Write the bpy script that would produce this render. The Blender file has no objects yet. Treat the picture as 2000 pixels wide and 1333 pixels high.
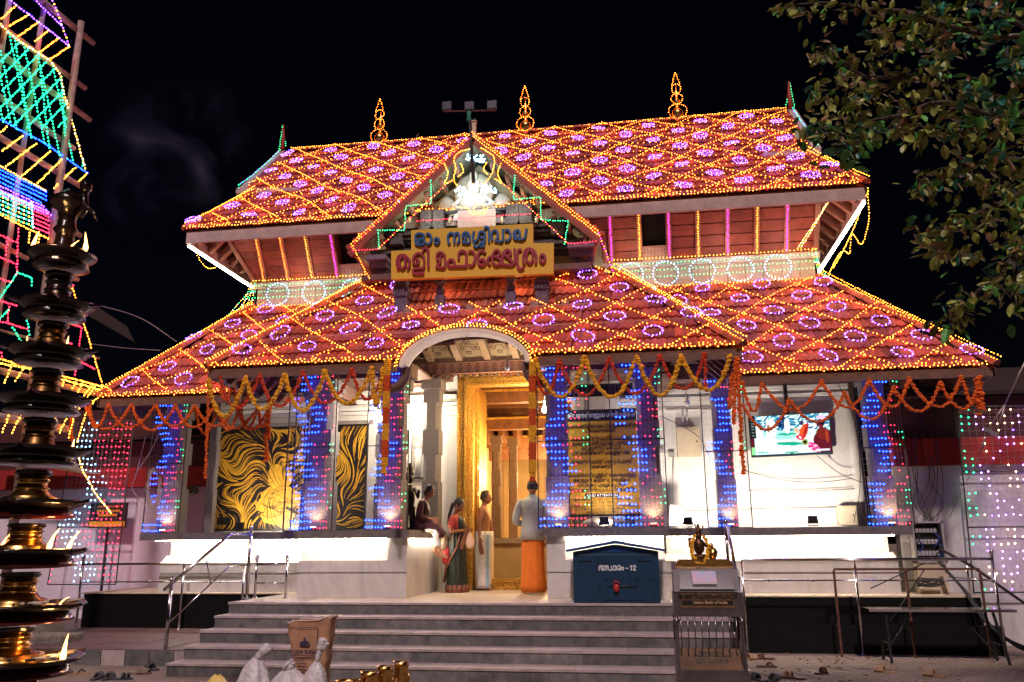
import bpy, bmesh, math, random
import numpy as np
from mathutils import Vector, Matrix
random.seed(7); np.random.seed(7)
PI = math.pi
sc = bpy.context.scene
COL = sc.collection

# ---------------------------------------------------------------- camera, world, sun, exposure
CAMP = (2.51, -12.525, 0.802); YAW, PIT, ROLL, FPX = -0.152, 0.241, -0.007, 1606.0
_cy, _sy, _cp, _sp, _cr, _sr = math.cos(YAW), math.sin(YAW), math.cos(PIT), math.sin(PIT), math.cos(ROLL), math.sin(ROLL)
_rt = Vector((_cy, -_sy, 0)); _fw0 = Vector((_sy, _cy, 0)); _up = Vector((0, 0, 1))
FW = _fw0 * _cp + _up * _sp; _u2 = -_fw0 * _sp + _up * _cp
RT = _rt * _cr + _u2 * _sr; UP = -_rt * _sr + _u2 * _cr
cam = bpy.data.objects.new('camera', bpy.data.cameras.new('camera')); COL.objects.link(cam)
cam.data.sensor_width = 36; cam.data.lens = 36 * FPX / 2000.0
cam.data.clip_start = 0.05; cam.data.clip_end = 900
mw = Matrix((RT, UP, -FW)).transposed().to_4x4(); mw.translation = Vector(CAMP); cam.matrix_world = mw
sc.camera = cam

W = bpy.data.worlds.new('World'); sc.world = W; W.use_nodes = True
wn = W.node_tree; wbg = wn.nodes['Background']
sky = wn.nodes.new('ShaderNodeTexSky'); sky.sky_type = 'NISHITA'; sky.sun_disc = False
sky.sun_elevation = math.radians(2); sky.sun_rotation = math.radians(100)
tint = wn.nodes.new('ShaderNodeVectorMath'); tint.operation = 'MULTIPLY'; tint.inputs[1].default_value = (.35, .42, 1.0)     # a deep blue night
wn.links.new(sky.outputs[0], tint.inputs[0]); wn.links.new(tint.outputs[0], wbg.inputs[0]); wbg.inputs[1].default_value = 0.0012

sun = bpy.data.objects.new('sun', bpy.data.lights.new('sun', 'SUN')); COL.objects.link(sun)
sun.data.energy = 1.15; sun.data.angle = math.radians(4); sun.data.color = (1, 0.77, 0.78)
sun.rotation_euler = Vector((0.04, -0.68, 0.73)).to_track_quat('Z', 'Y').to_euler()

vs = sc.view_settings; vs.view_transform = 'Standard'; vs.look = 'None'; vs.gamma = 1; vs.exposure = 1.0
vs.use_curve_mapping = False
sc.render.engine = 'CYCLES'
cy = sc.cycles
cy.max_bounces = 5; cy.diffuse_bounces = 3; cy.glossy_bounces = 3; cy.transparent_max_bounces = 6
cy.use_denoising = True; cy.use_light_tree = True; cy.sample_clamp_indirect = 4.0
cy.caustics_reflective = False; cy.caustics_refractive = False

def ray(px, py): return FW + RT * ((px - 1000) / FPX) - UP * ((py - 666.5) / FPX)
def at(px, py, v, ax=1):
    """the point of the plane x/y/z = v that stands at photograph pixel px, py"""
    d = ray(px, py); return Vector(CAMP) + d * ((v - CAMP[ax]) / d[ax])
def pj(p):
    d = Vector(p) - Vector(CAMP); z = d.dot(FW)
    return 1000 + FPX * d.dot(RT) / z, 666.5 - FPX * d.dot(UP) / z

# ---------------------------------------------------------------- materials
MATS = {}
def mat(name, col=(.5, .5, .5), rough=.6, metal=0., var=.15, nscale=6., bump=.0, bscale=40., col2=None, spec=.5, island=0., alpha=1., coat=0., trans=0.):
    if name in MATS: return MATS[name]
    m = bpy.data.materials.new(name); m.use_nodes = True; nt = m.node_tree; N = nt.nodes; L = nt.links
    b = N['Principled BSDF']
    b.inputs['Roughness'].default_value = rough; b.inputs['Metallic'].default_value = metal
    b.inputs['Specular IOR Level'].default_value = spec; b.inputs['Coat Weight'].default_value = coat
    b.inputs['Alpha'].default_value = alpha; b.inputs['Transmission Weight'].default_value = trans
    tc = N.new('ShaderNodeTexCoord')
    no = N.new('ShaderNodeTexNoise'); no.inputs['Scale'].default_value = nscale; no.inputs['Detail'].default_value = 6; no.inputs['Roughness'].default_value = .65
    L.new(tc.outputs['Object'], no.inputs['Vector'])
    cr = N.new('ShaderNodeValToRGB'); cr.color_ramp.elements[0].position = .32; cr.color_ramp.elements[1].position = .7
    a = col; c2 = col2 if col2 else tuple(min(1, c * (1 + var)) for c in col)
    a = tuple(c * (1 - var) for c in col) if not col2 else col
    cr.color_ramp.elements[0].color = (*a, 1); cr.color_ramp.elements[1].color = (*c2, 1)
    L.new(no.outputs['Fac'], cr.inputs['Fac'])
    out = cr.outputs['Color']
    if island > 0:
        ge = N.new('ShaderNodeNewGeometry'); oi = N.new('ShaderNodeObjectInfo')
        ad = N.new('ShaderNodeMath'); ad.operation = 'ADD'; L.new(ge.outputs['Random Per Island'], ad.inputs[0]); L.new(oi.outputs['Random'], ad.inputs[1])
        fr = N.new('ShaderNodeMath'); fr.operation = 'FRACT'; L.new(ad.outputs[0], fr.inputs[0])
        mr = N.new('ShaderNodeMapRange'); mr.inputs['To Min'].default_value = 1 - island; mr.inputs['To Max'].default_value = 1 + island
        L.new(fr.outputs[0], mr.inputs['Value'])
        hs = N.new('ShaderNodeHueSaturation'); L.new(mr.outputs[0], hs.inputs['Value']); L.new(out, hs.inputs['Color']); out = hs.outputs['Color']
    L.new(out, b.inputs['Base Color'])
    if bump > 0:
        n2 = N.new('ShaderNodeTexNoise'); n2.inputs['Scale'].default_value = bscale; n2.inputs['Detail'].default_value = 4
        L.new(tc.outputs['Object'], n2.inputs['Vector'])
        bp = N.new('ShaderNodeBump'); bp.inputs['Strength'].default_value = bump; bp.inputs['Distance'].default_value = .02
        L.new(n2.outputs['Fac'], bp.inputs['Height']); L.new(bp.outputs[0], b.inputs['Normal'])
    MATS[name] = m; return m
def emat(name, col, st):
    if name in MATS: return MATS[name]
    m = bpy.data.materials.new(name); m.use_nodes = True; nt = m.node_tree; nt.nodes.clear()
    e = nt.nodes.new('ShaderNodeEmission'); o = nt.nodes.new('ShaderNodeOutputMaterial')
    e.inputs[0].default_value = (*col, 1); e.inputs[1].default_value = st; nt.links.new(e.outputs[0], o.inputs[0])
    MATS[name] = m; return m
TILE = mat('roof_clay', (.42, .088, .05), .75, nscale=3, var=.35, bump=.3, island=.45)
RIDGE = mat('ridge_clay', (.38, .10, .05), .8, nscale=5, var=.3, bump=.3, island=.3)
def weather(m, amt=.4, sc_=(1.2, 1.2, 5), lo=.45, hi=.75):
    nt = m.node_tree; N = nt.nodes; L = nt.links; b = N['Principled BSDF']; src = b.inputs['Base Color'].links[0].from_socket
    tc = N.new('ShaderNodeTexCoord'); mp = N.new('ShaderNodeMapping'); mp.inputs['Scale'].default_value = sc_; n_ = N.new('ShaderNodeTexNoise'); n_.inputs['Scale'].default_value = 1.0; n_.inputs['Detail'].default_value = 9; n_.inputs['Roughness'].default_value = .72; n_.inputs['Distortion'].default_value = .6
    L.new(tc.outputs['Object'], mp.inputs[0]); L.new(mp.outputs[0], n_.inputs['Vector']); r = N.new('ShaderNodeMapRange'); r.inputs['From Min'].default_value = lo; r.inputs['From Max'].default_value = hi; r.inputs['To Min'].default_value = 1; r.inputs['To Max'].default_value = 1 - amt; L.new(n_.outputs['Fac'], r.inputs['Value'])
    x = N.new('ShaderNodeMix'); x.data_type = 'RGBA'; x.blend_type = 'MULTIPLY'; x.inputs['Factor'].default_value = 1; L.new(src, x.inputs['A']); cb = N.new('ShaderNodeCombineColor'); [L.new(r.outputs[0], cb.inputs[k]) for k in range(3)]; L.new(cb.outputs[0], x.inputs['B']); L.new(x.outputs['Result'], b.inputs['Base Color']); return m
DECK = mat('roof_deck', (.12, .04, .03), .9)
WHITE = mat('white_limewash', (.72, .70, .67), .85, nscale=1.6, var=.07, bump=.25, bscale=14)
WHITE2 = mat('white_plaster', (.60, .575, .56), .85, nscale=.9, var=.12, bump=.2, bscale=9)
LEDGE = mat('ledge_plaster', (.17, .15, .15), .8, nscale=12, var=.25, bump=.3)
GRAN = mat('granite_plaster', (.20, .18, .175), .9, nscale=40, var=.35, bump=.9, bscale=60)
GRAN2 = mat('carved_granite', (.17, .155, .15), .85, nscale=25, var=.4, bump=.8, bscale=45)
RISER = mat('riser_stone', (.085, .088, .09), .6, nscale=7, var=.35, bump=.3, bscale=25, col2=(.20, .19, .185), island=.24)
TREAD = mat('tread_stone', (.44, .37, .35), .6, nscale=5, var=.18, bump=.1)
PAVE = mat('floor_stone', (.34, .28, .22), .45, nscale=4, var=.15)
BLACKP = mat('black_paint', (.0035, .0035, .004), .6, spec=.2, nscale=3, var=.3, bump=.2, bscale=12)
WOODP = mat('red_wood_panel', (.24, .062, .04), .6, nscale=5, var=.3, bump=.2, bscale=30, island=.22)
WOODL = mat('pale_fascia_wood', (.42, .32, .30), .7, nscale=6, var=.2, bump=.15)
WOODD = mat('dark_brown_wood', (.13, .07, .055), .7, nscale=6, var=.3, bump=.25)
WOODS = mat('soffit_wood', (.34, .17, .12), .7, nscale=5, var=.25, bump=.2)
RED = mat('red_band_paint', (.30, .015, .012), .6, nscale=3, var=.2)
DRED = mat('dark_red_paint', (.06, .012, .012), .7, nscale=3, var=.3)
STEEL = mat('polished_steel', (.62, .60, .62), .16, metal=1, nscale=5, var=.08)
IRON = mat('dark_iron', (.05, .045, .045), .5, metal=.6)
RUST = mat('rusty_iron', (.14, .055, .04), .7, metal=.4, nscale=14, var=.5, bump=.3)
BLACK = mat('black_plastic', (.012, .012, .013), .4)
DARK = mat('painted_dark_hollow', (.004, .004, .004), .9)  # near black painted in for the unlit depth behind openings
BRASS = mat('brass', (.62, .36, .11), .27, metal=1, nscale=8, var=.25, bump=.1)
GOLD = mat('hammered_gold', (.28, .13, .02), .34, metal=1, nscale=34, col2=(.95, .60, .14), bump=1.0, bscale=50)
SOOT = mat('sooted_bronze', (.008, .0045, .004), .2, metal=0., spec=.55, nscale=8, var=.5, bump=.35, bscale=20)
LACQ = mat('red_lacquered_metal', (.10, .008, .008), .12, metal=.5, nscale=6, var=.4, coat=.6)
WIRE = mat('grey_wire', (.42, .33, .31), .7)
WIREO = mat('orange_lit_wire', (.35, .18, .09), .6)  # orange lamp light is put into the wire colour
CABLE = mat('black_cable', (.02, .02, .02), .6)
POLE = mat('peeled_wood_pole', (.36, .26, .22), .85, nscale=9, var=.35, bump=.4)
YELSIGN = mat('yellow_sign_board', (.74, .44, .03), .5, nscale=2, var=.04)
SBLUE = mat('sign_blue', (.015, .10, .30), .45, nscale=3, var=.08)
SRED = mat('sign_maroon', (.33, .02, .045), .45, nscale=3, var=.08)
BOXBLUE = mat('box_blue', (.003, .035, .085), .45, nscale=5, var=.25, bump=.1)
CREAM = mat('cream_paint', (.55, .46, .33), .6, nscale=4, var=.1)
MARO = mat('orange_marigold', (.75, .13, .008), .85, nscale=60, var=.35)
MARR = mat('red_marigold', (.55, .05, .012), .85, nscale=60, var=.35)
MARY = mat('yellow_marigold', (.80, .40, .015), .85, nscale=60, var=.3)
SKIN = mat('brown_skin', (.27, .11, .055), .55, nscale=14, var=.12, spec=.4)
SKIN2 = mat('light_brown_skin', (.32, .15, .08), .55, nscale=14, var=.12)
HAIR = mat('black_hair', (.012, .010, .009), .5, nscale=40, var=.4, bump=.5)
LEATH = mat('brown_leather', (.10, .04, .025), .6, nscale=12, var=.3)
TAN = mat('tan_leather', (.38, .24, .13), .6, nscale=12, var=.2)
GREYS = mat('dark_grey_rubber', (.05, .05, .055), .6)

weather(WHITE2, .32, (3.5, 3.5, 1.2)); weather(WHITE, .22, (2.5, 2.5, .8)); weather(RISER, .5, (7, 7, 3), .5, .72); weather(TREAD, .4, (4, 9, 4)); weather(LEDGE, .4, (5, 5, 5)); weather(BOXBLUE, .35, (4, 4, 3)); weather(TILE, .55, (1.1, 1.1, 1.1), .48, .75)
BUL = dict(
    orange=emat('bulb_orange', (1, .17, .014), 12.5), yellow=emat('bulb_yellow', (1, .36, .028), 9),
    purple=emat('bulb_purple', (.15, .04, 1), 11), violet=emat('bulb_violet', (.50, .20, 1), 9),
    blue=emat('bulb_blue', (.004, .028, 1), 22), red=emat('bulb_red', (1, .018, .05), 7),
    green=emat('bulb_green', (.01, .80, .26), 5), white=emat('bulb_white', (1, .66, .34), 8),
    cyan=emat('bulb_cyan', (.22, .62, 1), 11), magenta=emat('bulb_magenta', (.9, .025, .62), 9), warm=emat('bulb_warm', (1, .6, .15), 8))

# ---------------------------------------------------------------- mesh helpers
class MB:
    def __init__(s): s.v = []; s.f = []; s.m = []; s.mi = 0; s.sm = []; s.smooth = False
    def face(s, *idx):
        s.f.append(tuple(idx)); s.m.append(s.mi); s.sm.append(s.smooth)
    def poly(s, pts):
        n = len(s.v); s.v += [tuple(p) for p in pts]; s.face(*range(n, n + len(pts))); return s
    def hexa(s, p):
        n = len(s.v); s.v += [tuple(q) for q in p]
        for f in ((0, 3, 2, 1), (4, 5, 6, 7), (0, 1, 5, 4), (1, 2, 6, 5), (2, 3, 7, 6), (3, 0, 4, 7)): s.face(*[n + i for i in f])
        return s
    def box(s, x0, x1, y0, y1, z0, z1):
        return s.hexa([(x0, y0, z0), (x1, y0, z0), (x1, y1, z0), (x0, y1, z0), (x0, y0, z1), (x1, y0, z1), (x1, y1, z1), (x0, y1, z1)])
    def bar(s, a, b, w, h, up=(0, 0, 1)):
        a = Vector(a); b = Vector(b); d = (b - a).normalized(); upv = Vector(up)
        if abs(d.dot(upv)) > .98: upv = Vector((0, 1, 0))
        r = d.cross(upv).normalized() * (w / 2); u = r.cross(d).normalized() * (h / 2)
        return s.hexa([a - r - u, a + r - u, b + r - u, b - r - u, a - r + u, a + r + u, b + r + u, b - r + u])
    def prism(s, pts, d):
        """polygon pts extruded by vector d"""
        d = Vector(d); n = len(pts); k = len(s.v)
        s.v += [tuple(Vector(p)) for p in pts] + [tuple(Vector(p) + d) for p in pts]
        s.face(*range(k, k + n)); s.face(*range(k + 2 * n - 1, k + n - 1, -1))
        for i in range(n): j = (i + 1) % n; s.face(k + j, k + i, k + n + i, k + n + j)
        return s
    def tube(s, pts, r, n=6, cap=True, r2=None):
        pts = [Vector(p) for p in pts]; k = len(s.v); sm = s.smooth; s.smooth = True
        N = len(pts); prev = None
        for i, p in enumerate(pts):
            d = (pts[min(i + 1, N - 1)] - pts[max(i - 1, 0)]); d = d.normalized() if d.length > 1e-9 else Vector((0, 0, 1))
            if prev is None:
                a = Vector((0, 0, 1)) if abs(d.z) < .9 else Vector((1, 0, 0)); x = d.cross(a).normalized()
            else:
                x = prev - d * prev.dot(d); x = x.normalized() if x.length > 1e-6 else d.orthogonal().normalized()
            prev = x; y = d.cross(x)
            rr = r[i] if isinstance(r, (list, tuple)) else (r if r2 is None else r + (r2 - r) * i / max(1, N - 1))
            for j in range(n):
                t = 2 * PI * j / n; s.v.append(tuple(p + x * (math.cos(t) * rr) + y * (math.sin(t) * rr)))
        for i in range(N - 1):
            for j in range(n):
                j2 = (j + 1) % n; s.face(k + i * n + j, k + i * n + j2, k + (i + 1) * n + j2, k + (i + 1) * n + j)
        s.smooth = sm
        if cap: s.face(*range(k + n - 1, k - 1, -1)); s.face(*range(k + (N - 1) * n, k + N * n))
        return s
    def lathe(s, prof, c=(0, 0, 0), n=24, smooth=True, ax=None):
        k = len(s.v); sm = s.smooth; s.smooth = smooth
        for (r, z) in prof:
            for j in range(n):
                t = 2 * PI * j / n; s.v.append((c[0] + r * math.cos(t), c[1] + r * math.sin(t), c[2] + z))
        for i in range(len(prof) - 1):
            for j in range(n):
                j2 = (j + 1) % n; s.face(k + i * n + j, k + i * n + j2, k + (i + 1) * n + j2, k + (i + 1) * n + j)
        s.face(*range(k + n - 1, k - 1, -1)); q = k + (len(prof) - 1) * n; s.face(*range(q, q + n))
        s.smooth = sm; return s
    def loft(s, rings, n=20, wob=0., wf=7, cap=True):
        """rings: (centre, axis_a, axis_b) with vectors scaled to radii"""
        k = len(s.v); sm = s.smooth; s.smooth = True
        for i, (c, a, b) in enumerate(rings):
            c, a, b = Vector(c), Vector(a), Vector(b)
            for j in range(n):
                t = 2 * PI * j / n; w = 1 + wob * math.sin(wf * t + .3 * i) * (i / max(1, len(rings) - 1))
                s.v.append(tuple(c + a * math.cos(t) * w + b * math.sin(t) * w))
        for i in range(len(rings) - 1):
            for j in range(n):
                j2 = (j + 1) % n; s.face(k + i * n + j, k + i * n + j2, k + (i + 1) * n + j2, k + (i + 1) * n + j)
        if cap: s.face(*range(k + n - 1, k - 1, -1)); q = k + (len(rings) - 1) * n; s.face(*range(q, q + n))
        s.smooth = sm; return s
    def ell(s, c, r, n=10, m=7, jit=0.):
        k = len(s.v); sm = s.smooth; s.smooth = True; c = Vector(c)
        if not isinstance(r, (tuple, list)): r = (r, r, r)
        s.v.append((c.x, c.y, c.z - r[2]))
        for i in range(1, m):
            ph = -PI / 2 + PI * i / m
            for j in range(n):
                t = 2 * PI * j / n; q = 1 + random.uniform(-jit, jit)
                s.v.append((c.x + r[0] * q * math.cos(ph) * math.cos(t), c.y + r[1] * q * math.cos(ph) * math.sin(t), c.z + r[2] * q * math.sin(ph)))
        s.v.append((c.x, c.y, c.z + r[2])); e = len(s.v) - 1
        for j in range(n):
            j2 = (j + 1) % n; s.face(k, k + 1 + j2, k + 1 + j); s.face(e, e - n + j, e - n + j2)
        for i in range(m - 2):
            for j in range(n):
                j2 = (j + 1) % n; q = k + 1 + i * n; s.face(q + j, q + j2, q + n + j2, q + n + j)
        s.smooth = sm; return s
    def build(s, name, mats, parent=None, kind=None, loc=None):
        me = bpy.data.meshes.new(name); me.from_pydata(s.v, [], s.f)
        if not isinstance(mats, (list, tuple)): mats = [mats]
        for m in mats:
            if m: me.materials.append(m)
        if len(mats) > 1: me.polygons.foreach_set('material_index', s.m)
        me.polygons.foreach_set('use_smooth', s.sm); me.update()
        o = bpy.data.objects.new(name, me); COL.objects.link(o)
        if parent is not None: o.parent = parent
        if loc is not None: o.location = loc
        if kind: o['kind'] = kind
        return o
def tag(o, label=None, cat=None, group=None, kind=None):
    if label: o['label'] = label
    if cat: o['category'] = cat
    if group: o['group'] = group
    if kind: o['kind'] = kind
    return o
def empty(name, loc=(0, 0, 0), rz=0, label=None, cat=None, group=None):
    o = bpy.data.objects.new(name, None); COL.objects.link(o); o.location = loc; o.rotation_euler = (0, 0, rz); o.empty_display_size = .1
    return tag(o, label, cat, group)
def kids(o): return [c for c in bpy.data.objects if c.parent == o]
def copy_tree(o, loc=None, rz=None, label=None, children=None):
    c = o.copy(); COL.objects.link(c)
    if loc is not None: c.location = loc
    if rz is not None: c.rotation_euler = (0, 0, rz)
    if label: c['label'] = label
    for k in (children if children is not None else kids(o)):
        d = k.copy(); COL.objects.link(d); d.parent = c
        for g in kids(k): e = g.copy(); COL.objects.link(e); e.parent = d
    return c
def inst(src, name, parent, mw):
    o = bpy.data.objects.new(name, src); COL.objects.link(o); o.parent = parent; o.matrix_local = mw; return o
def crom(pts, k=6):
    """smooth curve through pts"""
    P = [Vector(p) for p in pts]; out = []
    P = [2 * P[0] - P[1]] + P + [2 * P[-1] - P[-2]]
    for i in range(1, len(P) - 2):
        for j in range(k):
            t = j / k; a, b, c, d = P[i - 1], P[i], P[i + 1], P[i + 2]
            out.append(.5 * ((2 * b) + (c - a) * t + (2 * a - 5 * b + 4 * c - d) * t * t + (3 * b - a - 3 * c + d) * t ** 3))
    out.append(P[-2]); return out
def sag(a, b, s, n=14):
    a = Vector(a); b = Vector(b); return [a.lerp(b, i / n) + Vector((0, 0, -4 * s * (i / n) * (1 - i / n))) for i in range(n + 1)]
def resample(pts, d):
    pts = [Vector(p) for p in pts]; out = [pts[0]]; acc = 0.
    for a, b in zip(pts, pts[1:]):
        L = (b - a).length
        if L < 1e-9: continue
        t = d - acc
        while t <= L: out.append(a.lerp(b, t / L)); t += d
        acc = L - (t - d)
    return out

# ---------------------------------------------------------------- light strings
BR = .0098
def bulb_mesh(pts, r):
    """one little lamp (8 faces) at each point"""
    P = np.array([tuple(p) for p in pts], dtype=float).reshape(-1, 3); n = len(P)
    o = np.array([(1, 0, 0), (-1, 0, 0), (0, 1, 0), (0, -1, 0), (0, 0, 1), (0, 0, -1)], float) * r
    V = (P[:, None, :] + o[None]).reshape(-1, 3)
    F = np.array([(0, 2, 4), (2, 1, 4), (1, 3, 4), (3, 0, 4), (2, 0, 5), (1, 2, 5), (3, 1, 5), (0, 3, 5)])
    F = (F[None] + (np.arange(n) * 6)[:, None, None]).reshape(-1, 3)
    return V, F
def np_obj(name, V, F, m, parent=None, kind=None, smooth=False):
    me = bpy.data.meshes.new(name); V = np.asarray(V, dtype=np.float32); F = np.asarray(F, dtype=np.int32); k = F.shape[1]
    me.vertices.add(len(V)); me.vertices.foreach_set('co', V.ravel()); me.loops.add(F.size); me.loops.foreach_set('vertex_index', F.ravel())
    me.polygons.add(len(F)); me.polygons.foreach_set('loop_start', np.arange(0, F.size, k, dtype=np.int32))
    me.polygons.foreach_set('loop_total', np.full(len(F), k, dtype=np.int32))
    me.polygons.foreach_set('use_smooth', np.full(len(F), smooth)); me.materials.append(m); me.update(calc_edges=True); me.validate()
    o = bpy.data.objects.new(name, me); COL.objects.link(o)
    if parent is not None: o.parent = parent
    if kind: o['kind'] = kind
    return o
def light_string(label, paths, cat='light string', group=None, name='light_string', sp=.05, r=BR, wire=True, wmat=None, jit=.006, wr=.003, root=None):
    """paths: list of (points, colour) ; a wire with its lamps"""
    own = root is None
    by = {}; w = MB()
    for pts, c in paths:
        pts = [Vector(p) for p in pts]
        if wire: w.tube(pts, wr, n=3, cap=False)
        for i, p in enumerate(resample(pts, sp)):
            cc = c if isinstance(c, str) else c[i % len(c)]
            if cc: by.setdefault(cc, []).append(p + Vector([random.uniform(-jit, jit) for _ in range(3)]))
    if own:
        root = w.build(name, wmat or WIREO) if w.f else empty(name)
        tag(root, label, cat, group)
    elif w.f: w.build('wire', wmat or WIREO, root, kind='stuff')
    for c, P in by.items():
        V, F = bulb_mesh(P, r); np_obj(c + '_bulbs', V, F, BUL[c], root, kind='stuff')
    return root

# ---------------------------------------------------------------- roof tiles
def tile_arrays(w=.225, L=.33):
    us = np.linspace(0, 1, 9); z = .028 * (0.5 - 0.5 * np.cos(2 * PI * 2 * us)); V = []
    for u, h in zip(us, z): V.append((u * w, 0, h + .038))
    for u, h in zip(us, z): V.append((u * w, L, h + .004))
    for u, h in zip(us, z): V.append((u * w, .004, h + .012))
    F = []
    for i in range(8): F.append((i, i + 1, 9 + i + 1, 9 + i)); F.append((18 + i, 18 + i + 1, i + 1, i))
    return np.array(V), np.array(F)
TV, TF = tile_arrays()
def inpoly(x, y, poly):
    c = False; n = len(poly); j = n - 1
    for i in range(n):
        xi, yi = poly[i]; xj, yj = poly[j]
        if (yi > y) != (yj > y) and x < (xj - xi) * (y - yi) / (yj - yi) + xi: c = not c
        j = i
    return c
class Slope:
    """a roof slope: origin O, u along the eave, v up the slope, poly in (u, v)"""
    def __init__(s, O, u, v, poly, hole=None):
        s.O = Vector(O); s.u = Vector(u).normalized(); s.v = Vector(v).normalized(); s.n = s.u.cross(s.v).normalized(); s.poly = poly; s.hole = hole
    def p(s, u, v, h=0): return s.O + s.u * u + s.v * v + s.n * h
    def inside(s, u, v): return inpoly(u, v, s.poly) and not (s.hole and s.hole(u, v))
    def spots(s, w=.225, ex=.30):
        us = [p[0] for p in s.poly]; vs_ = [p[1] for p in s.poly]; out = []
        j = 0; v = min(vs_)
        while v < max(vs_):
            u = min(us) - (w / 2 if j % 2 else 0)
            while u < max(us):
                if s.inside(u + w / 2, v + ex * .5): out.append((u, v))
                u += w
            v += ex; j += 1
        return out
    def tiles(s, parent, nparts=0, near=None):
        sp = s.spots()
        R = np.array([s.u, s.v, s.n]); V = []; F = []; k = 0
        if nparts:
            sp.sort(key=lambda q: near(q) if near else q[1])
        me = None; Mb = Matrix((s.u, s.v, s.n)).transposed().to_4x4()
        for i, (u, v) in enumerate(sp):
            if i < nparts:
                if me is None:
                    me = bpy.data.meshes.new('tile'); me.from_pydata([tuple(q) for q in TV], [], [tuple(int(z) for z in q) for q in TF]); me.materials.append(TILE)
                M = Mb.copy(); M.translation = s.p(u, v, random.uniform(0, .006))
                inst(me, 'tile', parent, M @ Matrix.Rotation(random.uniform(-.02, .02), 4, 'Z'))
            else:
                a = random.uniform(-.02, .02); q = TV.copy(); q[:, 0] += -TV[:, 1] * a; q[:, 2] += random.uniform(0, .006)
                V.append(q @ R + np.array(s.p(u, v))); F.append(TF + k); k += len(TV)
        if V: np_obj('tile_field', np.concatenate(V), np.concatenate(F), TILE, parent, kind='stuff')
    def deck(s, name, parent, th=.05, m=None):
        b = MB(); b.prism([s.p(u, v, -.012) for u, v in s.poly], -s.n * th); return b.build(name, m or DECK, parent)
def ridge_tiles(parent, a, b, r=.085, name='ridge_tile', kind=None):
    """half-round tiles laid end over end along a hip or ridge"""
    a = Vector(a); b = Vector(b); L = (b - a).length; n = max(1, int(L / .33)); d = (b - a) / n
    m = MB(); m.smooth = True; dn = d.normalized(); side = dn.cross(Vector((0, 0, 1))).normalized(); up = side.cross(dn)
    for i in range(n):
        p0 = a + d * i; p1 = p0 + d * 1.08; k = len(m.v)
        for p, rr in ((p0, r * 1.12), (p1, r * .92)):
            for j in range(7):
                t = PI * j / 6; m.v.append(tuple(p + side * math.cos(t) * rr + up * math.sin(t) * rr))
        for j in range(6): m.face(k + j, k + j + 1, k + 7 + j + 1, k + 7 + j)
        m.face(*range(k, k + 7))
    return m.build(name + '_run', RIDGE, parent, kind='stuff')
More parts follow.
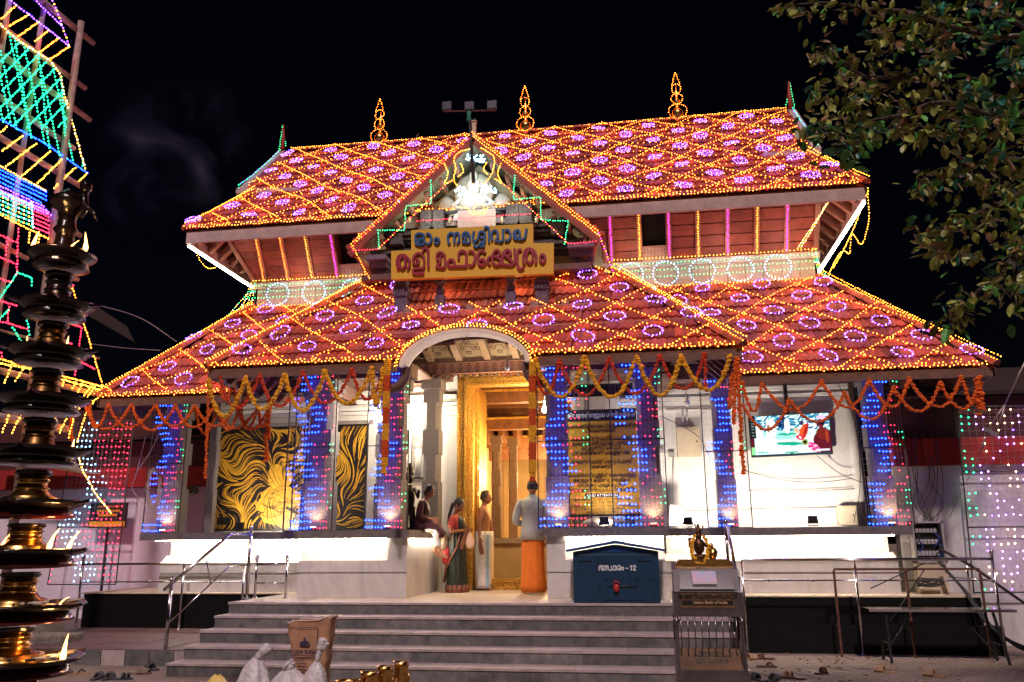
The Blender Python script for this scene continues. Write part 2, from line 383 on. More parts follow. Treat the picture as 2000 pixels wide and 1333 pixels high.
def net(label, S, cell=(1.0, 1.06), off=(0, 0), h=.12, col='orange', group=None, sp=.07, ring=True, rlabel=None, rgroup=None, rr=.15, skip=None, cross=False):
    """crossing strings of lamps over a slope, a ring of lamps in each diamond"""
    cx, cy_ = cell; us = [p[0] for p in S.poly]; vs_ = [p[1] for p in S.poly]
    L = math.hypot(cx / 2, cy_ / 2); du, dv = cx / 2 / L, cy_ / 2 / L; pts = {col: []}; w = MB(); u0, u1, v0, v1 = min(us), max(us), min(vs_), max(vs_)
    for sgn in (1, -1):
        k = -60
        while k < 60:
            # line through (off + cx/2 + k*cx, off v) in direction (du, sgn dv)
            bu, bv = off[0] + cx / 2 + k * cx, off[1]; k += 1
            t = (v0 - bv) / (dv * sgn); t1 = (v1 - bv) / (dv * sgn)
            if t > t1: t, t1 = t1, t
            run = []; ph = random.uniform(0, 6); t_s = t
            while t_s < t1:      # a second, sparser strand beside the first
                u = bu + du * t_s + .045; v = bv + sgn * dv * t_s + .02 * math.sin(t_s * 4 + ph); t_s += sp * 3.4
                if u0 < u < u1 and S.inside(u, v) and not (skip and skip(u, v)): pts[col].append(S.p(u + random.uniform(-.02, .02), v + random.uniform(-.02, .02), h - .03))
            while t < t1:
                u = bu + du * t + .03 * math.sin(t * 2.1 + ph); v = bv + sgn * dv * t + .03 * math.cos(t * 1.7 + ph * 2); t += sp * random.uniform(.8, 1.25)
                if u0 < u < u1 and S.inside(u, v) and not (skip and skip(u, v)):
                    run.append(S.p(u + random.uniform(-.006, .006), v, h + .02 * math.sin(t * 3 + ph)))
                else:
                    if len(run) > 1: w.tube(run[::3] + [run[-1]], .003, n=3, cap=False)
                    pts[col] += run; run = []
            if len(run) > 1: w.tube(run[::3] + [run[-1]], .003, n=3, cap=False)
            pts[col] += run
    root = w.build('roof_light_net', WIREO); tag(root, label, 'light net', group)
    V, F = bulb_mesh(pts[col], BR); np_obj(col + '_bulbs', V, F, BUL[col], root, kind='stuff')
    if not ring: return
    if cross:
        row = int((v0 - off[1]) / (cy_ / 2)) - 1; H_ = []
        while off[1] + row * cy_ / 2 < v1:
            u = u0; run = []
            while u < u1:
                u += .12 * random.uniform(.8, 1.2); v = off[1] + row * cy_ / 2 + .03 * math.sin(u * 2.7 + row)
                if S.inside(u, v) and not (skip and skip(u, v)): run.append(S.p(u, v, h - .02))
            H_ += run; row += 1
        V, F = bulb_mesh(H_, BR * .9); np_obj('orange_bulbs', V, F, BUL['orange'], root, kind='stuff')
    # ring mesh once, shared
    rb = MB(); n = 15; R1 = rr
    circ = [(R1 * math.cos(2 * PI * i / n) , R1 * math.sin(2 * PI * i / n), 0) for i in range(n + 1)]
    rb.tube(circ, .005, n=4, cap=False)
    for i in range(n):
        for q, rad in (((0, R1), (1, R1 * .80), (.6, R1 * .35)) if i % 3 == 0 else ((0, R1), (1, R1 * .80))) if cross else ((0, R1), (.5, R1 * .93)):
            t = 2 * PI * (i + .5 * q) / n; rb.mi = 1 + int(i + q) % 2
            V, F = bulb_mesh([(rad * math.cos(t), rad * math.sin(t), random.uniform(-.01, .02))], BR * .95); kk = len(rb.v)
            rb.v += [tuple(z) for z in V]
            for f in F: rb.face(*[kk + int(z) for z in f])
    rb.mi = 0
    for a in (.5, 1.2): rb.tube([(R1 * math.cos(a), R1 * math.sin(a), 0), (-R1 * math.cos(a), -R1 * math.sin(a), 0)], .004, n=3)
    first = rb.build('light_ring', [WIREO, BUL['purple'], BUL['violet']]); me = first.data; used = False; made = []
    Mb = Matrix((S.u, S.v, S.n)).transposed().to_4x4(); j = 0; row = int((v0 - off[1]) / (cy_ / 2)) - 1
    while off[1] + row * cy_ / 2 < v1:
        v = off[1] + row * cy_ / 2
        u = off[0] + (cx / 2 if row % 2 else 0) + math.floor(u0 / cx) * cx - cx
        while u < u1:
            if S.inside(u, v - .04) and S.inside(u, v + .04) and not (skip and skip(u, v)):
                M = Mb.copy(); M.translation = S.p(u + random.uniform(-.06, .06), v + random.uniform(-.05, .05), h + .03)
                M = M @ Matrix.Rotation(random.uniform(0, 6), 4, 'Z') @ Matrix.Rotation(random.uniform(-.22, .22), 4, 'X') @ Matrix.Diagonal((random.uniform(.82, 1.08), random.uniform(.82, 1.08), 1, 1))
                if not used: o = first; used = True
                else: o = bpy.data.objects.new('light_ring', me); COL.objects.link(o)
                o.matrix_world = M; tag(o, None, 'light ring', rgroup); made.append((row, u, o))
            u += cx
        row += 1
    rows_ = sorted(set(r for r, _, _ in made)); W1 = ['bottom', 'second', 'third', 'fourth', 'fifth', 'sixth', 'seventh', 'eighth', 'ninth', 'tenth', 'eleventh', 'twelfth', 'thirteenth', 'fourteenth']
    for r in rows_:
        L_ = sorted([(u, o) for q, u, o in made if q == r], key=lambda z: z[0])
        for side in rlabel:
            S_ = [o for u, o in L_ if side[1] <= u < side[2]]
            for k, o in enumerate(S_): o['label'] = 'purple light ring on the %s roof, %s row up, %s from left' % (side[0], W1[rows_.index(r)], (['first'] + W1[1:])[k])
    if not used: bpy.data.objects.remove(first)

# ---------------------------------------------------------------- lettering
def stroke_text(name, strokes, to3, width, depth, m, parent, nrm=Vector((0, -1, 0))):
    b = MB()
    for si, st in enumerate(strokes):
        c = [to3(*q[:2]) for q in (crom([(x, y, 0) for x, y in st], 5) if len(st) > 2 else [Vector((*q, 0)) for q in st])]
        n = len(c); k = len(b.v)
        for i, p in enumerate(c):
            d = (c[min(i + 1, n - 1)] - c[max(0, i - 1)]).normalized(); sd = d.cross(nrm).normalized() * width / 2
            ex = d * (width * .3 if i == n - 1 else (-width * .3 if i == 0 else 0)); p = p + ex; dd = depth + .0012 * si + .00012 * i; p = p - nrm * .0004 * si
            b.v += [tuple(p - sd), tuple(p + sd), tuple(p + sd + nrm * dd), tuple(p - sd + nrm * dd)]
        for i in range(n - 1):
            q = k + 4 * i
            for a in range(4): a2 = (a + 1) % 4; b.face(q + a, q + a2, q + 4 + a2, q + 4 + a)
        b.face(k, k + 1, k + 2, k + 3); q = k + 4 * (n - 1); b.face(q + 3, q + 2, q + 1, q)
    return b.build(name, m, parent)
def letter(text, name, size, M, m, parent, ext=.002, offs=0., align='CENTER', sx=1.):
    cu = bpy.data.curves.new(name, 'FONT'); cu.body = text; cu.size = size; cu.extrude = ext; cu.offset = offs; cu.align_x = align; cu.align_y = 'CENTER'; cu.resolution_u = 2
    cu.space_line = 1.05
    o = bpy.data.objects.new('tmp_text', cu); COL.objects.link(o)
    dg = bpy.context.evaluated_depsgraph_get(); me = bpy.data.meshes.new_from_object(o.evaluated_get(dg)); bpy.data.objects.remove(o)
    me.name = name; me.materials.clear(); me.materials.append(m)
    t = bpy.data.objects.new(name, me); COL.objects.link(t); t.parent = parent; t.matrix_local = M @ Matrix.Diagonal((sx, 1, 1, 1)); return t
def facing(x, y, z, tilt=0): return Matrix.Translation((x, y, z)) @ Matrix.Rotation(PI / 2 - tilt, 4, 'X')
def lamp(name, kind, loc, energy, col, parent=None, rot=None, size=.05, spot=1.2, blend=.6):
    l = bpy.data.lights.new(name, kind); l.energy = energy; l.color = col
    if kind == 'POINT': l.shadow_soft_size = size
    if kind == 'SPOT': l.spot_size = spot; l.spot_blend = blend; l.shadow_soft_size = size
    if kind == 'AREA': l.shape = 'RECTANGLE'; l.size = size[0]; l.size_y = size[1]
    o = bpy.data.objects.new(name, l); COL.objects.link(o); o.location = loc
    if rot is not None: o.rotation_euler = Vector(rot).to_track_quat('-Z', 'Y').to_euler()
    if parent is not None: o.parent = parent
    return o

# ================================================================ SETTING
GZ = -0.79; TZ = -0.60
def pave_mat():
    m = mat('ribbed_paving', (.21, .165, .125), .75, nscale=3, var=.25, col2=(.30, .24, .19)); nt = m.node_tree; N = nt.nodes; L = nt.links
    tc = N.new('ShaderNodeTexCoord'); mp = N.new('ShaderNodeMapping'); mp.inputs['Rotation'].default_value = (0, 0, math.radians(28))
    wv = N.new('ShaderNodeTexWave'); wv.inputs['Scale'].default_value = 7.5; wv.bands_direction = 'X'
    L.new(tc.outputs['Object'], mp.inputs[0]); L.new(mp.outputs[0], wv.inputs['Vector'])
    bp = N.new('ShaderNodeBump'); bp.inputs['Strength'].default_value = .9; bp.inputs['Distance'].default_value = .012
    L.new(wv.outputs['Fac'], bp.inputs['Height']); L.new(bp.outputs[0], N['Principled BSDF'].inputs['Normal']); return m
g = MB(); g.box(-300, 300, -300, 400, GZ - .5, GZ); ground = g.build('ground', pave_mat()); tag(ground, kind='structure')
# raised terrace on the left with its kerb of tiles
TY0 = -1.50
g = MB(); g.box(-14, -3.50, TY0 + .03, 9, GZ - .2, TZ); terr = g.build('terrace', mat('terrace_stone', (.11, .065, .06), .6, nscale=4, var=.25, bump=.15)); tag(terr, kind='structure')
for i in range(18):
    x1 = -3.50 - i * .36; b = MB(); b.box(x1 - .352, x1 - .004, TY0, TY0 + .026, GZ - .05, TZ + .004 + random.uniform(0, .003)); b.build('tile', RISER if i % 3 else TREAD, terr)
for i in range(7):
    for j in range(4):
        x1 = -3.52 - i * .62; y0 = TY0 + .04 + j * .72
        b = MB(); b.box(x1 - .612, x1 - .006, y0, y0 + .71, TZ + .001, TZ + .012 + random.uniform(0, .004)); b.build('tile', mat('terrace_stone'), terr)
# staircase
SX0, SX1 = -3.47, 3.60; SY = [-.80, -1.18, -1.56, -1.94, -2.32]
st = empty('stone_staircase', (0, -1.5, GZ)); tag(st, kind='structure')
for i in range(5):
    z1 = -.158 * i; z0 = z1 - .158; y = SY[i] - st.location.y
    core = MB(); core.box(SX0 + .012, SX1 - .012, y + .012, y + 1.9, GZ - .02, z1 - .03);
    o = core.build('step_core', RISER, st); o.location = (0, 0, -GZ)
    x = SX0 + (0 if i % 2 else -.0)
    while x < SX1 - .02:
        w = min(random.uniform(.9, 1.6), SX1 - x); w = w if SX1 - x - w > .3 else SX1 - x
        b = MB(); b.box(x + .003, x + w - .003, y - .001 * random.random(), y + .02, z0 + .001, z1 - .031); o = b.build('riser_slab', RISER, st); o.location = (0, 0, -GZ)
        x += w
    x = SX0 - .01
    while x < SX1:
        w = min(random.uniform(1.0, 1.7), SX1 + .01 - x); w = w if SX1 - x - w > .3 else SX1 + .01 - x
        b = MB(); b.box(x + .002, x + w - .002, y - .014, y + .41, z1 - .030, z1 - random.uniform(0, .002)); o = b.build('tread_slab', TREAD, st); o.location = (0, 0, -GZ)
        x += w
# entrance platform in front of and between the pedestals
g = MB(); g.box(-3.47, 3.60, -.39, 2.45, GZ - .1, -.002); plat = g.build('entrance_platform', PAVE); tag(plat, kind='structure')
g = MB(); g.box(-1.2, 2.0, 2.45, 9.5, -.5, -.004); hf = g.build('hall_floor', PAVE); tag(hf, kind='structure')
# dark painted plinths of the wings
g = MB(); g.box(-7.35, -3.475, 1.40, 3.1, GZ - .1, -.02); pl = g.build('black_plinth', BLACKP)
tag(pl, 'black painted plinth under the left wing behind the steel railing', 'plinth'); b = MB(); b.box(-7.38, -3.475, 1.37, 3.1, -.019, .0); b.build('top_slab', CREAM, pl)
g = MB(); g.box(3.61, 7.36, .97, 2.4, GZ - .1, -.02); g.box(3.61, 7.52, .70, .97, GZ - .1, -.40); pr = g.build('black_plinth', BLACKP)
tag(pr, 'black painted two step plinth under the right wing behind the bench', 'plinth'); b = MB(); b.box(3.61, 7.38, .95, 2.4, -.019, .0); b.build('top_slab', CREAM, pr)

# ================================================================ TEMPLE
T = empty('temple_building', (0, 0, 0), label='tiled temple with two roof tiers and a columned porch covered in fairy lights', cat='temple')
LZ0, LZ1 = .89, 1.015
def pedestal(x0, x1, rx0, rx1):
    b = MB(); y = .1
    b.box(x0, x1, y, 2.4, 0, .36); b.box(x0, x1, y + .02, 2.4, .36, .385); b.box(x0, x1, y, 2.4, .385, .56)
    b.box(rx0, rx1, y + .13, 2.4, .56, LZ0)
    if rx0 > x0: b.box(x0, rx0, y, 2.4, .56, LZ0)
    if rx1 < x1: b.box(rx1, x1, y, 2.4, .56, LZ0)
    return b.build('pedestal', WHITE2, T)
pedestal(-2.82, -1.08, -2.82, -1.38); pedestal(1.08, 2.82, 1.36, 2.82)
for x0, x1, y0 in ((-2.87, -1.03, 0), (1.03, 2.87, 0), (-6.2, -2.872, 1.1), (2.872, 6.58, 1.1)):
    xs = [x0]
    while xs[-1] < x1 - 1.6: xs.append(xs[-1] + random.uniform(1.2, 1.6))
    xs.append(x1)
    for a, c in zip(xs, xs[1:]):
        b = MB(); b.box(a + .003, c - .003, y0, 2.75, LZ0, LZ1 - random.uniform(0, .004)); b.build('ledge_slab', LEDGE, T)
for sx, x0, x1 in ((-1, -6.0, -2.825), (1, 2.825, 6.42)):
    b = MB(); b.box(x0, x1, 1.5, 2.7, 0, .30); b.box(x0, x1, 1.53, 2.7, .30, .325); b.box(x0, x1, 1.5, 2.7, .325, .50)
    b.prism([(x0, 1.5, .50), (x0, 2.6, .50), (x0, 2.6, .62), (x0, 1.68, .62)], (x1 - x0, 0, 0)); b.box(x0 + .06, x1 - .06, 1.70, 2.7, .62, LZ0); b.build('wing_pedestal', WHITE2, T)
def led(x0, x1, y, z, st=48):
    b = MB(); b.box(x0, x1, y, y + .03, z, z + .012); return b.build('led_strip', emat('led_warm', (1, .82, .62), st), T)
led(-2.8, -1.40, .07, LZ0 - .014); led(1.38, 2.8, .07, LZ0 - .014); led(-6.1, -2.9, 1.45, LZ0 - .014); led(2.9, 6.4, 1.45, LZ0 - .014)
b = MB(); b.box(-1.052, -1.04, .2, 1.9, LZ0 - .03, LZ0 - .012); b.build('led_strip', MATS['led_warm'], T)
# pillars
PIL = [(-5.83, 1.28, .36), (-2.63, .22, .40), (-1.42, .22, .38), (1.24, .22, .34), (2.66, .22, .34), (3.88, 1.28, .30), (6.28, 1.28, .32)]
def pillar(x, y, w, z0=LZ1, z1=3.45, m=GRAN, mid=True, name='pillar', parent=None):
    b = MB(); h = w / 2; c = .05
    def octa(hh, za, zb):
        k = hh * .42; b.prism([(x - hh + k, y + w / 2 - hh, za), (x + hh - k, y + w / 2 - hh, za), (x + hh, y + w / 2 - hh + k, za), (x + hh, y + w / 2 + hh - k, za), (x + hh - k, y + w / 2 + hh, za), (x - hh + k, y + w / 2 + hh, za), (x - hh, y + w / 2 + hh - k, za), (x - hh, y + w / 2 - hh + k, za)], (0, 0, zb - za))
    def sq(hh, za, zb): b.box(x - hh, x + hh, y + w / 2 - hh, y + w / 2 + hh, za, zb)
    H = z1 - z0
    sq(h, z0, z0 + H * .32); octa(h * .96, z0 + H * .32, z0 + H * .5); sq(h, z0 + H * .5, z0 + H * .66); octa(h * .96, z0 + H * .66, z0 + H * .84); sq(h, z0 + H * .84, z0 + H * .93); sq(h * 1.25, z0 + H * .93, z1)
    return b.build(name, m, parent or T)
for p in PIL: pillar(*p)
pillar(-1.78, 1.0, .30); pillar(-3.05, .9, .26); pillar(-5.38, 1.9, .14)
# beams, fascias, ceilings
def board(name, x0, x1, y0, y1, z0, z1, m, par=None): b = MB(); b.box(x0, x1, y0, y1, z0, z1); return b.build(name, m, par or T)
for x0, x1, y in ((-3.0, -1.1, .2), (1.1, 3.0, .2), (-6.4, -3.0, 1.3), (3.0, 6.9, 1.3)): board('beam', x0, x1, y, y + .4, 3.45, 3.68, WOODD)
board('verandah_ceiling', -6.3, -1.15, .65, 2.75, 3.70, 3.74, WOODD); board('verandah_ceiling', 1.75, 6.8, .65, 2.75, 3.70, 3.74, WOODD)
for x in (-2.95, 2.95): board('beam', x - .12, x + .12, .6, 2.7, 3.42, 3.69, WOODD)
# white walls behind the ledges
def wall(x0, x1, y, z0=LZ1 - .02, z1=4.0, name='wall', m=WHITE): return board(name, x0, x1, y, y + .3, z0, z1, m)
WR = 2.65
wall(2.2, 6.2, WR); wall(-5.6, -2.3, WR)
wall(-2.3, -.80, 2.5, 0, 4.3); wall(1.62, 2.2, 2.5, 0, 4.3); wall(-.8, 1.62, 2.5, 4.0, 4.6)
for z, d, h in ((3.30, .12, .06), (3.22, .07, .07), (3.12, .04, .05), (3.42, .16, .08)):
    board('wall_moulding', 2.2, 6.2, WR - d, WR, z, z + h, WHITE); board('wall_moulding', -5.6, -2.3, WR - d, WR, z, z + h, WHITE); board('wall_moulding', -2.28, -.82, 2.5 - d, 2.5, z + .02, z + h + .02, WHITE)
for x in (6.2, -5.6): b = MB(); b.tube([(x, WR + .15, 1.0), (x, WR + .15, 4)], .16, 14); b.build('wall_end', WHITE, T)
# porch ceiling: frieze beam, rafters, painted panels
def pattern_mat(name, c1, c2, sc_=14, rot=45):
    m = mat(name, c1, .7); nt = m.node_tree; N = nt.nodes; L = nt.links; tc = N.new('ShaderNodeTexCoord'); mp = N.new('ShaderNodeMapping'); mp.inputs['Rotation'].default_value = (0, 0, math.radians(rot))
    ck = N.new('ShaderNodeTexVoronoi'); ck.distance = 'MANHATTAN'; ck.inputs['Scale'].default_value = sc_; ck.inputs['Randomness'].default_value = .0
    L.new(tc.outputs['Object'], mp.inputs[0]); L.new(mp.outputs[0], ck.inputs['Vector'])
    r = N.new('ShaderNodeValToRGB'); r.color_ramp.interpolation = 'CONSTANT'; e = r.color_ramp.elements; e[0].color = (*c1, 1); e[1].position = .38; e[1].color = (*c2, 1)
    q = e.new(.55); q.color = (*[c * .5 for c in c1], 1); q = e.new(.7); q.color = (*c2, 1)
    L.new(ck.outputs['Distance'], r.inputs[0]); L.new(r.outputs[0], N['Principled BSDF'].inputs['Base Color']); return m
FRIEZE = pattern_mat('painted_frieze', (.13, .03, .03), (.24, .12, .09), 9); PANEL = pattern_mat('painted_panel', (.09, .03, .03), (.17, .14, .10), 5)
b = MB(); b.box(-1.5, 2.0, 1.75, 1.95, 3.80, 3.98); b.build('frieze_beam', FRIEZE, T)
b = MB(); b.box(-1.55, 2.05, 1.68, 1.98, 3.98, 4.08); b.build('cornice', WOODD, T)
for i in range(26): x = -1.42 + i * .132; b = MB(); b.tube([(x - .05, 1.735, 3.77), (x, 1.735, 3.72), (x + .05, 1.735, 3.77)], .018, 6); b.build('frieze_scallop', WOODD, T)
b = MB(); b.prism([(-1.6, 1.7, 4.06), (2.1, 1.7, 4.06), (2.1, .3, 4.62), (-1.6, .3, 4.62)], (0, .05, .05)); b.build('painted_soffit', PANEL, T)
for x in (-1.15, -.62, -.1, .42, .95, 1.45): b = MB(); b.bar((x, 1.65, 4.06), (x, .0, 4.50), .12, .13); b.build('rafter', mat('painted_rafter', (.20, .14, .10), .7, var=.3, nscale=14), T)
for z in (4.20, 4.34): y = 1.7 - (z - 4.06) * 1.6; board('cross_rafter', -1.5, 1.9, y - .05, y, z - .03, z + .04, WOODD)
pillar(-1.17, 1.8, .30, 1.0, 3.72); pillar(1.5, 1.9, .30, 1.0, 3.72)
board('bracket_beam', -1.55, -.82, 1.82, 2.06, 3.70, 3.80, WOODD)
# ---- gold door frame, open leaf, threshold, the hall behind
gd = MB(); y0, y1 = 2.30, 2.52
gd.box(-.80, -.66, y0, y1, 0, 4.02); gd.box(-.66, -.60, y0 - .04, y1, 0, 3.86); gd.box(-.60, -.50, y0 + .03, y1, 0, 3.78)
gd.box(1.48, 1.62, y0, y1, 0, 4.02); gd.box(1.42, 1.48, y0 - .04, y1, 0, 3.86); gd.box(1.32, 1.42, y0 + .03, y1, 0, 3.78)
gd.box(-.66, 1.48, y0 + .002, y1, 3.80, 4.02); gd.box(-.60, 1.42, y0 - .038, y1 - .002, 3.66, 3.80)
df = gd.build('door_frame', GOLD, T)
for side in (-.73, 1.55):
    b = MB()
    for i in range(34):
        z = .10 + i * .112; k = [(.045 * math.cos(2 * PI * j / 10), .045 * math.sin(2 * PI * j / 10)) for j in range(11)]
        b.tube([(side + a, y0 - .006, z + c) for a, c in k], .010, 4, cap=False); b.ell((side, y0 - .002, z), (.018, .014, .018), 6, 4)
    b.build('door_rosette_run', GOLD, df, kind='stuff')
for i in range(16):
    z = .25 + i * .22; b = MB(); b.box(-.655, -.605, y0 - .052, y0 - .03, z - .09, z + .09); b.build('gold_panel', GOLD, df)
b = MB()
for i in range(3):
    a = [(.07 * math.cos(2 * PI * j / 14), .07 * math.sin(2 * PI * j / 14)) for j in range(15)]
    b.tube([(-.46 + i * .20 + p, y0 - .012, 3.91 + q) for p, q in a], .009, 4, cap=False); b.ell((-.46 + i * .2, y0 - .004, 3.91), (.04, .015, .04), 8, 5)
b.build('gold_medallion', GOLD, df)
letter('ഓം നമഃശിവായ', 'door_lettering', .20, facing(.66, y0 - .012, 3.90), mat('door_letter_red', (.42, .02, .02), .4), df, .008, .003, sx=.85)
b = MB()
for i in range(60): x = -.5 + i * .031; b.ell((x, y0 - .045, 3.70), (.011, .014, .02), 5, 4)
b.build('gold_bead_run', GOLD, df, kind='stuff')
b = MB(); b.box(-.505, -.465, 2.54, 3.45, .02, 3.70)
for i in range(7): z = .3 + i * .48; b.box(-.463, -.445, 2.62, 3.0, z, z + .4); b.box(-.463, -.445, 3.04, 3.4, z, z + .4)
b.build('door_leaf', GOLD, T)
b = MB(); b.box(-.50, 1.32, 2.42, 2.62, 0, .05); b.box(-.50, 1.32, 2.46, 2.60, .05, .13); b.box(-.50, 1.32, 2.44, 2.62, .13, .19); b.build('gold_threshold', GOLD, T)
CRW = mat('hall_cream', (.60, .40, .18), .7, nscale=3, var=.1)
hall = MB(); hall.box(-1.2, -1.1, 2.8, 9.5, 0, 4.4); hall.box(2.0, 2.1, 2.8, 9.5, 0, 4.4); hall.box(-1.2, 2.1, 9.4, 9.5, 0, 4.4); hall.build('hall_wall', CRW, T)
b = MB(); b.box(-.3, 1.6, 3.35, 6.5, 0, .80); b.build('stone_counter', CRW, T); board('counter_top', -.33, 1.6, 3.28, 6.5, .80, .90, mat('counter_stone', (.38, .27, .18), .6))
for x, y, w, h in ((at(971, 900, 4.3).x, 4.15, .19, 2.95), (at(1003, 900, 5.2).x, 5.05, .18, 3.0), (1.15, 4.6, .3, 3.1)): pillar(x, y, w, .9, h, mat('hall_granite', (.15, .09, .06), .85, nscale=25, var=.3, bump=.8, bscale=45))
HW = mat('hall_wood', (.20, .075, .022), .55, nscale=7, var=.35, bump=.3)
b = MB(); b.box(-1.1, 2.0, 2.75, 9.4, 4.15, 4.2); b.build('hall_ceiling', HW, T)
for i in range(7): y = 3.0 + i * .75; board('ceiling_beam', -1.1, 2.0, y, y + .14, 3.92 - .02 * i, 4.15, HW)
for i in range(6): x = -.8 + i * .5; board('ceiling_beam', x, x + .10, 2.8, 9.3, 4.02, 4.149, HW)
for y, z in ((3.9, 3.60), (5.6, 3.28), (6.9, 3.02)): board('hall_beam', -1.1, 2.0, y, y + .22, z, z + .22, HW); board('hall_beam', -1.1, 2.0, y - .03, y + .25, z + .22, z + .27, GOLD)
board('inner_wooden_wall', -1.1, 2.0, 7.2, 7.35, 2.75, 4.14, HW)
for i in range(9): x = -1.0 + i * .34; board('wooden_bracket', x, x + .09, 6.0, 7.2, 3.05 + .06 * (i % 2), 3.4, HW)
for i in range(4): x = -.75 + i * .62; b = MB(); b.box(x + .05, x + .55, 3.3, 3.7, 4.13, 4.145); b.build('painted_panel', PANEL, T)
for x in (.25, .72, 1.15): b = MB(); b.lathe([(.16, 0), (.13, .1), (.11, .2), (.11, 2.3), (.15, 2.4), (.17, 2.5)], (x, 8.6, .9), 16); b.build('hall_column', mat('pale_blue_paint', (.5, .58, .62), .5), T)
# guardian figures at the inner edges of the passage
for gx, gy in ((-1.30, .95), (1.06, 1.9)):
    b = MB(); b.ell((gx, gy, 1.55), (.10, .09, .22)); b.ell((gx, gy - .02, 1.86), (.075, .075, .09)); b.lathe([(.075, 0), (.05, .06), (.06, .1), (.02, .2)], (gx, gy, 1.92), 10)
    b.tube([(gx + .09, gy, 1.7), (gx + .17, gy - .08, 1.55), (gx + .2, gy - .14, 1.66)], .03, 6); b.tube([(gx - .09, gy, 1.7), (gx - .15, gy - .06, 1.5), (gx - .1, gy - .12, 1.4)], .03, 6)
    b.tube([(gx - .05, gy, 1.4), (gx - .06, gy, 1.02)], .055, 8); b.tube([(gx + .05, gy, 1.4), (gx + .07, gy, 1.02)], .055, 8); b.box(gx - .12, gy + 0 + .12 if False else gx + .12, gy - .1, gy + .12, 1.0, 1.06)
    o = b.build('guardian_statue', mat('dark_bronze', (.03, .02, .018), .4, metal=.6)); tag(o, 'small dark guardian statue on the %s of the entrance passage' % ('left ledge behind the seated girl' if gx < 0 else 'right behind the lit pillar net'), 'statue')

# ---------------------------------------------------------------- roofs
S2 = math.sqrt(.5)
# porch roof
PO = Vector((-4.0, -1.0, 3.43)); hw = 1.83; SL = 2.56
ax0, ax1, ah = 3.14, 4.94, .5
def arch_hole(u, v):
    c = (ax0 + ax1) / 2; r = (ax1 - ax0) / 2 + .06; t = (u - c) / r
    return abs(t) < 1 and v < .08 + .52 * math.sqrt(1 - t * t) 
PS = Slope(PO, (1, 0, 0), (0, S2, S2), [(0, 0), (8, 0), (8 - hw, SL), (hw, SL)], arch_hole)
def slope_part(name, S, nparts=0, near=None, th=.05):
    if S.hole:
        b = MB(); us = np.linspace(min(p[0] for p in S.poly), max(p[0] for p in S.poly), 81); vv = np.linspace(0, max(p[1] for p in S.poly), 21)
        for i in range(80):
            for j in range(20):
                c = ((us[i] + us[i + 1]) / 2, (vv[j] + vv[j + 1]) / 2)
                if S.inside(*c): b.prism([S.p(us[i], vv[j], -.012), S.p(us[i + 1], vv[j], -.012), S.p(us[i + 1], vv[j + 1], -.012), S.p(us[i], vv[j + 1], -.012)], -S.n * th)
        d = b.build(name, DECK, T)
    else: d = S.deck(name, T, th)
    S.tiles(d, nparts, near); return d
porch = slope_part('porch_roof', PS, 290)
ridge_tiles(porch, PS.p(0, 0, .03), PS.p(hw, SL, .03)); ridge_tiles(porch, PS.p(8, 0, .03), PS.p(8 - hw, SL, .03))
# side slopes of the porch
SWL = Slope((-4.0, 2.36, 3.43), (0, -1, 0), (S2, 0, S2), [(0, 0), (3.36, 0), (1.56, SL), (0, SL)]); SWL.deck('porch_side_roof', T, m=TILE)
SWR = Slope((4.0, -1.0, 3.43), (0, 1, 0), (-S2, 0, S2), [(0, 0), (3.36, 0), (3.36, SL), (1.8, SL)]); SWR.deck('porch_side_roof', T, m=TILE)
# eave boards and rafters of the porch
board('eave_board', -3.98, -.99, -1.0, -.96, 3.28, 3.42, WOODD); board('eave_board', 1.09, 3.98, -1.0, -.96, 3.28, 3.42, WOODD)
for sx in (-1, 1):
    b = MB(); b.bar((sx * 3.97, -.96, 3.35), (sx * 3.97, 1.6, 3.35), .04, .14); b.build('eave_board', WOODD, T)
    for i in range(7): y = -.75 + i * .36; run = min(1.02, max(.05, y + .80)); b = MB(); b.bar((sx * 3.93, y, 3.33), (sx * (3.93 - run), y, 3.33 + run), .07, .09); b.build('rafter', WOODD, T)
for i in range(17):
    x = -3.7 + i * .46
    if -1.15 < x < 1.2: continue
    run = min(1.1, max(.06, 4 - abs(x) - .18)); b = MB(); b.bar((x, -.95, 3.34), (x, -.95 + run, 3.34 + run), .07, .10); b.build('rafter', WOODD, T)
# plaster arch over the entrance
ac = PO.x + (ax0 + ax1) / 2; ar = (ax1 - ax0) / 2; band = MB(); n = 28; az = 3.34; aH = .47
for k in range(n):
    def P_(t, e, y): return (ac + (ar + e) * math.cos(t), y, az + (aH + e) * math.sin(t))
    t0, t1 = PI * k / n, PI * (k + 1) / n
    p = [P_(t0, 0, -1.06), P_(t0, .075, -1.06), P_(t1, .075, -1.06), P_(t1, 0, -1.06)]
    q = [P_(t0, 0, -.80), P_(t0, .075, -.55), P_(t1, .075, -.55), P_(t1, 0, -.80)]
    band.hexa(p + q)
band.build('entrance_arch', WHITE, T)
b = MB()
for k in range(n):
    t0, t1 = PI * k / n, PI * (k + 1) / n
    b.poly([P_(t0, .105, -1.0), P_(t1, .105, -1.0), (P_(t1, .105, 0)[0], -1.0 + max(.05, (P_(t1, .105, 0)[2] - 3.40)), P_(t1, .105, 0)[2]), (P_(t0, .105, 0)[0], -1.0 + max(.05, (P_(t0, .105, 0)[2] - 3.40)), P_(t0, .105, 0)[2])])
b.build('arch_hood', mat('beige_plaster', (.45, .36, .28), .85, nscale=8, var=.15), T)
